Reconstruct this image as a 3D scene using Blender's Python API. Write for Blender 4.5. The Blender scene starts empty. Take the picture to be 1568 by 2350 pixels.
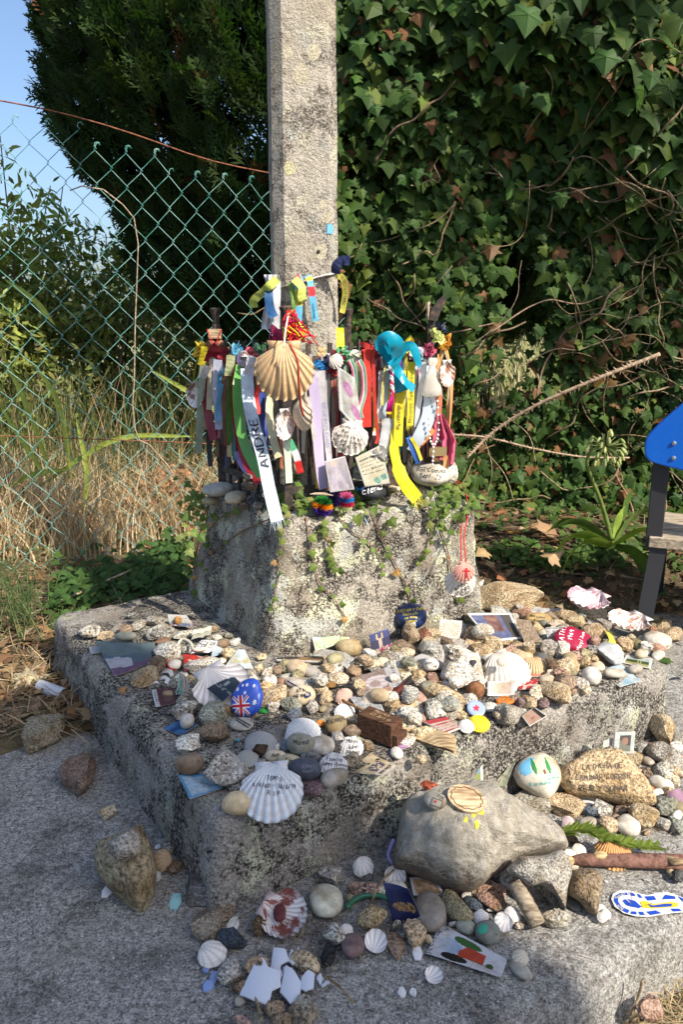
import bpy, bmesh, math, random
import numpy as np
from mathutils import Vector, Matrix, noise
from mathutils.bvhtree import BVHTree
from math import radians, sin, cos, pi, sqrt, atan2, tan

# ------------------------------------------------------------------ camera, sky, sun, exposure
SC = bpy.context.scene
COL = SC.collection
FPX, CXP, CYP, HCAM, PITCH = 1765.0, 784.0, 1174.5, 1.0, radians(14.0)
cam_d = bpy.data.cameras.new('camera'); cam = bpy.data.objects.new('camera', cam_d); COL.objects.link(cam)
cam_d.sensor_fit = 'VERTICAL'; cam_d.sensor_height = 36.0; cam_d.lens = FPX / 2349.0 * 36.0
cam_d.clip_start = 0.05; cam_d.clip_end = 2000
cam.location = (0, 0, HCAM); cam.rotation_euler = (pi / 2 - PITCH, 0, 0)
SC.camera = cam
SUN_AZ = Vector((0.72, -0.69, 0)).normalized(); SUN_EL = radians(41)
w = bpy.data.worlds.new('World'); SC.world = w; w.use_nodes = True
nt = w.node_tree; bg = nt.nodes['Background']
sky = nt.nodes.new('ShaderNodeTexSky'); sky.sky_type = 'NISHITA'; sky.sun_disc = False
sky.sun_elevation = SUN_EL; sky.sun_rotation = atan2(SUN_AZ.x, SUN_AZ.y)
sky.altitude = 0; sky.air_density = 1.0; sky.dust_density = 3.0; sky.ozone_density = 4.0
nt.links.new(sky.outputs[0], bg.inputs[0]); bg.inputs[1].default_value = 0.15
sd = bpy.data.lights.new('sun', 'SUN'); sun = bpy.data.objects.new('sun', sd); COL.objects.link(sun)
sd.energy = 4.9; sd.angle = radians(0.53); sd.color = (1.0, 0.91, 0.78)
LDIR = Vector((SUN_AZ.x * cos(SUN_EL), SUN_AZ.y * cos(SUN_EL), sin(SUN_EL)))
sun.rotation_euler = LDIR.to_track_quat('Z', 'Y').to_euler()
SC.view_settings.view_transform = 'Standard'; SC.view_settings.look = 'None'
SC.view_settings.gamma = 1.0; SC.view_settings.exposure = 0.55
SC.cycles.max_bounces = 6; SC.cycles.transparent_max_bounces = 8
SC.cycles.use_denoising = True

# ------------------------------------------------------------------ helpers
RNG = random.Random(7)
CAM = Vector((0, 0, HCAM))
def ray(px, py):
	xc = (px - CXP) / FPX; yc = -(py - CYP) / FPX
	return Vector((xc, cos(PITCH) + yc * sin(PITCH), -sin(PITCH) + yc * cos(PITCH)))
def at(px, py, z=0.0):
	d = ray(px, py); return CAM + d * ((z - HCAM) / d.z)
def aty(px, py, y):
	d = ray(px, py); return CAM + d * (y / d.y)
def atplane(px, py, p0, n):
	d = ray(px, py); return CAM + d * ((p0 - CAM).dot(n) / d.dot(n))
def depth(p):
	return (p.y) * cos(PITCH) - (p.z - HCAM) * sin(PITCH)
def project(p):
	zc = depth(p); q = p - CAM
	return (CXP + FPX * q.x / zc, CYP - FPX * (q.y * sin(PITCH) + q.z * cos(PITCH)) / zc)
def fbm(v, o=3):
	return noise.fractal(v, 1.0, 2.0, o)

def link(o, parent=None):
	COL.objects.link(o)
	if parent is not None: o.parent = parent
	return o
def mesh(name, verts, faces, mat=None, parent=None, smooth=False, color=None):
	me = bpy.data.meshes.new(name); me.from_pydata([tuple(v) for v in verts], [], faces); me.update()
	if smooth: me.polygons.foreach_set('use_smooth', [True] * len(me.polygons))
	if mat: me.materials.append(mat)
	o = bpy.data.objects.new(name, me)
	if color is not None: o.color = (*color, 1)
	return link(o, parent)
def npmesh(name, V, Fc, mat, parent=None, cols=None, smooth=False):
	"""V (n,3) array, Fc (m,k) array of equal-sized faces, cols (n,3) point colours"""
	V = np.asarray(V, np.float32); Fc = np.asarray(Fc, np.int32); k = Fc.shape[1]
	me = bpy.data.meshes.new(name)
	me.vertices.add(len(V)); me.vertices.foreach_set('co', V.ravel())
	me.loops.add(Fc.size); me.loops.foreach_set('vertex_index', Fc.ravel())
	me.polygons.add(len(Fc)); me.polygons.foreach_set('loop_start', np.arange(0, Fc.size, k, dtype=np.int32))
	me.update(calc_edges=True)
	if smooth: me.polygons.foreach_set('use_smooth', np.ones(len(Fc), bool))
	if cols is not None:
		a = me.color_attributes.new('Col', 'FLOAT_COLOR', 'POINT')
		c = np.ones((len(V), 4), np.float32); c[:, :3] = cols
		a.data.foreach_set('color', c.ravel())
	me.materials.append(mat); me.validate()
	return link(bpy.data.objects.new(name, me), parent)
def tag(o, label, cat, group=None, kind=None):
	if label: o['label'] = label
	if cat: o['category'] = cat
	if group: o['group'] = group
	if kind: o['kind'] = kind
	return o
def struct(o): o['kind'] = 'structure'; return o
def stuff(o): o['kind'] = 'stuff'; return o
def empty(name, loc, label=None, cat=None, group=None):
	o = bpy.data.objects.new(name, None); o.location = loc; o.empty_display_size = 0.05
	link(o); tag(o, label, cat, group); return o
def sub(o, parent):          # parent keeping world position (parent has only a location)
	o.parent = parent; o.location = o.location - parent.location; return o

def tube_geo(pts, r, n=5, closed=False):
	"""tube round a polyline; r a number or list"""
	pts = [Vector(p) for p in pts]; V = []; Fc = []
	up = Vector((0.13, 0.2, 1)).normalized()
	for i, p in enumerate(pts):
		a = pts[max(0, i - 1)]; b = pts[min(len(pts) - 1, i + 1)]
		t = (b - a)
		t = t.normalized() if t.length > 1e-9 else Vector((0, 0, 1))
		s = t.cross(up)
		if s.length < 1e-3: s = t.cross(Vector((1, 0, 0)))
		s.normalize(); u = s.cross(t)
		rr = r[i] if isinstance(r, (list, tuple)) else r
		for k in range(n):
			an = 2 * pi * k / n; V.append(p + (s * cos(an) + u * sin(an)) * rr)
	for i in range(len(pts) - 1):
		for k in range(n):
			Fc.append((i * n + k, i * n + (k + 1) % n, (i + 1) * n + (k + 1) % n, (i + 1) * n + k))
	Fc.append(tuple(range(n - 1, -1, -1))); m = (len(pts) - 1) * n; Fc.append(tuple(range(m, m + n)))
	return V, Fc
def tube(name, pts, r, mat, parent=None, n=5, color=None, origin=True):
	"""mesh tube; its origin is the first point unless it has a parent"""
	pts = [Vector(p) for p in pts]; o0 = pts[0].copy()
	base = parent.location if parent is not None else o0
	V, Fc = tube_geo([p - base for p in pts], r, n)
	o = mesh(name, V, Fc, mat, parent, True, color)
	if parent is None: o.location = o0
	return o
def merge(parts):
	V = []; Fc = []
	for v, f in parts:
		k = len(V); V += list(v); Fc += [tuple(i + k for i in q) for q in f]
	return V, Fc
def spline(pts, n):
	"""Catmull-Rom through pts, n samples"""
	P = [Vector(p) for p in pts]; P = [P[0] * 2 - P[1]] + P + [P[-1] * 2 - P[-2]]; m = len(P) - 3; out = []
	for i in range(n):
		t = i / (n - 1) * m; k = min(int(t), m - 1); u = t - k
		a, b, c, d = P[k:k + 4]
		out.append(0.5 * ((2 * b) + (c - a) * u + (2 * a - 5 * b + 4 * c - d) * u * u + (3 * b - a - 3 * c + d) * u ** 3))
	return out
def box_geo(c, s, M=None):
	V = [Vector(((i & 1) * 2 - 1, ((i >> 1) & 1) * 2 - 1, ((i >> 2) & 1) * 2 - 1)) for i in range(8)]
	V = [Vector((v.x * s[0] / 2, v.y * s[1] / 2, v.z * s[2] / 2)) for v in V]
	if M is not None: V = [M @ v for v in V]
	V = [v + Vector(c) for v in V]
	return V, [(0, 2, 3, 1), (4, 5, 7, 6), (0, 1, 5, 4), (2, 6, 7, 3), (0, 4, 6, 2), (1, 3, 7, 5)]
def bevelled(o, width, seg=2):
	bm = bmesh.new(); bm.from_mesh(o.data)
	bmesh.ops.bevel(bm, geom=bm.edges[:], offset=width, segments=seg, profile=0.5, affect='EDGES')
	bm.to_mesh(o.data); bm.free(); return o

# ------------------------------------------------------------------ materials
class NT:
	def __init__(s, name, rough=0.8, spec=0.3):
		s.m = bpy.data.materials.new(name); s.m.use_nodes = True; s.t = s.m.node_tree
		s.b = s.t.nodes['Principled BSDF']; s.set('Roughness', rough); s.set('Specular IOR Level', spec)
	def set(s, k, v): s.b.inputs[k].default_value = v
	def n(s, t, **kw):
		x = s.t.nodes.new('ShaderNode' + t)
		for k, v in kw.items():
			if k.startswith('i_'):
				kk = k[2:]; x.inputs[int(kk) if kk.isdigit() else kk.replace('_', ' ')].default_value = v
			else: setattr(x, k, v)
		return x
	def l(s, a, b): s.t.links.new(a, b)
	def coord(s, rand=True):
		tc = s.n('TexCoord')
		if not rand: return tc.outputs['Object']
		oi = s.n('ObjectInfo'); m = s.n('VectorMath', operation='MULTIPLY_ADD'); s.l(oi.outputs['Random'], m.inputs[0])
		m.inputs[1].default_value = (17.0, 31.0, 23.0); s.l(tc.outputs['Object'], m.inputs[2]); return m.outputs[0]
	def noise(s, v, scale, detail=4, rough=0.6, dist=0.0):
		x = s.n('TexNoise', i_Scale=scale, i_Detail=detail, i_Roughness=rough, i_Distortion=dist); s.l(v, x.inputs['Vector']); return x.outputs['Fac']
	def vor(s, v, scale, feature='F1', out='Distance'):
		x = s.n('TexVoronoi', feature=feature, i_Scale=scale); s.l(v, x.inputs['Vector']); return x.outputs[out]
	def ramp(s, f, stops, interp='LINEAR'):
		r = s.n('ValToRGB'); r.color_ramp.interpolation = interp; e = r.color_ramp.elements
		while len(e) < len(stops): e.new(0.5)
		for q, (p, c) in zip(e, stops):
			q.position = p; q.color = (c, c, c, 1) if isinstance(c, (int, float)) else (*c, 1)
		s.l(f, r.inputs[0]); return r.outputs[0]
	def mix(s, a, b, f, mode='MIX'):
		x = s.n('Mix', data_type='RGBA', blend_type=mode)
		for i, v in ((6, a), (7, b)):
			if isinstance(v, (tuple, list)): x.inputs[i].default_value = (*v, 1)
			else: s.l(v, x.inputs[i])
		if isinstance(f, (int, float)): x.inputs[0].default_value = f
		else: s.l(f, x.inputs[0])
		return x.outputs[2]
	def math(s, op, a, b):
		x = s.n('Math', operation=op)
		for i, v in ((0, a), (1, b)):
			if isinstance(v, (int, float)): x.inputs[i].default_value = v
			else: s.l(v, x.inputs[i])
		return x.outputs[0]
	def bump(s, h, strength, dist=0.01):
		x = s.n('Bump', i_Strength=strength, i_Distance=dist); s.l(h, x.inputs['Height']); s.l(x.outputs[0], s.b.inputs['Normal'])
	def col(s, c):
		if isinstance(c, (tuple, list)): s.set('Base Color', (*c, 1))
		else: s.l(c, s.b.inputs['Base Color'])
	def objcol(s): return s.n('ObjectInfo').outputs['Color']
	def attr(s): return s.n('Attribute', attribute_name='Col').outputs['Color']
	def translucent(s, c, f):
		tr = s.n('BsdfTranslucent');
		if isinstance(c, tuple): tr.inputs[0].default_value = (*c, 1)
		else: s.l(c, tr.inputs[0])
		mx = s.n('MixShader', i_0=f); s.l(s.b.outputs[0], mx.inputs[1]); s.l(tr.outputs[0], mx.inputs[2])
		s.l(mx.outputs[0], s.t.nodes['Material Output'].inputs[0])
MT = {}
def plain(name, c, rough=0.7, spec=0.3, metal=0.0):
	k = NT(name, rough, spec); k.col(c); k.set('Metallic', metal); MT[name] = k.m; return k.m

def monument(name, base, dark, lich, lich_amt, dark_amt, warm, gl=0.3, gh=1.8):
	k = NT(name, 0.92, 0.15); v = k.coord(False)
	grain = k.noise(v, 190, 3, 0.7); big = k.noise(v, 9, 5, 0.62); mid = k.noise(v, 38, 5, 0.7)
	c = k.ramp(grain, [(0.30, tuple(x * gl for x in base)), (0.5, base), (0.72, tuple(min(1, x * gh) for x in base))])
	c = k.mix(c, warm, k.ramp(k.noise(v, 5.0, 4, 0.6), [(0.48, 0.0), (0.62, 0.6)]))
	dk = k.ramp(k.math('ADD', big, k.math('MULTIPLY', k.math('SUBTRACT', mid, 0.5), 0.55)), [(dark_amt - 0.04, 1.0), (dark_amt + 0.05, 0.0)])
	dk = k.math('MULTIPLY', dk, k.ramp(grain, [(0.46, 1.0), (0.60, 0.15)]))
	c = k.mix(c, dark, dk)
	w2 = k.n('VectorMath', operation='ADD'); k.l(v, w2.inputs[0]); w2.inputs[1].default_value = (5.3, 2.1, 8.8)
	pl = k.noise(w2.outputs[0], 11, 3, 0.55); pf = k.noise(w2.outputs[0], 150, 3, 0.7)
	lm = k.math('ADD', pl, k.math('MULTIPLY', k.math('SUBTRACT', pf, 0.5), 0.75))
	lf = k.ramp(lm, [(lich_amt, 0.0), (lich_amt + 0.03, 1.0)])
	lc = k.mix(lich, (0.50, 0.50, 0.45), k.ramp(k.noise(v, 14, 2, 0.5), [(0.45, 0.0), (0.58, 1.0)]))
	lc = k.mix(lc, tuple(x * 0.3 for x in lich), k.ramp(k.noise(v, 330, 1, 0.5), [(0.56, 0.0), (0.62, 0.85)]))
	c = k.mix(c, lc, lf)
	k.col(c)
	h = k.math('ADD', k.math('MULTIPLY', grain, 0.5), k.math('ADD', mid, k.math('MULTIPLY', lf, 0.25)))
	k.bump(h, 0.9, 0.012); MT[name] = k.m
monument('slab_stone', (0.31, 0.285, 0.25), (0.03, 0.027, 0.023), (0.50, 0.50, 0.36), 0.605, 0.505, (0.20, 0.165, 0.125))
monument('block_stone', (0.36, 0.325, 0.27), (0.04, 0.035, 0.03), (0.66, 0.65, 0.46), 0.545, 0.50, (0.24, 0.19, 0.13))
monument('shaft_stone', (0.45, 0.41, 0.34), (0.12, 0.105, 0.088), (0.60, 0.56, 0.43), 0.575, 0.44, (0.36, 0.31, 0.23), 0.6, 1.35)

k = NT('asphalt', 0.95, 0.1); v = k.coord(False)
fine = k.noise(v, 260, 4, 0.8); lo = k.noise(v, 3.5, 5, 0.65); mid = k.noise(v, 90, 3, 0.7); gr = k.noise(v, 170, 2, 0.5)
c = k.ramp(fine, [(0.34, (0.075, 0.075, 0.073)), (0.47, (0.37, 0.36, 0.335)), (0.56, (0.60, 0.585, 0.545)), (0.66, (0.86, 0.845, 0.80))])
c = k.mix(c, k.mix(c, (0.5, 0.49, 0.48), 1.0, 'MULTIPLY'), k.ramp(mid, [(0.38, 1.0), (0.58, 0.0)]))
c = k.mix(c, (0.52, 0.50, 0.46), k.ramp(gr, [(0.665, 0.0), (0.70, 0.8)]))
c = k.mix(c, (0.34, 0.29, 0.22), k.math('MULTIPLY', k.ramp(lo, [(0.46, 0.0), (0.70, 0.5)]), k.ramp(fine, [(0.4, 0.2), (0.6, 1.0)])))
c = k.mix(c, k.mix(c, (0.42, 0.41, 0.40), 1.0, 'MULTIPLY'), k.ramp(k.noise(v, 8, 5, 0.65), [(0.34, 0.8), (0.5, 0.0)]))
k.col(c); k.bump(k.math('ADD', fine, k.math('MULTIPLY', mid, 0.7)), 0.9, 0.006); MT['asphalt'] = k.m

k = NT('soil', 0.97, 0.08); v = k.coord(False)
c = k.ramp(k.noise(v, 60, 6, 0.75), [(0.32, (0.03, 0.022, 0.015)), (0.5, (0.095, 0.07, 0.045)), (0.68, (0.20, 0.15, 0.095))])
c = k.mix(c, (0.21, 0.165, 0.085), k.ramp(k.noise(v, 2.2, 4, 0.6), [(0.45, 0.0), (0.65, 0.7)]))
k.col(c); k.bump(k.noise(v, 90, 4, 0.7), 1.0, 0.015); MT['soil'] = k.m

def granite(name, lo, hi, scale, speck, rough=0.9, bump=0.8):
	k = NT(name, rough, 0.2); v0 = k.coord(); oc = k.objcol(); vs = k.n('VectorMath', operation='SCALE'); k.l(v0, vs.inputs[0]); k.l(k.ramp(k.n('ObjectInfo').outputs['Random'], [(0.0, 0.55), (1.0, 1.25)]), vs.inputs['Scale']); v = vs.outputs[0]
	gr = k.noise(v, scale, 2, 0.65); b = k.noise(v, 22, 4, 0.6)
	c = k.mix(oc, k.ramp(gr, [(0.30, lo), (0.5, 0.62), (0.70, hi)]), 1.0, 'MULTIPLY')
	c = k.mix(c, (1.45, 1.4, 1.3), 1.0, 'MULTIPLY')
	c = k.mix(c, (0.035, 0.033, 0.03), k.ramp(k.noise(v, scale * 1.35, 1, 0.5), [(speck, 0.0), (speck + 0.05, 0.8)]))
	c = k.mix(c, k.mix(c, (0.55, 0.45, 0.33), 1.0, 'MULTIPLY'), k.ramp(b, [(0.45, 0.0), (0.66, 0.85)]))
	k.col(c); k.bump(k.math('ADD', gr, k.math('MULTIPLY', b, 1.4)), bump, 0.008); MT[name] = k.m
granite('granite', 0.18, 1.05, 210, 0.66)
granite('granite_speckled', 0.22, 1.1, 170, 0.585)
granite('pebble', 0.5, 0.76, 90, 0.75, 0.55, 0.12)

k = NT('shell', 0.5, 0.4); v = k.coord(); oc = k.objcol(); at_ = k.n('Attribute', attribute_name='Col').outputs['Color']
sx = k.n('SeparateColor'); k.l(at_, sx.inputs[0])   # R radial, G rib height, B across
wv = k.n('TexWave', wave_type='BANDS', i_Scale=1.0, i_Distortion=0.0); cb = k.n('CombineXYZ'); k.l(sx.outputs[0], cb.inputs[0]); k.l(cb.outputs[0], wv.inputs['Vector']); wv.inputs['Scale'].default_value = 2.3
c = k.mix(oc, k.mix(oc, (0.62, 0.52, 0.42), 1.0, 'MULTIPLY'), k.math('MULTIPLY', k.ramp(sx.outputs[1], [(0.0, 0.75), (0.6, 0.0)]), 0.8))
c = k.mix(c, k.mix(oc, (0.72, 0.58, 0.45), 1.0, 'MULTIPLY'), k.math('MULTIPLY', wv.outputs['Fac'], k.ramp(k.noise(v, 40, 3, 0.6), [(0.4, 0.0), (0.65, 0.6)])))
c = k.mix(c, (0.16, 0.115, 0.08), k.ramp(k.noise(v, 70, 4, 0.75), [(0.57, 0.0), (0.70, 0.65)]))
k.col(c); k.bump(k.noise(v, 120, 2, 0.5), 0.25, 0.003); MT['shell'] = k.m
k = NT('shell_inside', 0.35, 0.5); v = k.coord(); oc = k.objcol(); at_ = k.n('Attribute', attribute_name='Col').outputs['Color']
sx = k.n('SeparateColor'); k.l(at_, sx.inputs[0])
cb = k.n('CombineXYZ'); k.l(k.math('MULTIPLY', sx.outputs[0], 1.3), cb.inputs[0]); k.l(k.math('MULTIPLY', sx.outputs[2], 1.9), cb.inputs[1]); rnd = k.n('ObjectInfo'); k.l(k.math('MULTIPLY', rnd.outputs['Random'], 9.0), cb.inputs[2])
c = k.mix((0.80, 0.77, 0.74), oc, k.ramp(k.noise(cb.outputs[0], 2.2, 3, 0.6), [(0.46, 0.0), (0.56, 1.0)]))
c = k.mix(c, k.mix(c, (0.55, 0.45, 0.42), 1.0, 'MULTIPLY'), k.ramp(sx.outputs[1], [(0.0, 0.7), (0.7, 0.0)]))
k.col(c); MT['shell_inside'] = k.m

k = NT('print', 0.42, 0.3); v = k.coord(); a_ = k.mix(k.attr(), (0.70, 0.69, 0.67), 1.0, 'MULTIPLY'); k.col(k.mix(a_, k.mix(a_, (0.72, 0.66, 0.55), 1.0, 'MULTIPLY'), k.ramp(k.noise(v, 45, 4, 0.7), [(0.48, 0.0), (0.66, 0.8)]))); MT['print'] = k.m
k = NT('card', 0.55, 0.3); k.col(k.objcol()); MT['card'] = k.m
k = NT('ribbon', 0.55, 0.35); v = k.coord(); oc = k.objcol()
c = k.mix(oc, k.mix(oc, (0.78, 0.78, 0.78), 1.0, 'MULTIPLY'), k.ramp(k.noise(v, 60, 3, 0.6), [(0.4, 0.0), (0.7, 1.0)]))
k.col(c); k.set('Sheen Weight', 0.25); k.bump(k.noise(v, 30, 2, 0.5), 0.15, 0.01); k.translucent(c, 0.22); MT['ribbon'] = k.m
k = NT('satin', 0.3, 0.5); oc = k.objcol(); k.col(oc); k.translucent(oc, 0.15); MT['satin'] = k.m
k = NT('ribbon_print', 0.55, 0.35); a_ = k.attr(); k.col(a_); k.translucent(a_, 0.2); MT['ribbon_print'] = k.m
k = NT('ink', 0.6, 0.3); k.col(k.objcol()); MT['ink'] = k.m
k = NT('thread', 0.9, 0.1); k.col(k.objcol()); MT['thread'] = k.m
k = NT('enamel', 0.28, 0.5); k.col(k.objcol()); MT['enamel'] = k.m

k = NT('foliage', 0.62, 0.18); a_ = k.attr(); k.col(a_); k.translucent(k.mix(a_, (1.5, 1.7, 0.6), 1.0, 'MULTIPLY'), 0.28); MT['foliage'] = k.m
k = NT('leaf_big', 0.55, 0.22); oc = k.objcol(); at_ = k.n('Attribute', attribute_name='Col').outputs['Color']; v = k.coord()
c = k.mix(oc, k.mix(oc, (1.9, 1.75, 1.6), 1.0, 'MULTIPLY'), at_)
c = k.mix(c, k.mix(c, (0.6, 0.62, 0.6), 1.0, 'MULTIPLY'), k.ramp(k.noise(v, 40, 3, 0.6), [(0.4, 0.0), (0.65, 0.8)]))
k.col(c); k.translucent(k.mix(c, (1.5, 1.7, 0.6), 1.0, 'MULTIPLY'), 0.25); MT['leaf_big'] = k.m
k = NT('dry', 0.85, 0.15); a_ = k.attr(); k.col(a_); k.translucent(a_, 0.25); MT['dry'] = k.m
k = NT('bark', 0.9, 0.15); v = k.coord(); oc = k.objcol()
k.col(k.mix(oc, k.mix(oc, (0.35, 0.33, 0.3), 1.0, 'MULTIPLY'), k.ramp(k.noise(v, 70, 4, 0.7), [(0.4, 0.0), (0.65, 1.0)]))); k.bump(k.noise(v, 120, 3, 0.6), 0.5, 0.005); MT['bark'] = k.m
k = NT('weathered_wood', 0.85, 0.2); v = k.coord(False); oc = k.objcol(); mp = k.n('Mapping'); k.l(v, mp.inputs[0]); mp.inputs['Scale'].default_value = (6, 60, 60)
g_ = k.noise(mp.outputs[0], 3.0, 4, 0.6)
k.col(k.mix(oc, k.mix(oc, (0.42, 0.38, 0.34), 1.0, 'MULTIPLY'), k.ramp(g_, [(0.4, 0.0), (0.62, 1.0)]))); k.bump(g_, 0.4, 0.004); MT['weathered_wood'] = k.m
k = NT('fence_wire', 0.38, 0.5); v = k.coord(False); k.col(k.mix((0.07, 0.28, 0.24), (0.25, 0.48, 0.43), k.ramp(k.noise(v, 25, 2, 0.5), [(0.4, 0.0), (0.6, 1.0)]))); MT['fence_wire'] = k.m
k = NT('rust', 0.85, 0.25); v = k.coord(); k.col(k.ramp(k.noise(v, 60, 4, 0.7), [(0.35, (0.10, 0.035, 0.02)), (0.6, (0.30, 0.12, 0.07))])); MT['rust'] = k.m
k = NT('iron', 0.7, 0.4); v = k.coord(); k.col(k.ramp(k.noise(v, 50, 4, 0.7), [(0.38, (0.025, 0.022, 0.02)), (0.55, (0.06, 0.045, 0.036)), (0.7, (0.17, 0.09, 0.055))])); MT['iron'] = k.m
k = NT('bench_blue', 0.36, 0.5); v = k.coord(False); k.col(k.mix((0.004, 0.125, 0.60), (0.02, 0.19, 0.70), k.ramp(k.noise(v, 14, 5, 0.7), [(0.5, 0.0), (0.75, 0.5)]))); k.bump(k.noise(v, 160, 2, 0.5), 0.06, 0.002); MT['bench_blue'] = k.m
plain('bench_iron', (0.035, 0.036, 0.04), 0.5, 0.4)
plain('galvanised', (0.35, 0.40, 0.46), 0.35, 0.5, 0.7)
k = NT('plaster', 0.9, 0.2); v = k.coord(False); k.col(k.ramp(k.noise(v, 2, 5, 0.6), [(0.3, (0.30, 0.28, 0.25)), (0.7, (0.42, 0.40, 0.36))])); MT['plaster'] = k.m
plain('roof_tile', (0.30, 0.11, 0.06), 0.85); plain('window_glass', (0.02, 0.025, 0.03), 0.08, 0.6); plain('painted_wood', (0.08, 0.12, 0.09), 0.5)
k = NT('lichen', 0.95, 0.1); v = k.coord(False); g_ = k.noise(v, 260, 3, 0.7); k.col(k.mix(k.objcol(), (0.24, 0.21, 0.16), k.ramp(g_, [(0.44, 0.75), (0.6, 0.0)]))); k.bump(g_, 0.8, 0.004); MT['lichen'] = k.m

# ------------------------------------------------------------------ setting: ground, path, monument
E2 = Vector((0.857, 0.515, 0)); E1 = Vector((-0.515, 0.857, 0))     # directions of the slab's front and left edges
NC = Vector((-0.22, 1.115, 0))                                       # its near corner on the ground
SLAB_Z = 0.17; BLOCK_Z = 0.522
def slab_xy(a, b, z=0): p = NC + E2 * a + E1 * b; return Vector((p.x, p.y, z))

def terrain_z(x, y):
	n = fbm(Vector((x * 2.1, y * 2.1, 3.3))) * 0.035
	p = Vector((x, y, 0)) - NC; a = p.dot(E2); b = p.dot(E1)
	edge = 0.62 + 0.10 * fbm(Vector((a * 3, 1.7, 0)))                # soil covers the paving past this line
	s = min(1, max(0, (b - edge) / 0.14)); s = s * s * (3 - 2 * s)
	z = -0.05 + 0.065 * s + n * s
	if x > -0.1: z += 0.16 * min(1, max(0, (y - 2.25) / 0.8)) * min(1, (x + 0.1) / 0.5)
	if x < -0.3: z += 0.07 * min(1, max(0, (y - 2.6) / 1.2))
	return z
def grid(name, x0, x1, y0, y1, nx, ny, fz, mat):
	xs = np.linspace(x0, x1, nx); ys = np.linspace(y0, y1, ny)
	V = [(x, y, fz(x, y)) for y in ys for x in xs]
	Fc = [(j * nx + i, j * nx + i + 1, (j + 1) * nx + i + 1, (j + 1) * nx + i) for j in range(ny - 1) for i in range(nx - 1)]
	return struct(mesh(name, V, Fc, mat, None, True))
S_ = 900
g0 = struct(mesh('ground', [(-S_, -S_, -0.12), (S_, -S_, -0.12), (S_, S_, -0.12), (-S_, S_, -0.12)], [(0, 1, 2, 3)], MT['soil']))
grid('soil_bank', -5.0, 5.0, 1.25, 9.0, 150, 120, terrain_z, MT['soil'])
EB = -0.42
prof = [(3.0, -0.004), (1.6, -0.002), (1.0, 0.0)] + [(0.9 - 0.05 * i, 0.0) for i in range(25)] + [(EB + 0.03, -0.002), (EB + 0.012, -0.007), (EB - 0.0, -0.018), (EB - 0.008, -0.04), (EB - 0.014, -0.08), (EB - 0.02, -0.14)]
V = []; na = 90
for (b, z) in prof:
	for i in range(na):
		a = -3.2 + 5.2 * i / (na - 1)
		zz = z + (0.006 * fbm(Vector((a * 4, b * 4, 0.5))) if b > EB - 0.04 else 0)
		bb = b + (0.016 * fbm(Vector((a * 5, 7.1, z * 9))) if z < -0.001 else 0)
		V.append(slab_xy(a, bb, zz))
Fc = [(j * na + i + 1, j * na + i, (j + 1) * na + i, (j + 1) * na + i + 1) for j in range(len(prof) - 1) for i in range(na - 1)]
struct(mesh('pavement', V, Fc, MT['asphalt'], None, True))

cross = empty('wayside_cross', (-0.1, 2.1, 0), 'old lichen-covered granite wayside cross on a stone plinth and broad slab', 'stone cross')
def stone_block(name, bot, top, z0, z1, rad, amp, mat, nx=44, nz=14, seed=0.0, dome=0.0):
	"""rounded, worn quadrilateral block; bot/top are 4 xy corners (front, right, back, left)"""
	V = []; Fc = []
	def corner(q, u, v): return q[0] * (1 - u) * (1 - v) + q[1] * u * (1 - v) + q[2] * u * v + q[3] * (1 - u) * v
	bot = [Vector((*p, 0)) for p in bot]; top = [Vector((*p, 0)) for p in top]
	bm = bmesh.new(); bmesh.ops.create_cube(bm, size=2.0)
	bmesh.ops.subdivide_edges(bm, edges=bm.edges[:], cuts=nx, use_grid_fill=True)
	sx = ((bot[1] - bot[0]).length + (bot[2] - bot[3]).length) / 2; sy = ((bot[3] - bot[0]).length + (bot[2] - bot[1]).length) / 2; sz = z1 - z0
	for v in bm.verts:
		p = Vector((v.co.x * sx / 2, v.co.y * sy / 2, v.co.z * sz / 2))
		lim = Vector((sx / 2 - rad, sy / 2 - rad, sz / 2 - rad * 0.8))
		c = Vector([max(-lim[i], min(lim[i], p[i])) for i in range(3)]); d = p - c
		if d.length > 1e-6: p = c + d.normalized() * min(d.length, rad)
		u = p.x / sx + 0.5; w_ = p.y / sy + 0.5; t = p.z / sz + 0.5
		q = corner(bot, u, w_) * (1 - t) + corner(top, u, w_) * t; q.z = z0 + t * sz
		nrm = d.normalized() if d.length > 1e-6 else v.co.normalized()
		wn = fbm(q * 5.0 + Vector((seed, 0, 0)), 4) * amp + fbm(q * 16.0 + Vector((seed, 9, 0)), 3) * amp * 0.4
		if dome and t > 0.9:
			e_ = min(u, 1 - u, w_, 1 - w_); k_ = min(1, max(0, (e_ - 0.05) / 0.22)); q.z += dome * k_ * k_ * (3 - 2 * k_)
		v.co = q + nrm * wn - cross.location
	me = bpy.data.meshes.new(name); bm.to_mesh(me); bm.free()
	me.polygons.foreach_set('use_smooth', [True] * len(me.polygons)); me.materials.append(mat)
	return link(bpy.data.objects.new(name, me), cross)
SLW, SLD = 1.245, 1.19
slab = stone_block('base_slab', [slab_xy(0, 0).xy, slab_xy(SLW, 0).xy, slab_xy(SLW, SLD).xy, slab_xy(-.055, SLD).xy],
				   [slab_xy(0.02, 0.02).xy, slab_xy(SLW - .01, 0.015).xy, slab_xy(SLW, SLD).xy, slab_xy(-0.03, SLD - .01).xy], -0.06, SLAB_Z, 0.045, 0.013, MT['slab_stone'], 60, seed=1.0)
slab['label'] = 'broad lichened granite slab under the plinth'
BB = [(-0.19, 1.785), (0.43, 2.06), (0.10, 2.62), (-0.51, 2.33)]
BT = [(-0.145, 1.835), (0.365, 2.035), (0.11, 2.45), (-0.40, 2.27)]
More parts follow.
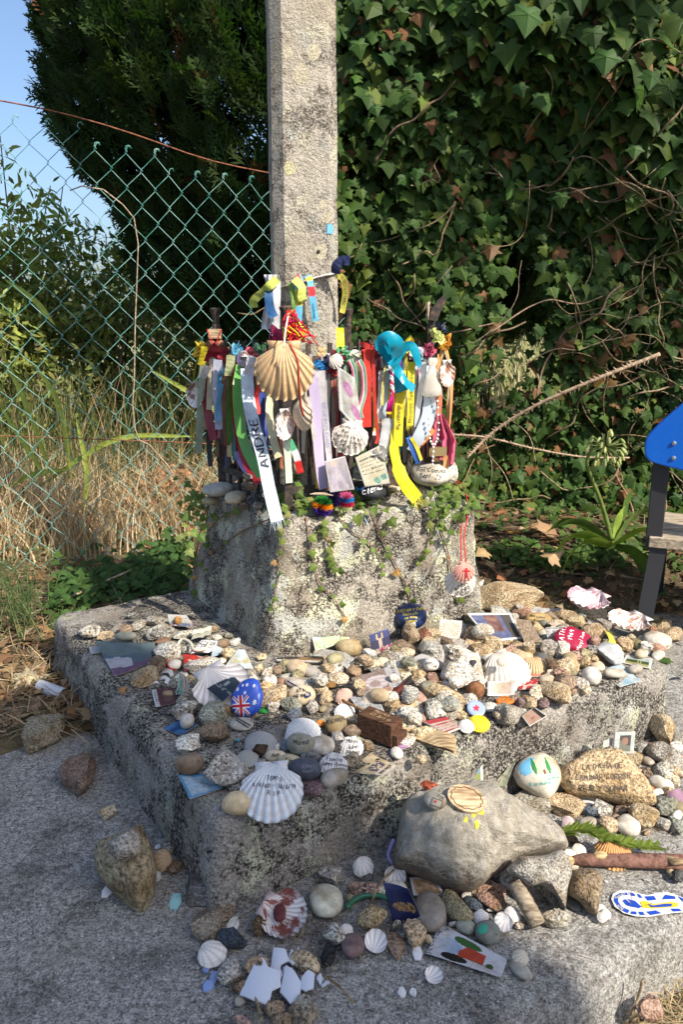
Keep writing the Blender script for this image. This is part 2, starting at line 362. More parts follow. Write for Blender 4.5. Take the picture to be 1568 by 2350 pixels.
block = stone_block('plinth', BB, BT, SLAB_Z - 0.05, BLOCK_Z, 0.05, 0.016, MT['block_stone'], 50, seed=4.0, dome=0.045)
def shaft_mesh():
	V = []; Fc = []; nz = 60; ring = None; ang = radians(9); x0, y0 = -0.098, 2.125
	for j in range(nz + 1):
		z = BLOCK_Z - 0.05 + (3.4 - BLOCK_Z) * j / nz; t = j / nz
		hw = 0.0835 - 0.006 * t; ch = 0.026
		octo = [(-hw + ch, -hw), (hw - ch, -hw), (hw, -hw + ch), (hw, hw - ch), (hw - ch, hw), (-hw + ch, hw), (-hw, hw - ch), (-hw, -hw + ch)]
		pts = []
		for i in range(8):
			a = Vector((*octo[i], 0)); b = Vector((*octo[(i + 1) % 8], 0)); m = 6 if (b - a).length > 0.06 else 3
			for s in range(m): pts.append(a.lerp(b, s / m))
		ring = len(pts)
		for p in pts:
			q = Vector((p.x * cos(ang) - p.y * sin(ang), p.x * sin(ang) + p.y * cos(ang), z))
			n_ = Vector((q.x, q.y, 0)).normalized()
			q = q + n_ * (fbm(q * 30, 3) * 0.0018 + fbm(q * 7, 2) * 0.003)
			V.append(q + Vector((x0 - 0.006 * t, y0, 0)) - cross.location)
	for j in range(nz):
		for i in range(ring): Fc.append((j * ring + i, j * ring + (i + 1) % ring, (j + 1) * ring + (i + 1) % ring, (j + 1) * ring + i))
	Fc.append(tuple(range(nz * ring, (nz + 1) * ring)))
	return V, Fc
V, Fc = shaft_mesh(); shaft = mesh('shaft', V, Fc, MT['shaft_stone'], cross, True)
shaft.data.set_sharp_from_angle(angle=radians(28))
V, Fc = merge([box_geo(Vector((-0.104, 2.125, 3.05)) - cross.location, (0.72, 0.15, 0.15), Matrix.Rotation(radians(16), 3, 'Z'))])
bevelled(mesh('cross_arm', V, Fc, MT['shaft_stone'], cross), 0.02)
bpy.context.view_layer.update()
def bvh_of(o):
	M = o.matrix_world; me = o.data
	return BVHTree.FromPolygons([M @ v.co for v in me.vertices], [tuple(p.vertices) for p in me.polygons])
BV_SLAB, BV_BLOCK, BV_SHAFT = bvh_of(slab), bvh_of(block), bvh_of(shaft)
def top_of(x, y, default=0.0):
	"""height of the fixed stonework under (x, y)"""
	z = default
	for b in (BV_SLAB, BV_BLOCK):
		h = b.ray_cast(Vector((x, y, 0.9)), Vector((0, 0, -1)))
		if h[0] is not None: z = max(z, h[0].z)
	return z
def surf_at(px, py):
	"""height of the surface an object seen at this photo pixel rests on"""
	d = ray(px, py).normalized(); best = None
	for i, b in enumerate((BV_SLAB, BV_BLOCK)):
		h = b.ray_cast(CAM, d)
		if h[0] is not None and (best is None or h[3] < best[0]): best = (h[3], i, h[0], h[1])
	if best is None: return 0.0
	_, i, q, n_ = best
	if i == 1: return q.z if n_.z > 0.7 else SLAB_Z
	return q.z if n_.z > 0.55 else (SLAB_Z - 0.004 if q.z > SLAB_Z - 0.05 else 0.0)
def on_shaft(px, py):
	h = BV_SHAFT.ray_cast(CAM, ray(px, py).normalized()); return h[0], h[1]
p, n_ = on_shaft(731, 577)
o = tube('bolt_hole', [p + n_ * 0.004, p - n_ * 0.004], 0.0045, MT['iron'], cross, 10)
p, n_ = on_shaft(755, 525)
V = [p + n_ * 0.003 + Vector((x, 0.3 * x, z)) for x, z in ((-0.007, -0.012), (0.008, -0.011), (0.009, 0.006), (0.002, 0.013), (-0.006, 0.008))]
o = mesh('blue_chip', [v - p for v in V] + [v - p - n_ * 0.003 for v in V], [(0, 1, 2, 3, 4)] + [(i, i + 5, (i + 1) % 5 + 5, (i + 1) % 5) for i in range(5)], MT['enamel'], None, False, (0.16, 0.45, 0.75)); o.location = p
tag(o, 'tiny light blue chip stuck on the stone shaft', 'sticker')

P_AX = Vector((0.69, 0.72, 0)).normalized()
hc = SUN_AZ * 4.3 + P_AX * 0.985; hd = -P_AX; hw_ = SUN_AZ  # added out of view: its corner casts the shade over near slab and paving
house = empty('unseen_shade_house', hc, 'unseen plastered house added behind the camera to shade the near paving', 'house')
def hq(a, b, z): return hd * a + hw_ * b + Vector((0, 0, z))
V = [hq(a, b, z) for z in (-0.1, 5.2) for a, b in ((0, 0), (3, 0), (3, 4), (0, 4))]
mesh('wall', V, [(0, 1, 5, 4), (1, 2, 6, 5), (2, 3, 7, 6), (3, 0, 4, 7), (4, 5, 6, 7)], MT['plaster'], house)
V = [hq(-0.0, -0.3, 5.2), hq(3.2, -0.3, 5.2), hq(3.2, 4.3, 5.2), hq(-0.0, 4.3, 5.2), hq(-0.0, 2.0, 6.6), hq(3.2, 2.0, 6.6)]
mesh('roof', V, [(0, 1, 5, 4), (2, 3, 4, 5), (0, 4, 3), (1, 2, 5), (0, 3, 2, 1)], MT['roof_tile'], house)
for a in (0.7, 2.3):
	wv_, wf_ = box_geo((0, 0, 0), (1, 1, 1))
	M_ = Matrix((hd, hw_, Vector((0, 0, 1)))).transposed()
	mesh('window', [M_ @ Vector((v.x * 0.9 + a, v.y * 0.06 - 0.02, v.z * 1.2 + 2.9)) for v in wv_], wf_, MT['window_glass'], house)
wv_, wf_ = box_geo((0, 0, 0), (1, 1, 1))
mesh('door', [M_ @ Vector((v.x * 0.9 + 1.5, v.y * 0.08 - 0.02, v.z * 2.0 + 0.9)) for v in wv_], wf_, MT['painted_wood'], house)

# ------------------------------------------------------------------ chain-link fence
FA, FB = Vector((-1.19, 2.93, 0)), Vector((-0.66, 3.15, 0)); FD = (FB - FA).normalized(); FN = Vector((FD.y, -FD.x, 0))
fence = empty('chain_link_fence', FA, 'green plastic-coated chain-link fence sagging from a rusty top wire', 'fence')
def ftop(s):
	return 1.765 - 0.15 * (s + 0.25) + 0.02 * cos((s - 0.2) * 5)
WD, HD = 0.106, 0.122
def fpoint(s, z, sag=True):
	bulge = 0.035 * fbm(Vector((s * 1.7, z * 1.4, 0.3)))
	return FA + FD * (s + 0.02 * fbm(Vector((s, z * 2, 5.5)))) + FN * bulge + Vector((0, 0, z))
s0 = -0.75
for i in range(46):
	pts = []; nseg = 30
	base = s0 + i * WD / 2
	ztop = ftop(base) - 0.035 - 0.03 * max(0, sin(base * 3.1 + 0.6))
	kmax = int(ztop / (HD / 2))
	if i > 38: kmax = min(kmax, 15 + i % 3)
	for kk in range(0, kmax + 1):
		s = base + ((kk + i) % 2) * WD / 2; side = 1 if (kk + i) % 2 else -1
		z = kk * HD / 2 + 0.03 - 0.03 * base
		c = fpoint(s + side * 0.0035, z)
		pts += [c - Vector((0, 0, 0.008)) - FD * side * 0.006 + FN * 0.003, c + FN * (0.004 if side > 0 else -0.004), c + Vector((0, 0, 0.008)) - FD * side * 0.006 - FN * 0.003]
	if i < 39:   # the twisted end hook at the top
		e = pts[-1]; pts += [e + Vector((0, 0, 0.012)) + FD * 0.004, e + Vector((0, 0, 0.016)) + FD * 0.014, e + Vector((0, 0, 0.006)) + FD * 0.018]
	tube('wire', pts, 0.00135, MT['fence_wire'], fence, 5)
tube('top_wire', [fpoint(s0 + t * 0.1, ftop(s0 + t * 0.1)) for t in range(26)], 0.0026, MT['rust'], fence, 6)
tube('middle_wire', [fpoint(s0 + t * 0.1, 0.66 - 0.01 * sin(t * 0.35) - 0.012 * t) for t in range(22)], 0.0022, MT['rust'], fence, 6)
pp = [(318, 437), (345, 427), (395, 435), (440, 470), (465, 500), (475, 560), (472, 640), (468, 740), (466, 870), (462, 930), (468, 985), (478, 1010), (500, 1020), (545, 1070), (590, 1150)]
o = tube('dead_vine', [atplane(x / 1.47 if 0 else 160 + (x - 318) * 1.0, y, FA - FN * -0.02 * 0 + FN * 0.012, FN) for x, y in pp], 0.0026, MT['bark'], None, 5, (0.5, 0.40, 0.29))
tag(o, 'thin dry vine stem hanging down the chain-link fence', 'vine')

# ------------------------------------------------------------------ vegetation geometry
def ivy_leaf(lobes=5, seed=0):
	"""pointed-lobed leaf in the xy plane, stalk at the origin, tip towards +y, unit length, veins as vertex colour"""
	r = random.Random(seed)
	out = [(0.0, 0.10), (0.20, -0.02), (0.42, 0.02), (0.36, 0.22), (0.62, 0.38), (0.34, 0.48), (0.24, 0.66), (0.0, 1.02)]
	out = [(x * r.uniform(.9, 1.1), y * r.uniform(.95, 1.05)) for x, y in out]; out[0] = (0, 0.1); cl = [-.18, .22, -.35, -.05][seed % 4]; cv = [-.10, -.25, .05, -.35][seed % 4]
	P = [Vector((0, 0.1, 0))] + [Vector((x, y, cl * abs(x) + cv * y * y)) for x, y in out[1:]] + [Vector((-x, y, cl * 1.3 * abs(x) + cv * y * y)) for x, y in out[1:-1]]
	C = Vector((0, 0.34, 0.05)); V = P + [C]; c = len(P)
	right = list(range(1, 8)); left = [7] + list(range(13, 7, -1))
	Fc = [(c, 0, 1)] + [(c, a, b) for a, b in zip(right, right[1:])] + [(c, a, b) for a, b in zip(left, left[1:])] + [(c, 8, 0)]
	return np.array([tuple(v) for v in V]), np.array(Fc)
def blade(n=3):   # simple pointed leaf, unit length
	V = [(0, 0, 0), (0.17, 0.35, 0.03), (0, 0.4, -0.02), (-0.17, 0.35, 0.03), (0.12, 0.7, 0.0), (0, 0.72, -0.03), (-0.12, 0.7, 0.0), (0, 1.0, -0.08)]
	F_ = [(0, 1, 2), (0, 2, 3), (1, 4, 5), (1, 5, 2), (2, 5, 6), (2, 6, 3), (4, 7, 5), (5, 7, 6)]
	return np.array(V), np.array(F_)
def spray(seed, n=11):
	"""flat feathery conifer spray: a rib with side twigs of scale leaves, unit length"""
	r = random.Random(seed); V = []; F_ = []
	def needle(p, d, w, L):
		k = len(V); q = Vector((-d.y, d.x, 0)) * w
		V.extend([p, p + d * L * 0.45 + q * 1.5, p + d * L, p + d * L * 0.45 - q * 1.5]); F_.extend([(k, k + 1, k + 2), (k, k + 2, k + 3)])
	needle(Vector((0, 0, 0)), Vector((0, 1, 0)), 0.014, 1.0)
	for i in range(n):
		t = 0.12 + 0.8 * i / n; s = 1 if i % 2 else -1; a = radians(r.uniform(28, 42)) * s
		L = (0.50 - 0.34 * t) * r.uniform(.8, 1.2); d = Vector((sin(a), cos(a), r.uniform(-.15, .15)))
		p = Vector((0, t, -0.08 * t * t)); needle(p, d, 0.017, L)
		for j in range(2):
			u = 0.3 + 0.3 * j; e = radians(32) * (1 if j % 2 else -1); dd = Vector((sin(a + e), cos(a + e), 0)); needle(p + d * L * u, dd, 0.014, L * 0.5)
	return np.array([tuple(v) for v in V]), np.array(F_)
def scatter(name, mat, protos, items, parent=None):
	"""items: (proto index, position, direction of tip, normal, scale, colour); returns one mesh object"""
	Vs = []; Fs = []; Cs = []; k = 0
	for pi_, p, d, nrm, s, c in items:
		PV, PF = protos[pi_]
		d = d.normalized(); x = d.cross(nrm)
		x = x.normalized() if x.length > 1e-4 else Vector((1, 0, 0)); nn = x.cross(d)
		R = np.array([tuple(x), tuple(d), tuple(nn)])
		Vs.append(PV @ R * s + np.array(tuple(p))); Fs.append(PF + k); Cs.append(np.tile(np.array(c), (len(PV), 1))); k += len(PV)
	base = parent.location if parent is not None else Vector((0, 0, 0))
	return npmesh(name, np.concatenate(Vs) - np.array(tuple(base)), np.concatenate(Fs), mat, parent, np.concatenate(Cs))
def vary(c, r, a=0.25, h=0.12):
	m = r.uniform(1 - a, 1 + a); return (c[0] * m * r.uniform(1 - h, 1 + h), c[1] * m, c[2] * m * r.uniform(1 - h, 1 + h))
def rdir(r):
	z = r.uniform(-1, 1); a = r.uniform(0, 2 * pi); q = sqrt(1 - z * z); return Vector((q * cos(a), q * sin(a), z))
LEAVES = [ivy_leaf(seed=i) for i in range(4)]; BLADE = [blade()]; SPRAYS = [spray(i) for i in range(5)]

def conifer(cx, cy, label, n, seed, ry=0.8, rad=1.0, ang=(-pi, 0)):
	r = random.Random(seed); t = empty('conifer', (cx, cy, 0), label, 'tree', 'tall conifers behind the fence')
	prof = [(0.78, 0.42), (0.95, 0.98), (1.2, 1.22), (1.45, 1.38), (1.8, 1.55), (2.3, 1.70), (2.75, 1.62), (3.2, 1.05), (4.2, 0.6), (5.6, 0.1)]
	zs = [p[0] for p in prof]; rs = [p[1] * rad for p in prof]
	items = []
	for i in range(n):
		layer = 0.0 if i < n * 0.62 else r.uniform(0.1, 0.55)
		z = 0.8 + (3.1 - 0.8) * r.random() ** 0.9 if r.random() < 0.86 else r.uniform(3.0, 5.4); a = r.uniform(*ang)
		R_ = float(np.interp(z, zs, rs))
		lump = 1 + 0.10 * fbm(Vector((a * 3.2, z * 2.2, seed)), 3)
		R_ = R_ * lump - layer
		if R_ < 0.1: continue
		p = Vector((cx + R_ * cos(a), cy + R_ * sin(a) * ry, z + r.uniform(-.04, .04)))
		o_ = Vector((cos(a), sin(a) * ry, 0)); d = (o_ * 0.8 + Vector((0, 0, r.uniform(0.35, 1.15))) + rdir(r) * 0.45)
		nrm = (o_ + rdir(r) * 0.6)
		c = vary((0.03, 0.062, 0.016) if layer == 0 else (0.009, 0.018, 0.007), r, 0.35, 0.2)  # inner sprays get a darker colour that paints in the crown's inner shade
		if r.random() < 0.02: c = (0.14, 0.07, 0.03)
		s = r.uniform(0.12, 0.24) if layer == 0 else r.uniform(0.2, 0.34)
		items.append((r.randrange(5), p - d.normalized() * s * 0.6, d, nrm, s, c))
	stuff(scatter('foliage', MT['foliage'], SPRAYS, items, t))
	tube('trunk', [Vector((cx, cy, -0.1)), Vector((cx + .03, cy, 1.5)), Vector((cx, cy, 4.6))], [0.16, 0.13, 0.03], MT['bark'], t, 9, (0.16, 0.10, 0.07))
	for i in range(26):
		a = r.uniform(*ang); z = r.uniform(0.7, 3.2); R_ = float(np.interp(z, zs, rs)) * 0.8
		p0 = Vector((cx, cy, z - 0.35)); p1 = Vector((cx + R_ * cos(a), cy + R_ * sin(a) * ry, z))
		tube('limb', [p0, p0.lerp(p1, 0.5) + Vector((0, 0, -0.06)), p1], [0.03, 0.02, 0.006], MT['bark'], t, 5, (0.13, 0.085, 0.06))
	return t
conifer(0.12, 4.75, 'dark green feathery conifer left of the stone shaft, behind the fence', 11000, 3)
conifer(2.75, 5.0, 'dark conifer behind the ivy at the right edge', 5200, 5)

ivy = empty('ivy_hedge', (1.0, 3.3, 0), 'tall hedge overgrown with dark ivy right of the stone shaft', 'hedge')
r = random.Random(11)
def ivy_y(x, z):
	y = 3.28 - 0.10 * (x - 0.3) + 0.22 * fbm(Vector((x * 1.6, z * 1.6, 2.0)), 3)
	y -= 0.24 * max(0, z - 1.1) * min(1, max(0, x - 0.1))          # overhangs at the top right
	y -= 0.30 * max(0, 0.45 - z)
	return y
def hole(x, z):
	h = math.exp(-(((x - 0.74) / 0.10) ** 2 + ((z - 1.07) / 0.26) ** 2)) * 1.6
	h += math.exp(-(((x - 0.66) / 0.14) ** 2 + ((z - 0.72) / 0.16) ** 2)) * 1.2
	return h
def iv_items(n, z0, z1, smin, smax, big=False):
	out = []
	while len(out) < n:
		x = r.uniform(-0.16, 1.95); z = z0 + (z1 - z0) * r.random()
		if r.random() < hole(x, z): continue
		if fbm(Vector((x * 3.3, z * 3.3, 8.0)), 2) < -0.34 and r.random() < 0.6: continue
		y = ivy_y(x, z) + (r.uniform(-.02, .0) if big else r.uniform(0, 0.30) ** 1.3)
		p = Vector((x, y, z + 0.02)); px, py = project(p)
		if not (700 < px < 1640 and -60 < py < 1420): continue
		d = Vector((r.uniform(-.6, .6), -0.35, -1.0)) + rdir(r) * 0.35; nrm = Vector((r.uniform(-.5, .6), -1.0, 0.45)) + rdir(r) * 0.45
		s = smin + (smax - smin) * r.random() ** 1.7 * 1.25; s = s * (1.0 + 0.25 * max(0, z - 1.0) + (0.2 if x > 0.9 and z > 1.4 else 0))
		q = r.random()
		c = (0.038, 0.080, 0.018) if q < 0.5 else (0.060, 0.112, 0.022) if q < 0.80 else (0.11, 0.16, 0.03) if q < 0.95 else (0.19, 0.10, 0.045)
		if z < 0.95 and q > 0.86: c = (0.20, 0.105, 0.045)
		out.append((r.randrange(4), p, d, nrm, s, vary(c, r, 0.3, 0.15)))
	return out
stuff(scatter('foliage', MT['foliage'], LEAVES, iv_items(17000, 0.02, 2.25, 0.022, 0.062) + iv_items(5200, 0.0, 0.85, 0.016, 0.046), ivy))
leaf_meshes = []
for i, (PV, PF) in enumerate(LEAVES):      # large leaves get a subdivided, veined mesh of their own
	V = []; Fc = []; cc = []
	me = bpy.data.meshes.new('leaf'); c = PV[-1]; n0 = len(PV) - 1
	V = [Vector(v) for v in PV]; cc = [0.0] * len(V); cc[-1] = 0.55
	Fc = [tuple(f) for f in PF]
	for tip in (4, 7, 10 if False else 11, 2, 9):        # thin pale veins towards each lobe tip
		a = Vector(PV[-1]) + Vector((0, 0, 0.012)); b = Vector(PV[tip]) * 0.92 + Vector((0, 0, 0.014)) + Vector(PV[-1]) * 0.08; s_ = Vector((-(b - a).y, (b - a).x, 0)).normalized() * 0.010
		k0 = len(V); V += [a - s_, a + s_, b]; cc += [0.6, 0.6, 0.35]; Fc.append((k0, k0 + 1, k0 + 2))
	me.from_pydata([tuple(v) for v in V], [], Fc); me.update()
	ca = me.color_attributes.new('Col', 'FLOAT_COLOR', 'POINT'); ca.data.foreach_set('color', [x for q in cc for x in (q, q, q, 1)])
	me.materials.append(MT['leaf_big']); leaf_meshes.append(me)
def leaf_object(parent, it, name='leaf'):
	pi_, p, d, nrm, s, c = it
	o = bpy.data.objects.new(name, leaf_meshes[pi_]); link(o, parent)
	d = d.normalized(); x = d.cross(nrm).normalized(); nn = x.cross(d)
	M = Matrix((x, d, nn)).transposed().to_4x4(); M = Matrix.Translation(p - (parent.location if parent else Vector())) @ M @ Matrix.Scale(s, 4)
	o.matrix_basis = M; o.color = (*c, 1); return o
BIG = [((1215, 10), 0.115), (((1285), 30), 0.075), ((1160, 95), .1), ((1395, 110), .10), ((1245, 210), .09), ((1360, 60), .08), ((1110, 320), .065), ((960, 385), .055), ((1040, 250), .05), ((1095, 210), .055), ((1290, 440), .06), ((960, 165), .05), ((860, 240), .05), ((820, 90), .07), ((1240, 600), .055), ((1190, 190), .06), ((1500, 160), .075), ((1460, 330), .06)]
bigs = []
for (q, s) in BIG:
	d = ray(*q); y = 2.95
	for _ in range(6):
		p = aty(q[0], q[1], y); y = ivy_y(p.x, p.z) - 0.06
	bigs.append((r.randrange(4), p, Vector((r.uniform(-.4, .4), -0.3, -1)), Vector((r.uniform(-.3, .3), -1, 0.5)), s, vary((0.045, 0.10, 0.024), r, 0.15)))
for it in bigs + iv_items(300 - len(bigs), 0.05, 2.2, 0.045, 0.075, True): leaf_object(ivy, it)
for i in range(110):       # bare twining stems
	x = r.uniform(0.0, 1.9) if i < 45 else r.uniform(0.85, 1.8); z = r.uniform(0.2, 2.0) if i < 45 else r.uniform(0.7, 1.7)
	pts = [Vector((x, ivy_y(x, z) - 0.03, z))]; d = Vector((r.uniform(-1, 1), 0, r.uniform(-1.2, .4)))
	for j in range(r.randint(5, 10)):
		d = (d + rdir(r) * 0.55).normalized(); q = pts[-1] + d * 0.07
		q.y = ivy_y(q.x, max(0.02, q.z)) - r.uniform(0.0, 0.05); q.z = max(0.03, q.z); pts.append(q)
	tube('stem', spline(pts, len(pts) * 3), r.uniform(0.0016, 0.0042), MT['bark'], ivy, 5, vary((0.30, 0.22, 0.14), r, .3))

# ------------------------------------------------------------------ land behind the fence: field, bushes, grasses
r = random.Random(21)
def bush(name, label, cx, cy, rx, ry, z0, z1, n, s, c, seed, stems=14, cat='shrub', group=None, proto=BLADE):
	r = random.Random(seed); t = empty(name, (cx, cy, 0), label, cat, group); items = []
	for i in range(n):
		u = rdir(r); q = r.random() ** 0.45
		p = Vector((cx + u.x * rx * q, cy + u.y * ry * q, (z0 + z1) / 2 + u.z * (z1 - z0) / 2 * q))
		if fbm(p * 3.0 + Vector((seed, 0, 0)), 2) < -0.12: continue
		items.append((0, p, rdir(r) + Vector((0, 0, .2)), rdir(r) + Vector((0.3, -.4, .8)), s * r.uniform(.6, 1.4), vary(c, r, 0.4, 0.2)))
	stuff(scatter('foliage', MT['foliage'], proto, items, t))
	for i in range(stems):
		u = rdir(r); p0 = Vector((cx + r.uniform(-.2, .2), cy + r.uniform(-.1, .1), -0.05)); p1 = Vector((cx + u.x * rx * 0.8, cy + u.y * ry * 0.6, z1 - (z1 - z0) * 0.3 * r.random()))
		tube('stem', [p0, p0.lerp(p1, .5) + rdir(r) * 0.08, p1], [0.012, 0.008, 0.003], MT['bark'], t, 5, (0.17, 0.13, 0.09))
	return t
bush('leafy_shrub', 'light green leafy shrub standing highest at the left behind the fence', -2.25, 5.0, 0.70, 0.6, 0.5, 2.1, 4200, 0.075, (0.22, 0.26, 0.06), 2)
bush('bramble_bush', 'dark bush with small leaves behind the middle of the fence', -1.5, 4.9, 1.0, 0.55, 0.05, 1.6, 13000, 0.06, (0.15, 0.18, 0.05), 4)
bush('broom_bush', 'pale bushy growth under the conifer behind the fence', -0.8, 5.7, 0.9, 0.5, 0.05, 1.25, 5000, 0.05, (0.10, 0.115, 0.04), 6)
bush('willow_shrub', 'yellow-green shrub low at the far left behind the fence', -2.3, 4.35, 0.75, 0.4, 0.05, 1.3, 5200, 0.05, (0.24, 0.27, 0.07), 8)
bush('field_bush', 'pale sunlit bush seen through the gap in the ivy', 1.0, 6.2, 0.7, 0.4, 0.0, 1.5, 1600, 0.07, (0.26, 0.27, 0.12), 9)
far = [(-9, 17, 3.2, 3.0), (-4.5, 19, 3.4, 2.4), (0.5, 18, 3.0, 2.2), (4, 17, 3, 2.6), (-13, 20, 3, 3.6)]
for i, (x, y, rx, h) in enumerate(far):
	bush('far_tree', ['hazy tree at the far left beyond the field', 'second hazy tree from the left beyond the field', 'far tree behind the stone shaft', 'far tree behind the ivy hedge', 'far tree left of the frame'][i], x, y, rx, 1.2, 0.2, h, 1500, 0.30, (0.10, 0.13, 0.05), 30 + i, 4, 'tree', 'trees beyond the field')
def stalks(name, label, n, box, hmin, hmax, cols, wid, seed, lean=0.35, cat=None):
	r = random.Random(seed); V = []; Fc = []; Cs = []
	for i in range(n):
		x = r.uniform(box[0], box[1]); y = r.uniform(box[2], box[3])
		fy = FA.y + (x - FA.x) * 0.415
		if y < fy + 0.06: y = fy + 0.06 + r.random() * 0.5
		z = terrain_z(x, y) - 0.01; h = r.uniform(hmin, hmax); c = vary(r.choice(cols), r, .3, .1)
		a = r.uniform(0, 2 * pi); L = Vector((cos(a), sin(a), 0)) * lean * h * r.uniform(.2, 1.4); s = Vector((r.uniform(.5, 1), r.uniform(-.6, .6), 0)).normalized() * wid * r.uniform(.6, 1.4)
		k = len(V); m = 5
		for j in range(m):
			t = j / (m - 1); p = Vector((x, y, z)) + Vector((0, 0, h * t * (1 - 0.25 * t * lean))) + L * t * t; w_ = s * (1 - 0.8 * t)
			V += [p - w_, p + w_]; Cs += [c, c]
		Fc += [(k + 2 * j, k + 2 * j + 1, k + 2 * j + 3, k + 2 * j + 2) for j in range(m - 1)]
	return tag(npmesh(name, np.array([tuple(v) for v in V]), np.array(Fc), MT['dry'], None, np.array(Cs)), label, cat, None, 'stuff')
DRY = [(0.58, 0.46, 0.27), (0.46, 0.35, 0.19), (0.33, 0.23, 0.12), (0.66, 0.55, 0.35)]
GRN = [(0.22, 0.26, 0.08), (0.13, 0.18, 0.05), (0.30, 0.30, 0.10)]
stalks('dry_grass', 'tangle of dry straw-coloured grass behind the fence', 5200, (-2.3, -0.42, 2.7, 4.3), 0.10, 0.42, DRY, 0.0032, 1, 0.7, 'grass')
stalks('tall_grass', 'tall thin grey-green grass stalks behind the fence', 1500, (-2.8, -0.5, 3.5, 4.6), 0.3, 0.8, DRY[1:3] + [(0.10, 0.13, 0.04), (0.07, 0.09, 0.03), (0.16, 0.18, 0.06)] * 2, 0.003, 2, 0.3, 'grass')
stalks('meadow_grass', 'pale meadow grass beyond the bushes', 3500, (-8, 4, 7, 14), 0.3, 0.8, [(0.42, 0.38, 0.20), (0.30, 0.32, 0.12)], 0.012, 3, 0.4, 'grass')
reed = empty('reed_plant', (-1.5, 3.35, 0), 'yellow-green strappy reed leaves behind the lower left of the fence', 'reed')
for a, b, c in [((0, 800), (60, 930), (118, 1090)), ((75, 830), (135, 930), (165, 1100)), ((0, 930), (50, 1010), (110, 1100)), ((85, 1120), (260, 1010), (445, 1000)), ((10, 640), (80, 690), (125, 745)), ((350, 850), (480, 930), (560, 1010)), ((0, 1130), (70, 1090), (160, 1075)), ((180, 1220), (200, 1100), (175, 960))]:
	pts = spline([aty(*a, 3.35), aty(*b, 3.3), aty(*c, 3.3)], 12)
	V = [];
	for i, p in enumerate(pts):
		w_ = 0.011 * (1 - abs(2 * i / 11 - 1) ** 3 * 0.8); t = (pts[min(i + 1, 11)] - pts[max(i - 1, 0)]).normalized(); s = t.cross(Vector((0.2, -1, .3))).normalized() * w_
		V += [p - s - reed.location, p + Vector((0, 0.004, 0)) - reed.location, p + s - reed.location]
	mesh('leaf', V, [q for i in range(11) for q in ((3 * i, 3 * i + 1, 3 * i + 4, 3 * i + 3), (3 * i + 1, 3 * i + 2, 3 * i + 5, 3 * i + 4))], MT['leaf_big'], reed, True, (0.30, 0.36, 0.07))
	ca = COL.objects[-1].data.color_attributes.new('Col', 'FLOAT_COLOR', 'POINT'); ca.data.foreach_set('color', [0.0, 0, 0, 1] * len(V))

def litter(name, label, n, pxbox, smin, smax, cols, seed, cat='leaf litter', proto=None, zmax=None):
	r = random.Random(seed); items = []
	while len(items) < n:
		px = r.uniform(pxbox[0], pxbox[1]); py = r.uniform(pxbox[2], pxbox[3]); p = at(px, py, 0.03)
		z = terrain_z(p.x, p.y)
		if top_of(p.x, p.y) > 0.02 : continue
		if z < -0.02:
			if r.random() < 0.93: continue
			z = 0.002
		items.append((r.randrange(len(proto)), Vector((p.x, p.y, z + r.uniform(0.002, 0.025))), Vector((r.uniform(-1, 1), r.uniform(-1, 1), r.uniform(-.2, .3))), Vector((r.uniform(-.5, .5), r.uniform(-.6, .4), 1)), r.uniform(smin, smax), vary(r.choice(cols), r, .35, .1)))
	return tag(scatter(name, MT['dry'], proto, items), label, cat, None, 'stuff')
twig = [(np.array([(-.012, 0, 0), (.012, 0, 0), (.010, .5, .05), (-.010, .5, .05), (0, 1, .02)]), np.array([(0, 1, 2), (0, 2, 3), (3, 2, 4)]))]
BRN = [(0.20, 0.12, 0.06), (0.28, 0.17, 0.08), (0.12, 0.075, 0.04), (0.33, 0.22, 0.12)]
litter('leaf_litter', 'fallen brown leaves on the soil left of the slab', 900, (-40, 460, 1290, 1660), 0.012, 0.045, BRN, 41, proto=LEAVES + BLADE)
litter('fallen_leaves', 'drift of dry orange-brown leaves on the bank right of the slab', 1500, (1020, 1620, 1150, 1560), 0.012, 0.048, [(0.30, 0.15, 0.07), (0.36, 0.22, 0.11), (0.18, 0.10, 0.05), (0.42, 0.31, 0.18), (0.05, 0.09, 0.02), (0.06, 0.11, 0.025), (0.10, 0.06, 0.03)], 42, proto=LEAVES + BLADE)
litter('straw', 'dry twigs and straw lying on the soil', 2200, (-40, 500, 1280, 1680), 0.03, 0.12, [(0.34, 0.26, 0.15), (0.22, 0.16, 0.09), (0.46, 0.37, 0.23)], 43, 'straw', twig)
litter('bank_straw', 'dry stems lying on the bank right of the plinth', 700, (1020, 1620, 1180, 1480), 0.04, 0.13, [(0.42, 0.32, 0.19), (0.30, 0.22, 0.13)], 44, 'straw', twig)
r = random.Random(51); items = []
for i in range(420):
	p = at(r.uniform(1330, 1580), r.uniform(2180, 2360), -0.115);
	items.append((0, Vector((p.x, p.y, -0.118 + r.random() * .015)), Vector((r.uniform(-1, 1), r.uniform(-1, 1), r.uniform(0, .2))), Vector((0, 0, 1)), r.uniform(0.03, 0.09), vary((0.48, 0.38, 0.22), r, .3)))
tag(scatter('straw_litter', MT['dry'], twig, items), 'straw on the lower ground at the bottom right corner', 'straw', None, 'stuff')
items = []
for i in range(900):
	a = r.uniform(-.05, 1.25); b = -abs(r.gauss(0, 0.16)) + 0.0
	p = slab_xy(a, b) if i % 4 else slab_xy(-abs(r.gauss(0, .05)), r.uniform(0, .9))
	if top_of(p.x, p.y) > 0.02: continue
	items.append((0, Vector((p.x, p.y, 0.003 + r.random() * .006)), Vector((r.uniform(-1, 1), r.uniform(-1, 1), 0)), Vector((0, 0, 1)), r.uniform(0.012, 0.06), vary(r.choice([(0.30, 0.22, 0.12), (0.16, 0.10, 0.06), (0.40, 0.32, 0.2)]), r, .3)))
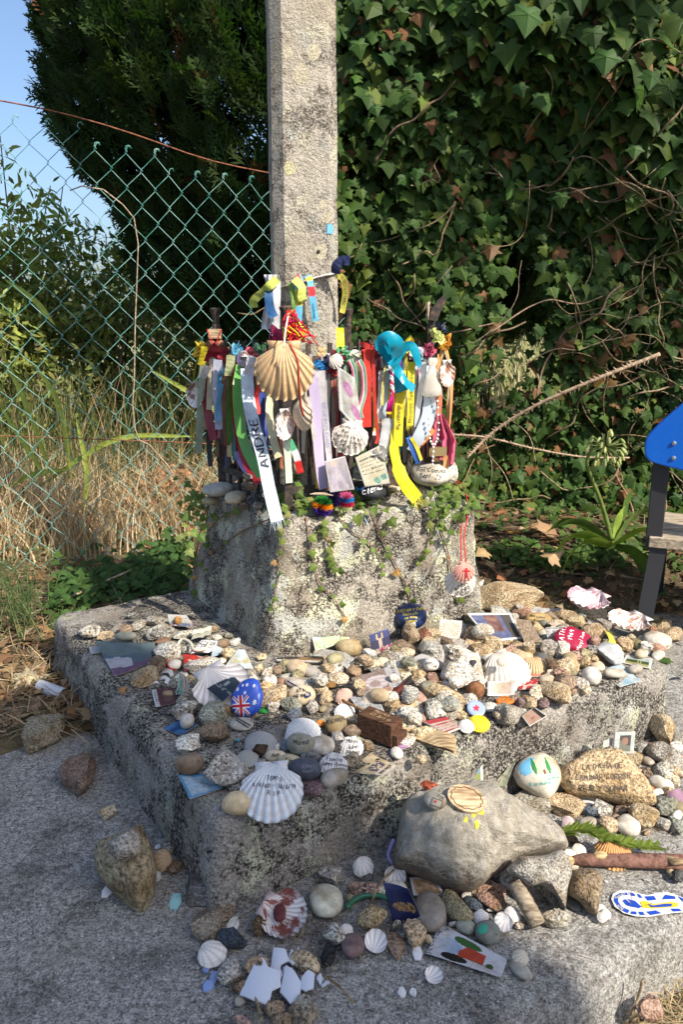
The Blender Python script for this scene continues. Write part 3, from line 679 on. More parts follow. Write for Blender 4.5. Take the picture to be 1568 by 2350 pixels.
tag(scatter('needle_litter', MT['dry'], twig, items), 'thin dry needles and stems along the foot of the slab', 'straw', None, 'stuff')
items = []; chip = [(np.array([(-.5, 0, 0), (.3, -.2, 0), (.6, .4, .05), (0, .7, 0.05), (0, .2, .25)]), np.array([(0, 1, 4), (1, 2, 4), (2, 3, 4), (3, 0, 4)]))]
for i in range(900):
	p = at(r.uniform(-30, 1600), r.uniform(1620, 2360), 0.0)
	q = p - NC
	if top_of(p.x, p.y) > 0.02 or q.dot(E1) < EB + 0.04: continue
	items.append((0, Vector((p.x, p.y, 0.001)), Vector((r.uniform(-1, 1), r.uniform(-1, 1), 0)), Vector((0, 0, 1)), r.uniform(0.0015, 0.005) if i % 12 else r.uniform(.005, .009), vary((0.55, 0.53, 0.48), r, .35, .05)))
tag(scatter('gravel', MT['dry'], chip, items), 'tiny pale chips of gravel and shell on the grey paving', 'gravel', None, 'stuff')

tr = empty('broadleaf_tree', (4.5, 1.1, 0), 'broadleaf tree standing right of the view, shading the ivy', 'tree'); items = []; r = random.Random(61)
for i in range(4200):
	u = rdir(r); q = r.random() ** 0.4; p = Vector((4.75 + u.x * 1.75 * q, 1.25 + u.y * 1.75 * q, 5.8 + u.z * 1.15 * q))
	if fbm(p * 1.3, 2) < -0.22: continue
	items.append((0, p, rdir(r), rdir(r) + Vector((0, 0, .8)), r.uniform(0.16, 0.30), vary((0.06, 0.11, 0.03), r)))
stuff(scatter('crown', MT['foliage'], BLADE, items, tr))
tube('trunk', [Vector((4.5, 1.1, -.15)), Vector((4.6, 1.2, 2.2)), Vector((4.75, 1.25, 5.2))], [0.2, 0.16, 0.08], MT['bark'], tr, 10, (0.18, 0.14, 0.10))
for i in range(9):
	u = rdir(r); p0 = Vector((4.7, 1.22, 3.8 + r.random())); tube('limb', [p0, p0 + Vector((u.x * .6, u.y * .6, .7)), p0 + Vector((u.x * 1.3, u.y * 1.3, 1.6))], [.06, .04, .012], MT['bark'], tr, 6, (0.18, 0.14, 0.10))

# ------------------------------------------------------------------ generators for the offerings
def ico(sub):
	bm = bmesh.new(); bmesh.ops.create_icosphere(bm, subdivisions=sub, radius=1.0)
	V = np.array([tuple(v.co) for v in bm.verts]); F_ = np.array([[v.index for v in f.verts] for f in bm.faces]); bm.free(); return V, F_
ICO = {k: ico(k) for k in (3, 4, 5)}
THINGS = []            # every offering: dict(o, px, py, name, words, mark)
def stone_mesh(kind, ax, seed, sub=3):
	"""ax = semi axes in metres"""
	r = random.Random(seed); V, F_ = ICO[sub]; V = V.copy()
	off = Vector((r.uniform(-50, 50), r.uniform(-50, 50), r.uniform(-50, 50)))
	if kind == 'pebble':
		e = r.uniform(2.1, 2.7)
		V = np.sign(V) * np.abs(V) ** (2 / e); V /= np.linalg.norm(V, axis=1, keepdims=True) ** 0.5
		d = np.array([1 + 0.10 * noise.noise(Vector(v) * 0.9 + off) + 0.02 * noise.noise(Vector(v) * 3 + off) for v in V]); V *= d[:, None]
	else:
		nf = {'rough': 13, 'angular': 10, 'slab': 8}[kind]; dmin = {'rough': 0.62, 'angular': 0.52, 'slab': 0.6}[kind]
		for i in range(nf):                                   # knocked-off facets
			n_ = np.array(tuple(rdir(r)));
			if kind == 'slab' and i < 5: n_[2] *= 0.15; n_ /= np.linalg.norm(n_)
			lim = r.uniform(dmin, 0.86); dd = V @ n_ - lim; m = dd > 0; V[m] -= np.outer(dd[m] * 0.99, n_)
		if kind == 'slab': V[:, 2] = np.clip(V[:, 2] * 1.6, -0.9, 0.9)
		d = np.array([0.11 * noise.noise(Vector(v) * 1.4 + off) + 0.06 * noise.noise(Vector(v) * 4.2 + off) + 0.03 * noise.noise(Vector(v) * 9 + off) for v in V])
		V += V * d[:, None]
	mx = np.abs(V).max(axis=0); V = V / mx * np.array(ax)
	me = bpy.data.meshes.new('stone'); me.from_pydata(V.tolist(), [], F_.tolist()); me.update()
	me.polygons.foreach_set('use_smooth', [True] * len(me.polygons))
	if kind != 'pebble': me.set_sharp_from_angle(angle=radians(26))
	return me
SIZE = lambda m: 'tiny' if m < 0.022 else 'small' if m < 0.042 else 'medium' if m < 0.075 else 'large'
def note(o, px, py, words=None, mark=None, cat='stone', label=None, group=None, base=None):
	"""words: plain description completed with a landmark later; mark: short name other labels may refer to"""
	o['category'] = cat
	if label: o['label'] = label
	if group: o['group'] = group
	THINGS.append(dict(o=o, px=px, py=py, words=words, mark=mark, label=label)); return o
SEED = [100]
CN = [('white', (0.72, 0.70, 0.66)), ('cream', (0.66, 0.58, 0.45)), ('tan', (0.52, 0.42, 0.29)), ('grey', (0.40, 0.385, 0.355)), ('brown', (0.28, 0.215, 0.16)), ('dark grey', (0.13, 0.135, 0.14)), ('blue-grey', (0.13, 0.16, 0.20)), ('mauve', (0.22, 0.16, 0.17)), ('olive', (0.34, 0.31, 0.20)), ('reddish', (0.34, 0.18, 0.13)), ('greenish grey', (0.30, 0.32, 0.28)), ('yellowish', (0.58, 0.47, 0.31)), ('orange', (0.62, 0.22, 0.05)), ('pale grey', (0.52, 0.51, 0.48)), ('pinkish', (0.44, 0.30, 0.25)), ('black', (0.03, 0.03, 0.035))]
CD = dict(CN)
def stone(px, py, w_, h_, col='tan', kind='rough', surf=None, rot=0.0, flat=None, lean=0.0, label=None, mark=None, mat=None, sub=3, cat='stone', group=None, name=None, sink=0.85, words=None, yaw=None, lift=0.0):
	"""a loose stone seen at (px, py), w_ x h_ photo pixels, resting on the surface below"""
	SEED[0] += 1; sd = SEED[0]; r = random.Random(sd)
	cd = CD[col] if isinstance(col, str) else col
	s = surf if surf is not None else surf_at(px, py + h_ * 0.2)
	p = at(px, py, s + 0.3 * h_ * depth(at(px, py, s)) / FPX)
	m = depth(p) / FPX; al = atan2(HCAM - p.z, p.y)
	A = w_ * m / 2; hh = h_ * m / 2
	t = flat if flat is not None else (0.62 if kind in ('rough', 'angular') else 0.5 if kind == 'pebble' else 0.3)
	c = min(A, hh * 1.6) * t * 1.15
	if c * cos(al) > 0.86 * hh: c = 0.86 * hh / cos(al)
	b = sqrt(max(hh * hh - (c * cos(al)) ** 2, (0.3 * hh) ** 2)) / sin(al); b = min(b, A * 1.7)
	me = stone_mesh(kind, (A, b, c), sd, sub)
	o = bpy.data.objects.new(name or ('pebble' if kind == 'pebble' else 'stone'), me); link(o)
	me.materials.append(MT[mat or ('pebble' if kind == 'pebble' else 'granite')])
	zc = s + c * sink + lift; o.location = at(px, py, zc)
	ya = atan2(sin(radians(rot)) / max(0.35, sin(al)), cos(radians(rot))) if rot else 0.0
	if yaw is not None: ya = radians(yaw)
	o.rotation_euler = (radians(lean) if lean else r.uniform(-.08, .08), r.uniform(-.08, .08), ya)
	jm = r.uniform(0.88, 1.12); j = lambda x: min(0.9, x * jm * r.uniform(0.98, 1.02)); o.color = (j(cd[0]), j(cd[1]), j(cd[2]), 1)
	wd = words or f"{SIZE(2 * A)} {col if isinstance(col, str) else ''} {'smooth pebble' if kind == 'pebble' else 'flat stone' if kind == 'slab' else 'rough stone'}".replace('  ', ' ')
	note(o, px, py, wd, mark, cat if cat != 'stone' or kind != 'pebble' else 'pebble', label, group)
	return o

def poly_stone(outline, col, thick, tilt=0.0, z=0.0, name='stone', label=None, mark=None, words=None, mat='granite', cat='stone', rough=1.0, crown=0.35, lift=0.0, rings=9, seg=72, face=0.0, k=7):
	"""stone with a given outline (photo pixels, clockwise from anywhere) lying on a plane tilted up by tilt degrees from its lowest point; thick in metres"""
	SEED[0] += 1; sd = SEED[0]; cx = sum(q[0] for q in outline) / len(outline); cy = sum(q[1] for q in outline) / len(outline)
	low = max(outline, key=lambda q: q[1]); B = at(low[0], low[1], z + lift); a = radians(tilt); fa = radians(face)
	d = Vector((sin(fa), cos(fa), 0)); up = d * cos(a) + Vector((0, 0, 1)) * sin(a); sx_ = Vector((cos(fa), -sin(fa), 0)); n_ = sx_.cross(up); n_ = n_ if n_.dot(CAM - B) > 0 else -n_
	B = B + n_ * 0.0
	pts = [atplane(x, y, B, n_) for x, y in outline]; C = atplane(cx, cy, B, n_)
	loop = spline(pts + [pts[0]], seg + 1)[:-1]; per = [p.lerp(pts[min(range(len(pts)), key=lambda i: (pts[i] - p).length)], .0) for p in loop]
	V = [C + n_ * thick * (0.0 + crown)]; F_ = []
	off = Vector((sd * 3.1, sd * 1.7, 0))
	prof = [(i / rings) for i in range(1, rings + 1)]
	def hgt(r): return thick * ((1 - r ** k) ** 0.5 * (1 - crown) + crown * (1 - r * r))
	V[0] = C + n_ * hgt(0)
	for r in prof:
		for p in per: V.append(C.lerp(p, r) + n_ * (hgt(r) if r < 1 else 0))
	nb = len(V)
	for r in (1.0, .93, .6):
		for p in per: V.append(C.lerp(p, r) - n_ * thick * (0.35 if r == 1 else .8 if r > .9 else .9))
	V.append(C - n_ * thick * .9)
	s_ = seg
	for i in range(s_): F_.append((0, 1 + i, 1 + (i + 1) % s_))
	nr = len(prof) + 3
	for j in range(nr - 1):
		for i in range(s_): F_.append((1 + j * s_ + i, 1 + (j + 1) * s_ + i, 1 + (j + 1) * s_ + (i + 1) % s_, 1 + j * s_ + (i + 1) % s_))
	L = len(V) - 1; j = nr - 1
	for i in range(s_): F_.append((L, 1 + j * s_ + (i + 1) % s_, 1 + j * s_ + i))
	sc = (pts[0] - C).length
	W = []
	for v in V:
		q = (v - C) / sc; nn_ = noise.noise(q * 1.8 + off) * .10 + noise.noise(q * 5 + off) * .045 + noise.noise(q * 13 + off) * .02
		dv = (v - C); dv = dv.normalized() if dv.length > 1e-5 else n_
		W.append(v - C + (n_ * .8 + dv * .2) * nn_ * rough * min(sc, thick * 2.2))
	o = mesh(name, W, F_, MT[mat], None, True, col if not isinstance(col, str) else CD[col]); o.location = C
	bm = bmesh.new(); bm.from_mesh(o.data); bmesh.ops.recalc_face_normals(bm, faces=bm.faces[:]); bm.to_mesh(o.data); bm.free()
	o.data.polygons.foreach_set('use_smooth', [True] * len(o.data.polygons)); o.data.set_sharp_from_angle(angle=radians(40))
	note(o, cx, cy, words, mark, cat, label); return o

def world_bvh(o):
	bpy.context.view_layer.update(); return bvh_of(o)
_TXT = {}
_G = {'A': '0,0 2,7 4,0|1,2.6 3.1,2.8', 'B': '0,0 0,7 2.6,6.8 3.2,5.4 2.4,3.8 0,3.6|2.4,3.8 3.6,2 2.6,.2 0,0', 'C': '3.8,6 2.4,7 .8,6 .1,3.6 .8,1 2.4,0 3.8,.9', 'D': '0,0 .1,7 2.4,6.4 3.8,3.6 2.6,.6 0,0', 'E': '3.6,7 .1,6.9 0,0 3.6,.2|0,3.6 2.8,3.7', 'F': '3.6,7 .1,6.9 0,0|0,3.6 2.8,3.7', 'G': '3.8,6 2.2,7 .5,5.6 .1,3 1,.4 3,.2 3.8,1.4 3.8,3 2.4,3', 'H': '0,0 .1,7|3.7,0 3.6,7|0,3.5 3.6,3.6', 'I': '1.5,0 1.6,7', 'J': '3,7 3.1,1.6 2,0 .4,.8', 'K': '0,0 .1,7|3.6,7 .1,3.2 3.7,0', 'L': '.1,7 0,0 3.4,.2', 'M': '0,0 .3,7 2.1,2.6 4,7 4.4,0', 'N': '0,0 .2,7 3.5,0 3.7,7', 'O': '2,7 .5,5.8 .1,3.4 .8,.8 2.2,0 3.6,1.2 3.9,3.8 3.2,6.2 2,7', 'P': '0,0 .1,7 2.8,6.8 3.5,5.2 2.6,3.6 0,3.4', 'Q': '2,7 .4,5.6 .2,2.4 2,0 3.8,2 3.7,5.4 2,7|2.4,1.8 4,-.4', 'R': '0,0 .1,7 2.7,6.8 3.3,5.3 2.4,3.8 .1,3.5|1.6,3.6 3.8,0', 'S': '3.6,6.2 2.2,7 .6,6 .9,4.4 3,3 3.5,1.4 2,0 .2,.8', 'T': '0,6.9 4,7|2,7 1.9,0', 'U': '.1,7 .2,1.8 1.6,0 3.2,1 3.7,7', 'V': '0,7 2,0 4,7', 'W': '0,7 1.2,0 2.4,5 3.6,0 5,7', 'X': '0,0 3.8,7|.2,7 3.8,0', 'Y': '0,7 2,3.4 4,7|2,3.4 1.8,0', 'Z': '.2,7 3.7,6.9 0,.1 3.8,.2',
	  'a': '3,3.8 1.4,4.4 .2,2.8 .4,.7 1.6,0 2.9,1.6 3.1,4.2 3,.8 3.7,0', 'b': '0,7 .1,0|.1,2.6 1.6,4.3 3,3 2.8,.8 1.4,0 .1,.8', 'c': '2.8,3.7 1.4,4.4 .2,2.6 .8,.4 2.9,.5', 'd': '2.9,3.4 1.4,4.3 .2,2.4 .8,.2 2.8,1.4|3,7 3,0', 'e': '.3,2.2 3,2.6 2.2,4.4 .6,3.6 .3,1.4 1.4,0 3,.7', 'f': '3,6.4 2,7 1.2,5.6 1.1,0|.2,3.9 2.6,4', 'g': '3,3.8 1.4,4.3 .3,2.6 1,.7 2.9,2 3,4.2 3,-1 1.6,-2.4 .3,-1.4', 'h': '.1,7 0,0|.1,2.6 1.6,4.3 2.8,3.2 2.9,0', 'i': '.8,4.2 .8,.2|.8,5.7 .9,6.1', 'j': '1.4,4.2 1.3,-1 .2,-2|1.4,5.7 1.5,6.1', 'k': '0,7 .1,0|2.6,4.2 .2,2 2.9,0', 'l': '.7,7 .7,.7 1.3,0', 'm': '0,4.2 .1,0|.1,2.8 1.3,4.3 2,3.2 2,0|2,2.8 3.2,4.3 4,3.2 4.1,0', 'n': '0,4.2 .1,0|.1,2.8 1.5,4.3 2.7,3.2 2.8,0', 'o': '1.6,4.3 .3,3 .4,.9 1.7,0 3,1.2 2.9,3.4 1.6,4.3', 'p': '0,4.2 .1,-2.4|.1,2.8 1.6,4.3 3,2.8 2.4,.6 .1,.9', 'q': '3,-2.4 3,4.2|3,3 1.4,4.3 .3,2.2 1.2,.2 3,1.2', 'r': '0,4.2 .1,0|.1,2.4 1.2,4.1 2.5,3.9', 's': '2.7,3.8 1.4,4.4 .5,3.4 2.3,1.7 2.2,.4 .2,.3', 't': '1.2,6.2 1.2,.9 2.2,.1|.1,4.2 2.5,4.3', 'u': '.1,4.2 .2,1.2 1.4,0 2.7,1.4|2.8,4.2 2.9,0', 'v': '0,4.2 1.4,0 2.9,4.2', 'w': '0,4.2 .9,0 2,3 3,0 4,4.2', 'x': '0,0 2.7,4.2|.2,4.2 2.7,0', 'y': '.2,4.2 1.5,.6|2.9,4.2 .6,-2.4', 'z': '.2,4.2 2.7,4.1 .1,.1 2.8,.2',
	  '0': '2,7 .4,5 .4,1.8 2,0 3.6,2 3.5,5.2 2,7', '1': '.6,5.6 1.8,7 1.8,0', '2': '.2,5.6 1.6,7 3.2,5.6 .1,.1 3.6,.2', '3': '.3,6.4 2,7 3,5.4 1.4,3.7 3.3,2 2,0 .2,.8', '4': '2.8,0 2.8,7 0,2.2 3.8,2.3', '5': '3.4,7 .6,6.9 .4,4 2.4,4.2 3.3,2.2 2,0 .2,.6', '6': '3,6.6 1,4.8 .3,2 1.8,0 3.3,1.8 2,3.6 .5,2.4', '7': '.2,6.9 3.6,7 1.2,0', '8': '2,3.7 .6,5.2 1.8,7 3.1,5.4 .3,1.8 1.8,0 3.3,1.7 2,3.7', '9': '3,4.8 1.6,3.4 .4,5 1.6,7 3.1,5.6 2.6,0', '.': '.4,0 .8,.3', '/': '0,-.6 2.6,7', '-': '.2,3.2 2.4,3.3', '+': '0,3.4 3,3.5|1.5,5 1.5,1.8'}
def text_geo(txt, shear=0.0, wgt=0.115):
	"""pen-stroke lettering, cap height 0.7, starts at x=0"""
	key = (txt, shear)
	if key in _TXT: return _TXT[key]
	rr = random.Random(txt); V = []; F_ = []; x0 = 0.0
	for ch in txt:
		if ch not in _G: x0 += 0.34; continue
		mw = 0; sc = rr.uniform(.92, 1.08); dy = rr.uniform(-.25, .25)
		for st in _G[ch].split('|'):
			P = [tuple(map(float, q.split(','))) for q in st.split()]; mw = max(mw, max(q[0] for q in P))
			P = [Vector(((q[0] + rr.uniform(-.12, .12)) * .1 * sc, (q[1] + dy + rr.uniform(-.12, .12)) * .1 * sc, 0)) for q in P]
			P = spline(P, len(P) * 2) if len(P) > 2 else [P[0].lerp(P[-1], i / 3) for i in range(4)]
			n = len(P); k0 = len(V)
			for i, p in enumerate(P):
				T = (P[min(i + 1, n - 1)] - P[max(i - 1, 0)]); T = T.normalized() if T.length > 1e-6 else Vector((1, 0, 0)); s = Vector((-T.y, T.x, 0)) * wgt * .42 * rr.uniform(.85, 1.15)
				for q in (p - s, p + s): V.append((x0 + q.x + shear * q.y, q.y, 0))
			F_ += [(k0 + 2 * i, k0 + 2 * i + 1, k0 + 2 * i + 3, k0 + 2 * i + 2) for i in range(n - 1)]
		x0 += mw * .1 * sc + 0.17
	_TXT[key] = (np.array(V), F_); return _TXT[key]
def poly_geo(polys, step=None):
	"""filled polygons in the plane -> verts, faces"""
	bm = bmesh.new()
	for P in polys:
		vs = [bm.verts.new((x, y, 0)) for x, y in P]
		try: bm.faces.new(vs)
		except ValueError: pass
	bmesh.ops.triangulate(bm, faces=bm.faces[:])
	if step:
		for _ in range(5):
			es = [e for e in bm.edges if e.calc_length() > step]
			if not es: break
			bmesh.ops.subdivide_edges(bm, edges=es, cuts=1); bmesh.ops.triangulate(bm, faces=bm.faces[:])
	bm.verts.index_update(); V = np.array([tuple(v.co) for v in bm.verts]); F_ = [tuple(v.index for v in f.verts) for f in bm.faces]; bm.free(); return V, F_
def lay(parent, geo, frame, color, name='lettering', off=0.0012, mat='ink', bvh=None):
	"""drop flat geometry on to the parent's surface; frame = (origin, x axis, y axis, drop direction) in the world"""
	O, X, Y, D = frame; bvh = bvh or world_bvh(parent); V, F_ = geo; W = []; ok = []
	for v in V:
		p = O + X * float(v[0]) + Y * float(v[1]) - D * 0.25; h = bvh.ray_cast(p, D)
		good = h[0] is not None; ok.append(good); W.append((h[0] - D * off) if good else p)
	F_ = [f for f in F_ if all(ok[i] for i in f)]
	Mi = parent.matrix_world.inverted()
	return stuff(mesh(name, [Mi @ q for q in W], F_, MT[mat], parent, False, color))
def view_frame(px, py, size_px, rot=0.0, o=None, p=None):
	"""frame as seen in the photo at (px, py): unit length = size_px photo pixels, dropped along the line of sight"""
	d = ray(px, py).normalized()
	zc = depth(p) if p is not None else depth(o.location)
	O = CAM + ray(px, py) * zc
	X0 = Vector((1, 0, 0)); Y0 = Vector((0, sin(PITCH), cos(PITCH))); a = radians(rot); m = size_px * zc / FPX
	X = (X0 * cos(a) + Y0 * sin(a)) * m; Y = (-X0 * sin(a) + Y0 * cos(a)) * m
	return O, X, Y, d
def write(o, lines, px, py, size, rot=0.0, color=(0.015, 0.015, 0.018), shear=0.25, lead=1.0, mat='ink', name='lettering', center=True, bvh=None):
	"""write lines of text on o, first line centred at (px, py); size = letter height in photo pixels"""
	bvh = bvh or world_bvh(o); out = []; a = radians(rot)
	for i, t in enumerate(lines):
		V, F_ = text_geo(t, shear)
		if not len(V): continue
		V = V.copy(); wdt = V[:, 0].max()
		if center: V[:, 0] -= wdt / 2
		V[:, 1] -= 0.35
		rr = random.Random(t); V[:, 1] += 0.06 * np.sin(V[:, 0] * rr.uniform(2, 4) + rr.random() * 6)
		dx = sin(a) * i * size * 1.35 * lead; dy = cos(a) * i * size * 1.35 * lead
		out.append(lay(o, (V, F_), view_frame(px + dx, py + dy, size / 0.7, rot, o), color, name, 0.0012, mat, bvh))
	return out
def star(cx, cy, R_, n=7, q=0.45, a0=90):
	return [(cx + (R_ if i % 2 == 0 else R_ * q) * cos(radians(a0 + 180 * i / n)), cy + (R_ if i % 2 == 0 else R_ * q) * sin(radians(a0 + 180 * i / n))) for i in range(2 * n)]
def paint(o, polys, px, py, size, color, rot=0.0, off=0.0008, name='painting', step=0.12, bvh=None, mat='ink'):
	return lay(o, poly_geo(polys, step), view_frame(px, py, size, rot, o), color, name, off, mat, bvh)

def scallop_mesh(ribs=12, depth_=0.28, ears=True, amp=0.018, fan=60, seed=0, thick=0.02, nr=14, wide=1.0):
	r = random.Random(seed); na = ribs * 6 + 1; V = []; A = []; F_ = []
	for layer in (0, 1):
		for j in range(nr + 1):
			t = j / nr
			for i in range(na):
				th = radians(-fan + 2 * fan * i / (na - 1)); ph = cos((i / (na - 1)) * ribs * 2 * pi)
				R_ = (0.5 * cos(th) + sqrt(0.25 * cos(th) ** 2 + 0.031)) * (1 + 0.012 * ph + 0.008 * r.uniform(-1, 1) * (j == nr))
				q = t * R_; x = q * sin(th) * wide; y = q * cos(th)
				lat = max(0.0, 1 - (th / radians(fan)) ** 2) ** 0.5
				z = depth_ * (max(0, 1 - ((t - 0.42) / 0.58) ** 2) ** 0.75 if t > 0.42 else (1 - ((0.42 - t) / 0.42) ** 2 * 0.85)) * (0.25 + 0.75 * lat) + amp * ph * min(1, t * 1.6)
				V.append((x, y, z - layer * thick)); A.append((t, 0.5 + 0.5 * ph, i / (na - 1)))
	n1 = (nr + 1) * na
	for layer in (0, 1):
		for j in range(nr):
			for i in range(na - 1):
				q = [layer * n1 + j * na + i, layer * n1 + j * na + i + 1, layer * n1 + (j + 1) * na + i + 1, layer * n1 + (j + 1) * na + i]
				F_.append(tuple(q if layer else q[::-1]))
	for i in range(na - 1): a = nr * na + i; F_.append((a, a + 1, n1 + a + 1, n1 + a))
	for i in (0, na - 1):
		for j in range(nr): a = j * na + i; b = a + na; F_.append((a, b, n1 + b, n1 + a))
	if ears:
		for s in (-1, 1):
			k0 = len(V); th = radians(fan); z0 = depth_ * 0.2
			for x, y in ((0, -0.01), (0.30 * s, -0.02), (0.27 * s, 0.08), (0.33 * sin(th) * s, 0.33 * cos(th) + 0.02)): V.append((x * wide, y, z0)); A.append((0.2, 0.4, 0.5))
			for x, y in ((0, -0.01), (0.30 * s, -0.02), (0.27 * s, 0.08), (0.33 * sin(th) * s, 0.33 * cos(th) + 0.02)): V.append((x * wide, y, z0 - thick)); A.append((0.2, 0.4, 0.5))
			F_ += [(k0, k0 + 1, k0 + 2, k0 + 3), (k0 + 7, k0 + 6, k0 + 5, k0 + 4)] + [(k0 + i, k0 + i + 4, k0 + (i + 1) % 4 + 4, k0 + (i + 1) % 4) for i in range(4)]
	return V, F_, A
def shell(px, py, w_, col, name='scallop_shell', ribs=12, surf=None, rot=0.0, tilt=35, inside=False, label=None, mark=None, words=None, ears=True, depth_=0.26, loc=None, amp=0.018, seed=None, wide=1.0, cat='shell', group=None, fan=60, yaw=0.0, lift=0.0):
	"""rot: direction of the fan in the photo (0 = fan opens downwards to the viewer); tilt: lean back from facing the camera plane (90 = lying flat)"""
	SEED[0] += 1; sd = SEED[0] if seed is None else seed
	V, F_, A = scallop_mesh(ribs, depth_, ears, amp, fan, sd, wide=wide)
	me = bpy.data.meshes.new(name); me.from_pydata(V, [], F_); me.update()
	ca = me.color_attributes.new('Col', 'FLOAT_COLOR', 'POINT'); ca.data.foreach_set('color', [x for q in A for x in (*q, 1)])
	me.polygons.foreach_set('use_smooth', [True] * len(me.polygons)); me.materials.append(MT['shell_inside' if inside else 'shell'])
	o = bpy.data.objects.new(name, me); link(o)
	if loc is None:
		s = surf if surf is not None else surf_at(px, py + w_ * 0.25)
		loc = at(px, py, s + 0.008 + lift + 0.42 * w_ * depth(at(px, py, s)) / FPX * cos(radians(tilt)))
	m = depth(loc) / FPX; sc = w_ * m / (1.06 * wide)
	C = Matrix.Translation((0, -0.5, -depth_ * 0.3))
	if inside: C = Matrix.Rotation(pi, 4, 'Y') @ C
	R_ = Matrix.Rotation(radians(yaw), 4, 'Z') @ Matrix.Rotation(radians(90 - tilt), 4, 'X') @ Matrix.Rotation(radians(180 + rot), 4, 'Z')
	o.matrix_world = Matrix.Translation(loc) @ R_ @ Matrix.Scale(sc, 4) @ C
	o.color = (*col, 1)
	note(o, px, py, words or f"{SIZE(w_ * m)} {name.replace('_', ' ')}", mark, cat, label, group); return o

def card(corners, z=None, lean=0.0, paintf=None, col=(0.8, 0.8, 0.78), name='prayer_card', label=None, mark=None, words=None, cat='card', nu=22, nv=26, curl=0.0, curl_v=0.0, lift=0.006, group=None, zs=None, facing=None, back=(0.72, 0.71, 0.68), thick=0.0008, wave=0.0):
	"""corners: photo pixels of bottom-left, bottom-right, top-right, top-left; lean: degrees up from lying flat"""
	(ax, ay), (bx, by), (cx, cy), (dx, dy) = corners; mx = (ax + bx + cx + dx) / 4; my = (ay + by + cy + dy) / 4
	s = z
	if s is None:
		s = surf_at((ax + bx) / 2 * 0.8 + mx * 0.2, (ay + by) / 2 * 0.8 + my * 0.2)
	s += lift
	if facing is not None:
		fn_ = Vector((facing.x, facing.y, 0)).normalized(); u = -fn_ * cos(radians(lean)) + Vector((0, 0, 1)) * sin(radians(lean)); e = Vector((-fn_.y, fn_.x, 0)); n_ = e.cross(u)
		lo = max(corners, key=lambda c: c[1]); LP = at(*lo, s); B0, B1, T1, T0 = [atplane(*c, LP, n_) for c in corners]
	elif zs: B0, B1, T1, T0 = [at(*c, s + q) for c, q in zip(corners, zs)]
	else:
		B0 = at(ax, ay, s); B1 = at(bx, by, s); e = (B1 - B0).normalized(); d = Vector((-e.y, e.x, 0)); d = d if d.y > 0 else -d
		u = d * cos(radians(lean)) + Vector((0, 0, 1)) * sin(radians(lean)); n_ = e.cross(u)
		T1 = atplane(cx, cy, B1, n_); T0 = atplane(dx, dy, B0, n_)
	N_ = (B1 - B0).cross(T0 - B0).normalized(); O = (B0 + B1 + T1 + T0) / 4
	if N_.dot(CAM - O) < 0: N_ = -N_
	w_ = (B1 - B0).length; rr = random.Random(int(mx * 7 + my))
	V = []; F_ = []; Cc = []
	for j in range(nv + 1):
		for i in range(nu + 1):
			u = i / nu; v = j / nv
			p = (B0 * (1 - u) + B1 * u) * (1 - v) + (T0 * (1 - u) + T1 * u) * v
			p = p + N_ * (curl * w_ * (0.25 - (u - 0.5) ** 2) * -4 + curl * w_ + curl_v * w_ * (4 * (v - 0.5) ** 2) + wave * w_ * fbm(Vector((u * 2.2, v * 2.2, mx))))
			V.append(p - O)
	n1 = len(V); V += [p - N_ * thick for p in V]
	for j in range(nv):
		for i in range(nu):
			a = j * (nu + 1) + i; F_.append((a, a + 1, a + nu + 2, a + nu + 1)); F_.append((n1 + a, n1 + a + nu + 1, n1 + a + nu + 2, n1 + a + 1))
			c = paintf((i + .5) / nu, (j + .5) / nv) if paintf else col; Cc.append(c); Cc.append(back)
	rim = [i for i in range(nu + 1)] + [j * (nu + 1) + nu for j in range(1, nv + 1)] + [nv * (nu + 1) + i for i in range(nu - 1, -1, -1)] + [j * (nu + 1) for j in range(nv - 1, 0, -1)]
	for i in range(len(rim)): a, b = rim[i], rim[(i + 1) % len(rim)]; F_.append((a, n1 + a, n1 + b, b)); Cc.append(back)
	me = bpy.data.meshes.new(name); me.from_pydata([tuple(v) for v in V], [], F_); me.update()
	ca = me.color_attributes.new('Col', 'FLOAT_COLOR', 'CORNER'); arr = [x for f, c in zip(F_, Cc) for _ in f for x in (*c, 1)]
	ca.data.foreach_set('color', arr); me.polygons.foreach_set('use_smooth', [True] * len(me.polygons)); me.materials.append(MT['print'])
	o = bpy.data.objects.new(name, me); o.location = O; link(o); note(o, mx, my, words or name.replace('_', ' '), mark, cat, label, group); return o
def fnz(u, v, s=1.0, k=0.0): return noise.noise(Vector((u * s, v * s, k)))
def lerp3(a, b, t): t = max(0, min(1, t)); return tuple(x * (1 - t) + y * t for x, y in zip(a, b))
def scribble(base, inkc=(0.1, 0.1, 0.12), rows=7, dens=0.5, m=0.1, k=1.0):
	def f(u, v):
		if u < m or u > 1 - m or v < m or v > 1 - m: return base
		y = (v * rows) % 1.0
		if 0.3 < y < 0.62 and fnz(u * 30, int(v * rows) * 7.7, 1.0, k) > 0.15 - dens * 0.5: return inkc
		return base
	return f
def border(f, b=0.07, c=(0.8, 0.8, 0.78)):
	return lambda u, v: c if (u < b or u > 1 - b or v < b or v > 1 - b) else f(u, v)
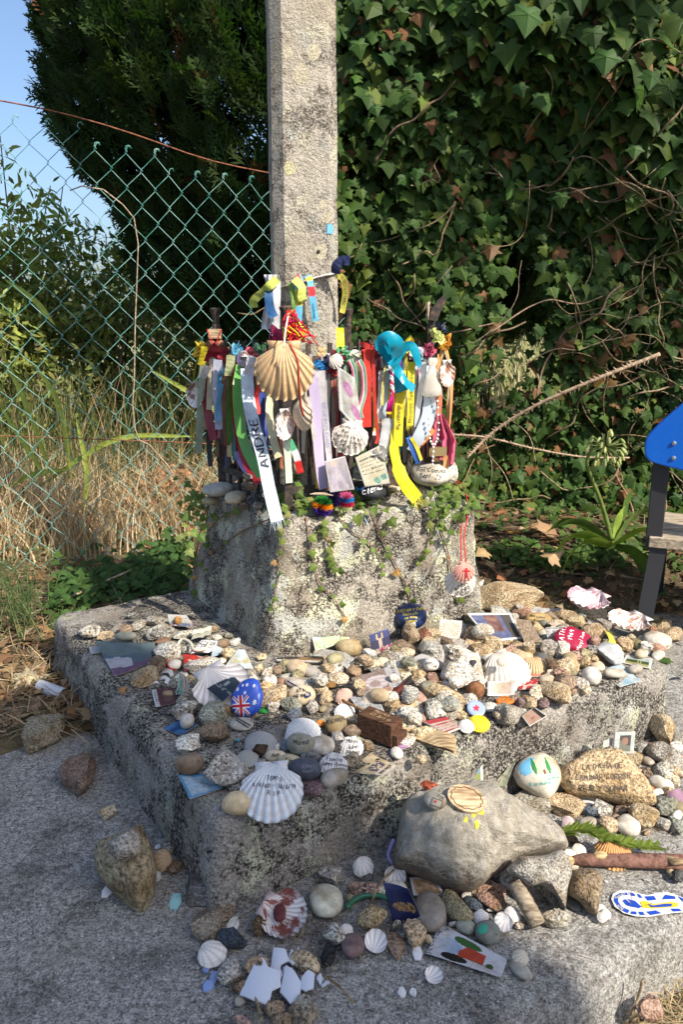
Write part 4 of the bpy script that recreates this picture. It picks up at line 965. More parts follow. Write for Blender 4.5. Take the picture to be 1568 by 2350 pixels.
def ribbon(pts, width, col, name='ribbon', mat='ribbon', label=None, mark=None, words=None, n=22, face=Vector((0.25, -1, 0)), twist=0.0, sway=0.25, parent=None, cols=None, fringe=False, group=None, cat='ribbon', seed=None, cup=0.12):
	"""flat band through the points; cols = list of (t0, colour) bands"""
	SEED[0] += 1; r = random.Random(SEED[0] if seed is None else seed); P = spline(pts, n); O = P[0].copy(); V = []; Cc = []; m = 4; frames = []
	ph = r.random() * 6
	for i, p in enumerate(P):
		t = i / (n - 1); T = (P[min(i + 1, n - 1)] - P[max(i - 1, 0)]).normalized()
		a = sway * sin(ph + t * 4.2) + radians(twist) * t; f = face.normalized(); f = Vector((f.x * cos(a) - f.y * sin(a), f.x * sin(a) + f.y * cos(a), f.z))
		s = T.cross(f); s = s.normalized() if s.length > 1e-3 else Vector((1, 0, 0)); nn = s.cross(T).normalized()
		wd = width[min(i * len(width) // n, len(width) - 1)] if isinstance(width, (list, tuple)) else width
		frames.append((p, s * wd, T, nn))
		for j in range(m + 1):
			q = j / m - 0.5; V.append(p + s * wd * q + nn * wd * (cup * (0.25 - q * q) * sin(ph + t * 7) + 0.10 * noise.noise(Vector((q * 3, t * 14, ph)))) - O)
			if cols: Cc.append([c for t0, c in cols if t0 <= t][-1])
	F_ = [(i * (m + 1) + j, i * (m + 1) + j + 1, (i + 1) * (m + 1) + j + 1, (i + 1) * (m + 1) + j) for i in range(n - 1) for j in range(m)]
	if fringe:
		for i in range(14):
			q = r.uniform(-.5, .5); p, s, T, nn = frames[-1]; k0 = len(V); a = p + s * q - O; d = T * r.uniform(.3, .6) * s.length + Vector((r.uniform(-.3, .3), 0, -.35)) * s.length
			V += [a - s * 0.02, a + s * 0.02, a + d]; F_.append((k0, k0 + 1, k0 + 2)); Cc += [col] * 3 if cols else []
	if cols: o = npquad(name, V, F_, MT['ribbon_print'], parent, Cc)
	else: o = mesh(name, V, F_, MT[mat], parent, True, col)
	o.location = O - (parent.location if parent is not None else Vector((0, 0, 0)))
	if parent is None:
		px, py = project(P[n // 2]); note(o, px, py, words, mark, cat, label, group)
	return o, frames
def npquad(name, V, F_, mat, parent, Cc):
	o = mesh(name, V, F_, mat, parent, True); ca = o.data.color_attributes.new('Col', 'FLOAT_COLOR', 'POINT')
	ca.data.foreach_set('color', [x for c in Cc for x in (*c, 1)]); return o
def ribbon_text(o, frames, txt, t0, t1, color=(0.02, 0.02, 0.03), flip=False, frac=0.55, shear=0.0, off=0.0012):
	"""lettering running along a ribbon between parameters t0 and t1"""
	V, F_ = text_geo(txt, shear); Lx = V[:, 0].max(); n = len(frames); W = []
	for v in V:
		q = v[0] / Lx; t = (t1 - (t1 - t0) * q) if flip else (t0 + (t1 - t0) * q); x = t * (n - 1); i = min(int(x), n - 2); u = x - i
		p = frames[i][0].lerp(frames[i + 1][0], u); s = frames[i][1].lerp(frames[i + 1][1], u); nn = frames[i][3]
		a = (v[1] / 0.7 - 0.5) * frac * (1 if flip else -1)
		W.append(p - s * a * -1 - nn * -off * 1 + (CAM - p).normalized() * off - o.location)
	return stuff(mesh('lettering', W, F_, MT['ink'], o, False, color))
def string(pts, rad, col, name='string', label=None, words=None, mark=None, n=None, parent=None, cat='string', mat='thread', group=None):
	P = spline(pts, n or len(pts) * 5); o = tube(name, P, rad, MT[mat], parent, 5, col)
	if parent is None: px, py = project(P[len(P) // 2]); note(o, px, py, words, mark, cat, label, group)
	return o

# ------------------------------------------------------------------ iron railing round the shaft
RF, RR, RB, RL = Vector((-0.135, 1.925, 0)), Vector((0.236, 2.07, 0)), Vector((0.02, 2.41, 0)), Vector((-0.355, 2.24, 0))
ZR = 0.905
rail = empty('iron_railing', ((RF + RB) / 2) + Vector((0, 0, BLOCK_Z)), 'low rusty iron railing around the shaft, hidden under ribbons', 'railing')
def rpart(name, V, F_): return mesh(name, [v - rail.location for v in V], F_, MT['iron'], rail)
def bar_between(name, a, b, w_, h_):
	d = b - a; M_ = Matrix((d.normalized(), Vector((0, 0, 1)).cross(d.normalized()), Vector((0, 0, 1)))).transposed()
	V, F_ = box_geo((a + b) / 2, (d.length, w_, h_), M_); return rpart(name, V, F_)
CRN = [RF, RR, RB, RL]
for i, c in enumerate(CRN):
	po = rpart('post', *box_geo(c + Vector((0, 0, (BLOCK_Z + 0.98) / 2 - 0.01)), (0.02, 0.02, 0.98 - BLOCK_Z + 0.02)))
	V, F_ = tube_geo([c + Vector((0, 0, z)) for z in (0.975, 0.985, 0.99, 1.012, 1.03, 1.034)], [0.011, 0.012, 0.009, 0.011, 0.017, 0.012], 10)
	k_ = mesh('knob', [v - rail.location for v in V], F_, MT['iron'], po)
	d = CRN[(i + 1) % 4]
	bar_between('top_rail', c + Vector((0, 0, ZR)), d + Vector((0, 0, ZR)), 0.008, 0.018); bar_between('bottom_rail', c + Vector((0, 0, BLOCK_Z + 0.055)), d + Vector((0, 0, BLOCK_Z + 0.055)), 0.008, 0.018)
	for j in range(1, 7):
		q = c.lerp(d, j / 7); M_ = Matrix.Rotation(atan2((d - c).y, (d - c).x), 3, 'Z')
		b = rpart('baluster', *box_geo(q + Vector((0, 0, (BLOCK_Z + 0.945) / 2)), (0.011, 0.006, 0.945 - BLOCK_Z), M_))
NL = Vector((-0.82, -0.57, 0)).normalized(); NR = Vector((0.39, -0.92, 0)).normalized()
def onrail(px, py, off=0.02):
	"""point on the railing's left or right face at a photo pixel"""
	if px < 640: return atplane(px, py, RF + NL * off, NL)
	return atplane(px, py, RF + NR * off, NR)
WHT, CRM, YEL, GRN_, DRED, RED, LIL, TURQ, NAVY, SKY, PALE, ORG, PNK, MAG = (0.74, 0.74, 0.74), (0.70, 0.62, 0.45), (0.80, 0.60, 0.03), (0.09, 0.30, 0.07), (0.26, 0.008, 0.015), (0.62, 0.03, 0.025), (0.56, 0.46, 0.72), (0.005, 0.30, 0.44), (0.02, 0.04, 0.18), (0.16, 0.42, 0.70), (0.50, 0.58, 0.66), (0.80, 0.26, 0.06), (0.70, 0.12, 0.26), (0.60, 0.02, 0.25)
def rb(pp, wpx, col, off=0.03, label=None, words=None, mark=None, mat='ribbon', sway=0.25, n=20, **kw):
	offs = off if isinstance(off, (list, tuple)) else [off] * len(pp)
	P = [onrail(x, y, o_) for (x, y), o_ in zip(pp, offs)]
	if pp[0][0] < 640 <= max(p[0] for p in pp): P = [aty(x, y, P[0].y - 0.03 * i) for i, (x, y) in enumerate(pp)]
	return ribbon(P, wpx if isinstance(wpx, list) else wpx * depth(P[0]) / FPX, col, mat=mat, label=label, words=words, mark=mark, sway=sway, n=n, group='votive ribbons tied to the railing', **kw)
# ---- left face
rb([(470, 815), (463, 880), (459, 960), (455, 1040)], 17, (0.40, 0.46, 0.34), 0.045, 'long pale sage-green ribbon hanging at the left corner of the railing', mark='sage-green ribbon')
rb([(482, 815), (474, 880), (478, 950), (490, 1010)], 19, DRED, 0.03, 'dark crimson ribbon just right of the sage-green one', mat='satin', mark='crimson ribbon')
rb([(488, 820), (482, 880), (480, 940)], 14, CRM, 0.05, 'short cream ribbon over the crimson one near the left corner')
rb([(500, 825), (497, 890), (500, 940), (504, 985)], 20, (0.58, 0.60, 0.74), 0.05, 'pale lavender-white ribbon left of the brown ribbon', mark='lavender-white ribbon')
rb([(505, 830), (510, 900), (512, 975)], 15, (0.56, 0.60, 0.70), 0.035, 'grey-white ribbon left of the brown ribbon, half hidden')
rb([(515, 850), (516, 900), (518, 960), (520, 1022)], 17, (0.24, 0.13, 0.07), 0.04, 'plain brown ribbon left of the dark green one', mark='brown ribbon')
rb([(533, 840), (530, 890), (526, 960), (529, 1015)], 14, (0.07, 0.19, 0.02), 0.05, 'dark moss-green ribbon right of the brown one', mark='moss-green ribbon')
rb([(545, 830), (540, 900), (546, 980), (562, 1050), (596, 1108)], 22, (0.40, 0.015, 0.02), 0.04, 'long deep red ribbon curving right behind the bright green one', mat='satin', mark='deep red ribbon')
rb([(552, 840), (545, 900), (553, 985), (572, 1045), (601, 1092)], 24, (0.12, 0.36, 0.08), [0.04, 0.07, 0.07, 0.06, 0.05], 'bright satin green ribbon sweeping right beside the deep red one', mat='satin', mark='satin green ribbon')
rb([(575, 840), (574, 900), (583, 960), (586, 1010)], 16, LIL, 0.035, 'lilac ribbon with writing behind the long pale blue one')
o, fr = rb([(566, 845), (570, 910), (583, 975), (604, 1050), (618, 1120), (636, 1195)], 28, (0.56, 0.66, 0.74), [0.05, 0.07, 0.09, 0.10, 0.10, 0.10], 'long pale blue ribbon with five big handwritten capitals', mark='pale blue lettered ribbon', n=30, fringe=True, sway=0.12)
ribbon_text(o, fr, 'ANDRE', 0.36, 0.66, (0.03, 0.03, 0.05), flip=True, frac=0.6)
rb([(548, 1035), (552, 1060), (575, 1090), (604, 1105)], 15, (0.42, 0.34, 0.70), 0.03, 'violet ribbon looping under the deep red one')
o, fr = rb([(600, 900), (604, 950), (612, 985), (624, 1002)], 20, (0.03, 0.06, 0.30), 0.035, 'short navy ribbon printed with pale arrows and shells')
rb([(622, 900), (618, 950), (628, 1010), (640, 1050)], 18, (0.66, 0.62, 0.38), 0.02, 'pale yellow ribbon left of the hanging scallops')
rb([(612, 880), (618, 950), (632, 1000), (630, 1024)], 16, (0.50, 0.02, 0.03), 0.015, 'red ribbon hanging behind the navy arrow ribbon')
rb([(655, 1000), (660, 1040), (664, 1108)], 17, (0.66, 0.74, 0.60), 0.06, 'pale green and white ribbon end hanging under the left scallop')
rb([(664, 1010), (680, 1045), (690, 1085)], 16, (0.08, 0.40, 0.22), 0.05, 'green, white and red ribbon end curling under the scallops', cols=[(0, (0.08, 0.38, 0.2)), (.35, WHT), (.65, RED)])
rb([(590, 850), (600, 870), (588, 910), (596, 950)], 13, RED, 0.05, 'short red ribbon knotted left of the large shell')
rb([(508, 880), (505, 900), (500, 940), (503, 965)], 11, SKY, 0.06, 'narrow sky-blue ribbon dangling among the left ribbons')
rb([(530, 815), (528, 840), (524, 862)], 20, (0.66, 0.68, 0.36), 0.06, 'wide pale yellow-green ribbon end on the left rail')
rb([(520, 845), (505, 860), (503, 895)], 10, (0.10, 0.38, 0.62), 0.055, 'thin blue ribbon tied over the left rail')
rb([(478, 840), (471, 852), (465, 868)], 17, WHT, 0.07, 'stiff white tag with a black clip on the left corner')
rb([(470, 795), (466, 815), (462, 838)], 16, (0.75, 0.62, 0.02), 0.06, 'bright yellow ribbon knot at the left corner post')
rb([(500, 795), (488, 808), (480, 832)], 26, (0.30, 0.01, 0.03), 0.055, 'wide maroon ribbon tied at the left corner post', mat='satin')
rb([(583, 818), (578, 838), (572, 860)], 30, (0.66, 0.68, 0.76), 0.06, 'wide white ribbon printed with blue letters left of the large shell')
# ---- front corner and right face
rb([(712, 850), (722, 900), (728, 980), (734, 1060), (742, 1122)], 24, (0.60, 0.52, 0.76), 0.05, 'long lilac ribbon hanging right of the large shell', mark='long lilac ribbon', mat='satin')
rb([(714, 905), (722, 970), (728, 1060), (733, 1120)], 17, (0.72, 0.44, 0.03), 0.035, 'long mustard-yellow ribbon beside the lilac one')
rb([(708, 910), (714, 950), (722, 1010)], 9, (0.60, 0.58, 0.54), 0.06, 'thin off-white ribbon over the lilac one')
o, fr = rb([(738, 850), (742, 910), (749, 980), (756, 1058)], 16, (0.62, 0.60, 0.62), 0.05, 'pale ribbon printed GENEROSIDAD right of the lilac ribbon', mark='ribbon reading GENEROSIDAD')
ribbon_text(o, fr, 'GENEROSIDAD', 0.40, 0.86, (0.34, 0.36, 0.56), frac=0.55)
rb([(728, 850), (735, 900), (738, 960)], 12, WHT, 0.03, 'white ribbon between the lilac ribbon and the printed one')
rb([(845, 800), (846, 830), (841, 900), (842, 980)], 23, (0.66, 0.045, 0.03), 0.05, 'broad straight red ribbon on the right side of the railing', mark='broad red ribbon', sway=0.1)
rb([(857, 800), (858, 850), (861, 930), (867, 1000), (863, 1018)], 8, (0.60, 0.05, 0.03), 0.055, 'narrow red ribbon just right of the broad red one')
for k_, (x0, x1, c) in enumerate([(803, 806, 0), (824, 820, 1)]):
	pts = [(x0, 826), (x0 + 10, 850), (x0 + 12, 900), (x1 + 6, 940), (x1 + 10, 960)]
	o, fr = rb(pts, 13, WHT, 0.05, ['striped white, red and green ribbon left of its twin', 'striped white, red and green ribbon beside the broad red one'][k_], n=24)
	for q_, c_ in ((-0.30, (0.10, 0.32, 0.18)), (0.30, (0.50, 0.04, 0.12))):
		V = [];
		for (p, s, T, nn) in fr: V += [p + s * (q_ - .12) + (CAM - p).normalized() * .0012 - o.location, p + s * (q_ + .12) + (CAM - p).normalized() * .0012 - o.location]
		mesh('stripe', V, [(2 * i, 2 * i + 1, 2 * i + 3, 2 * i + 2) for i in range(len(fr) - 1)], MT['ink'], o, True, c_)
rb([(830, 960), (815, 990), (838, 1012)], 13, RED, 0.05, 'ragged end of the red ribbon above the letter card')
rb([(877, 850), (875, 900), (872, 960)], 15, WHT, 0.045, 'white ribbon left of the pale turquoise ribbon', mark='white ribbon')
rb([(893, 845), (886, 900), (880, 960)], 12, (0.52, 0.66, 0.70), 0.05, 'pale aqua ribbon with faint writing under the bow')
rb([(885, 840), (880, 880), (877, 930)], 7, (0.68, 0.64, 0.22), 0.055, 'thin pale yellow ribbon under the braid')
rb([(899, 860), (896, 910), (893, 950)], 11, (0.80, 0.56, 0.02), 0.05, 'amber ribbon behind the braided cord')
rb([(894, 960), (886, 1000), (878, 1050), (884, 1062)], 26, (0.60, 0.62, 0.64), 0.045, 'wide off-white ribbon hanging below the pink tassel')
o, fr = rb([(905, 930), (905, 980), (906, 1040), (925, 1100), (958, 1145)], [0.013, 0.016, 0.024, 0.034, 0.036], (0.84, 0.72, 0.02), [0.04, 0.05, 0.07, 0.10, 0.11], 'long yellow ribbon flaring into a fringed end at the plinth edge', mark='fringed yellow ribbon', fringe=True, n=26)
o, fr = rb([(922, 850), (920, 900), (916, 960), (914, 1024)], 23, (0.82, 0.70, 0.03), 0.06, 'broad yellow ribbon with a handwritten name beside the fringed one', mark='broad yellow ribbon', sway=0.12)
ribbon_text(o, fr, 'damantha', 0.50, 0.80, (0.12, 0.10, 0.05), frac=0.45, shear=0.3)
o, fr = rb([(945, 830), (944, 880), (943, 930), (941, 976)], 17, (0.84, 0.74, 0.04), 0.06, 'yellow ribbon with the handwritten words Misiones Familiares', mark='ribbon reading Misiones', sway=0.1, fringe=True)
ribbon_text(o, fr, 'Misiones familiares', 0.18, 0.95, (0.22, 0.18, 0.05), flip=True, frac=0.5, shear=0.2)
rb([(990, 840), (986, 890), (985, 950), (965, 1000), (944, 1035)], [0.026, 0.03, 0.036, 0.036, 0.03], (0.52, 0.60, 0.66), [0.04, 0.05, 0.06, 0.06, 0.05], 'wide pale blue satin ribbon near the right corner', mat='satin', mark='wide pale blue ribbon')
rb([(970, 830), (968, 880), (960, 940), (958, 980)], 15, (0.64, 0.68, 0.72), 0.045, 'white ribbon left of the wide pale blue one')
rb([(938, 1002), (946, 1025), (962, 1062)], 14, (0.05, 0.16, 0.55), 0.07, 'blue half of a two-coloured ribbon end above the stone', cols=[(0, (0.05, 0.14, 0.5))])
rb([(944, 1004), (956, 1025), (968, 1056)], 8, (0.80, 0.70, 0.05), 0.075, 'yellow edge of the two-coloured ribbon end above the stone')
rb([(1000, 880), (1003, 930), (998, 990)], 13, ORG, 0.03, 'orange ribbon behind the rosary at the right corner')
rb([(1012, 890), (1010, 930), (1005, 965)], 11, (0.74, 0.20, 0.10), 0.035, 'coral ribbon right of the orange one')
rb([(996, 985), (975, 1010), (955, 1030)], 12, ORG, 0.05, 'orange ribbon end sticking out below the pale blue one')
o, fr = rb([(1015, 1040), (1025, 1060), (1012, 1090)], 14, (0.70, 0.36, 0.14), 0.05, 'curled orange ribbon with print beside the white stone')
FILL = [(466, 850, 985, 9, (0.62, 0.55, 0.30), 'straw-coloured'), (508, 850, 1005, 12, (0.46, 0.10, 0.12), 'faded wine-red'), (560, 860, 985, 9, (0.10, 0.28, 0.34), 'teal'), (582, 870, 1025, 10, (0.72, 0.68, 0.70), 'pinkish white'), (598, 880, 1050, 11, (0.10, 0.10, 0.11), 'black'), (612, 890, 1060, 10, (0.22, 0.30, 0.58), 'cornflower-blue'), (632, 900, 1080, 12, (0.30, 0.27, 0.22), 'khaki'), (648, 1005, 1075, 9, (0.58, 0.20, 0.10), 'rust-coloured'),
		(700, 905, 1040, 12, (0.66, 0.64, 0.56), 'ivory'), (752, 840, 965, 12, (0.68, 0.66, 0.60), 'dusty white'), (762, 845, 940, 9, (0.55, 0.06, 0.06), 'thin scarlet'), (768, 850, 975, 13, (0.36, 0.30, 0.24), 'earth-brown'), (778, 830, 900, 9, (0.62, 0.10, 0.30), 'raspberry'), (812, 840, 985, 9, (0.20, 0.45, 0.50), 'sea-green'), (830, 835, 950, 9, (0.70, 0.30, 0.10), 'tangerine'), (853, 850, 990, 7, (0.70, 0.55, 0.10), 'ochre'), (866, 845, 1010, 12, (0.30, 0.20, 0.16), 'chocolate'), (870, 850, 985, 8, (0.66, 0.68, 0.40), 'lime-white'), (888, 930, 1050, 8, (0.50, 0.64, 0.66), 'ice-blue'), (902, 850, 950, 8, (0.66, 0.05, 0.08), 'cherry-red'), (932, 850, 1000, 12, (0.70, 0.68, 0.66), 'chalk-white'), (955, 850, 1020, 9, (0.58, 0.60, 0.64), 'silver-grey'), (962, 860, 985, 8, (0.62, 0.10, 0.16), 'ruby'), (976, 850, 1020, 10, (0.18, 0.20, 0.24), 'slate'), (1000, 850, 960, 9, (0.66, 0.62, 0.58), 'oatmeal')]
for i, (x, y0, y1, w_, c, nm) in enumerate(FILL):
	dx = random.Random(i).uniform(-8, 8)
	rb([(x, y0 - 30), (x + dx * .3, y0 + 25), (x + dx * .6, (y0 + y1) / 2 + 10), (x + dx, y1)], w_, c, 0.012 + 0.012 * (i % 2), f'{nm} ribbon tucked among the others on the {"left" if x < 640 else "right"} side of the railing', sway=0.5, twist=random.Random(i).uniform(-60, 60))
NAMES2 = [('peach', (.75, .45, .32)), ('sand', (.62, .52, .36)), ('forest-green', (.04, .16, .05)), ('royal-blue', (.03, .10, .46)), ('burgundy', (.24, .02, .05)), ('mint', (.42, .66, .52)), ('charcoal', (.06, .06, .065)), ('apricot', (.74, .36, .14)), ('pearl', (.72, .71, .68)), ('indigo', (.09, .06, .30)), ('fuchsia', (.58, .05, .30)), ('bottle-green', (.03, .12, .08)), ('butter-yellow', (.78, .68, .30)), ('powder-blue', (.42, .54, .68)), ('salmon', (.70, .28, .20)), ('coffee', (.18, .10, .06)), ('pistachio', (.46, .54, .24)), ('snow-white', (.78, .78, .78)), ('vermilion', (.66, .09, .03)), ('petrol', (.03, .18, .24)), ('biscuit', (.56, .42, .26)), ('mauve', (.42, .26, .42)), ('lemon-yellow', (.80, .68, .08)), ('ash-grey', (.36, .36, .35)), ('rose', (.70, .32, .38)), ('denim', (.12, .20, .36)), ('olive', (.24, .24, .06)), ('linen', (.66, .62, .52)), ('poppy-red', (.68, .03, .03)), ('copper', (.44, .18, .08)), ('jade', (.08, .36, .24)), ('eggshell', (.70, .68, .60)), ('violet', (.26, .10, .44)), ('honey', (.66, .42, .08)), ('ink-black', (.02, .02, .025)), ('coral-pink', (.74, .28, .26))]
rf = random.Random(404)
for i, (nm, c) in enumerate(NAMES2):
	left = i % 3 == 0; x = rf.uniform(462, 632) if left else rf.uniform(700, 1012); y1 = rf.uniform(930, 1050); dx = rf.uniform(-10, 10)
	rb([(x, 812), (x + dx * .2, 860), (x + dx * .6, (860 + y1) / 2), (x + dx, y1)], rf.uniform(7, 17), c, rf.uniform(.0, .035), f'{nm} ribbon half hidden on the {"left" if left else "right"} face of the railing', sway=0.6, twist=rf.uniform(-90, 90))
for i, (x, y1, w_, c, nm) in enumerate([(480, 1070, 13, (.05, .05, .06), 'long sooty black'), (500, 1060, 12, (.16, .12, .10), 'long dark brown'), (520, 1075, 14, (.10, .12, .20), 'long dusky blue'), (540, 1065, 12, (.20, .04, .05), 'long oxblood'), (560, 1080, 13, (.08, .14, .08), 'long pine-green'), (580, 1085, 12, (.30, .26, .30), 'long heather'), (612, 1090, 14, (.12, .10, .09), 'long umber'), (690, 1070, 14, (.14, .11, .10), 'long peat-brown'), (705, 1080, 11, (.36, .30, .20), 'long hemp-coloured'), (765, 1060, 13, (.10, .10, .12), 'long graphite'), (785, 1050, 12, (.26, .10, .10), 'long rosewood'), (860, 1040, 12, (.12, .16, .12), 'long bronze-green'), (928, 1060, 11, (.34, .32, .30), 'long pewter'), (966, 1050, 13, (.14, .12, .16), 'long aubergine')]):
	rb([(x, 830), (x + 2, 900), (x - 2, 980), (x + 3, y1)], w_, c, 0.002, f'{nm} ribbon at the back, {"left" if x < 640 else "right"} side of the railing', sway=.4)
KN = [(458, 800, 26, (0.72, 0.58, 0.03), 'yellow'), (512, 812, 22, (0.30, 0.02, 0.04), 'maroon'), (545, 800, 20, (0.10, 0.45, 0.62), 'cyan'), (560, 822, 24, (0.70, 0.70, 0.70), 'white'), (578, 812, 18, (0.62, 0.10, 0.12), 'red'), (598, 800, 18, (0.06, 0.22, 0.10), 'green'), (640, 770, 34, (0.52, 0.05, 0.16), 'magenta'), (668, 760, 26, (0.45, 0.02, 0.05), 'garnet'), (684, 770, 22, (0.80, 0.62, 0.03), 'golden'), (736, 838, 24, (0.02, 0.28, 0.55), 'blue'), (750, 830, 22, (0.03, 0.03, 0.09), 'black and navy'), (764, 846, 24, (0.50, 0.06, 0.06), 'brick-red'), (775, 818, 22, (0.40, 0.05, 0.10), 'plum'), (790, 812, 24, (0.10, 0.38, 0.18), 'emerald'), (815, 822, 22, (0.68, 0.66, 0.62), 'off-white'), (842, 806, 26, (0.64, 0.06, 0.04), 'tomato-red'), (872, 828, 30, (0.66, 0.64, 0.64), 'grey-white'), (884, 848, 28, (0.62, 0.56, 0.58), 'patterned'), (930, 792, 26, (0.78, 0.64, 0.04), 'lemon'), (958, 812, 22, (0.62, 0.60, 0.66), 'lilac-white'), (985, 800, 24, (0.60, 0.10, 0.20), 'checked red'), (1005, 770, 24, (0.66, 0.68, 0.28), 'lime'), (1012, 752, 20, (0.03, 0.04, 0.14), 'navy'), (1022, 785, 22, (0.76, 0.44, 0.03), 'orange-yellow')]
for i, (x, y, w_, c, nm) in enumerate(KN):
	p = onrail(x, y, 0.03); rr = random.Random(900 + i); m = w_ * 1.35 * depth(p) / FPX
	kt = empty('ribbon_knot', p, f'crumpled {nm} ribbon knotted on the {"left" if x < 640 else "right"} half of the top rail', 'ribbon', 'votive ribbons tied to the railing')
	for j in range(5):
		a = rr.uniform(0, 6.28); q = [p + Vector((rr.uniform(-.5, .5), rr.uniform(-.25, .25), rr.uniform(-.5, .5))) * m for _ in range(5)]
		cc = tuple(max(0, min(.85, v * rr.uniform(.75, 1.2))) for v in c)
		ribbon(q, m * 0.36, cc, name='loop', parent=kt, n=14, sway=0.9, face=rdir(rr), seed=i * 7 + j)
	if 640 < x < 690 or y < 780: continue
	for j in range(4):      # hanging tails
		x2 = x + rr.uniform(-16, 16); y2 = rr.uniform(930, 1075); q = [onrail(x + rr.uniform(-5, 5), y + 8, .02), onrail(x2, y + 60, rr.uniform(.0, .03)), onrail(x2 + rr.uniform(-5, 5), (y + y2) / 2 + 20, rr.uniform(.0, .03)), onrail(x2 + rr.uniform(-9, 9), y2, rr.uniform(.0, .03))]
		h_ = rr.random(); cc = tuple(max(.01, min(.8, v * .6 + w2 * .4)) for v, w2 in zip(c, rr.choice([WHT, CRM, RED, SKY, YEL, (.1, .1, .1), GRN_, LIL, (.3, .2, .12), PNK])))
		ribbon(q, rr.uniform(.004, .013), cc, name='tail', parent=kt, n=14, sway=0.7, twist=rr.uniform(-90, 90), seed=i * 11 + j)
pB = onrail(905, 835, 0.06)
bow = empty('satin_bow', pB, 'large shiny turquoise satin bow on the right side of the railing', 'bow')
BW = lambda pts, w_, nm, tw=0: ribbon([onrail(x, y, o_) for x, y, o_ in pts], w_ * depth(pB) / FPX, TURQ, name=nm, mat='satin', parent=bow, n=20, sway=0.35, twist=tw, cup=0.4, seed=int(pts[0][0] * 3 + pts[1][1]))
BW([(905, 830, .06), (890, 800, .07), (876, 790, .085), (890, 778, .1), (912, 790, .1), (912, 822, .07)], 34, 'loop'); BW([(905, 830, .06), (880, 800, .06), (885, 775, .06), (905, 780, .06), (905, 828, .06)], 26, 'loop')
BW([(905, 835, .06), (925, 800, .07), (945, 795, .08), (957, 815, .08), (965, 842, .07)], 22, 'tail', 30); BW([(905, 838, .06), (920, 860, .08), (935, 880, .09), (952, 892, .09)], 22, 'tail', 40); BW([(904, 840, .06), (906, 865, .07), (918, 885, .07), (922, 898, .07)], 30, 'tail')
BW([(898, 826, .085), (905, 834, .095), (912, 842, .085)], 20, 'knot')
string([onrail(1025, 1090, .05), at(1050, 1130, .5), Vector(at(1062, 1165, .5)), atplane(1058, 1230, Vector((.33, 1.95, 0)), NR), atplane(1060, 1290, Vector((.36, 1.9, 0)), NR)], 0.0016, RED, 'cord', 'red cord hanging over the plinth edge to the pink shells', cat='cord')
string([onrail(1030, 1085, .05), at(1065, 1120, .5), Vector(at(1075, 1170, .5)), atplane(1066, 1230, Vector((.33, 1.94, 0)), NR), atplane(1070, 1290, Vector((.36, 1.89, 0)), NR)], 0.0016, RED, 'cord', 'second red cord over the plinth edge, right of the first', cat='cord')
ros = empty('rosary', onrail(1002, 900, .06), 'white bead rosary hanging at the right corner of the railing', 'rosary')
for line in ([(1003, 880), (1004, 910), (1006, 945), (1007, 985), (1004, 1008), (997, 1022)], [(985, 960), (986, 990), (988, 1010), (995, 1025), (994, 1050), (993, 1070)]):
	P = spline([onrail(x, y, .075) for x, y in line], 24)
	tube('thread', P, 0.0006, MT['thread'], ros, 4, (0.6, 0.6, 0.58))
	for i in range(0, 24, 2):
		V, F_ = ICO[3]; mesh('bead', [Vector(v) * 0.0034 + P[i] - ros.location for v in V[:42]] if False else [Vector(v) * 0.0032 + P[i] - ros.location for v in V], F_.tolist(), MT['enamel'], ros, True, (0.80, 0.79, 0.76))
pc = onrail(1018, 985, .03); V = []; nu, nv = 14, 20
for j in range(nv + 1):
	for i in range(nu + 1):
		u, v_ = i / nu, j / nv; x = 990 + 52 * u * (0.35 + 0.65 * min(1, v_ * 2)) + 10 * (1 - v_); y = 950 + 118 * v_ * (0.8 + 0.2 * u)
		q = onrail(x, y, 0.035 + 0.02 * sin(u * 14 + v_ * 2) * (0.4 + v_) + 0.012 * fnz(u, v_, 5, 2)); V.append(q - pc)
o = mesh('pink_cloth', V, [(j * (nu + 1) + i, j * (nu + 1) + i + 1, (j + 1) * (nu + 1) + i + 1, (j + 1) * (nu + 1) + i) for j in range(nv) for i in range(nu)], MT['ribbon'], None, True, (0.62, 0.10, 0.20)); o.location = pc
note(o, 1018, 1000, None, 'pink cloth', 'cloth', 'crumpled pink cloth tied at the right corner of the railing')
k = NT('organza', 0.6, 0.3); k.col((0.80, 0.76, 0.66)); tb = k.n('BsdfTransparent'); mx = k.n('MixShader', i_0=0.45); k.l(k.b.outputs[0], mx.inputs[1]); k.l(tb.outputs[0], mx.inputs[2]); k.l(mx.outputs[0], k.t.nodes['Material Output'].inputs[0]); MT['organza'] = k.m
pb = onrail(992, 878, .07); m = depth(pb) / FPX
V, F_ = tube_geo([pb + Vector((0, 0, z * m)) for z in (56, 48, 36, 26, 8, -16, -28, -32)], [9 * m, 12 * m, 7 * m, 11 * m, 18 * m, 23 * m, 24 * m, 14 * m], 16)
bag = mesh('organza_bag', [Vector((v.x, pb.y + (v.y - pb.y) * 0.55, v.z)) - pb for v in V], F_, MT['organza'], None, True); bag.location = pb
note(bag, 992, 878, None, 'organza bag', 'bag', 'small see-through organza bag with a shell inside, at the right corner')
def hang(px, py, w_, col, y=None, off=0.06, **kw): return shell(px, py, w_, col, loc=(aty(px, py, y) if y else onrail(px, py, off)), **kw)
big = hang(652, 850, 138, (0.60, 0.42, 0.23), y=1.80, ribs=14, tilt=4, amp=0.013, depth_=0.2, label='largest shell: tan scallop hanging from the front corner of the railing', mark='large tan scallop')
string([aty(652, 796, 1.755), aty(655, 760, 1.78), aty(662, 720, 1.85)], 0.0022, (0.70, 0.66, 0.58), 'cord', 'white cord holding the largest shell', cat='cord')
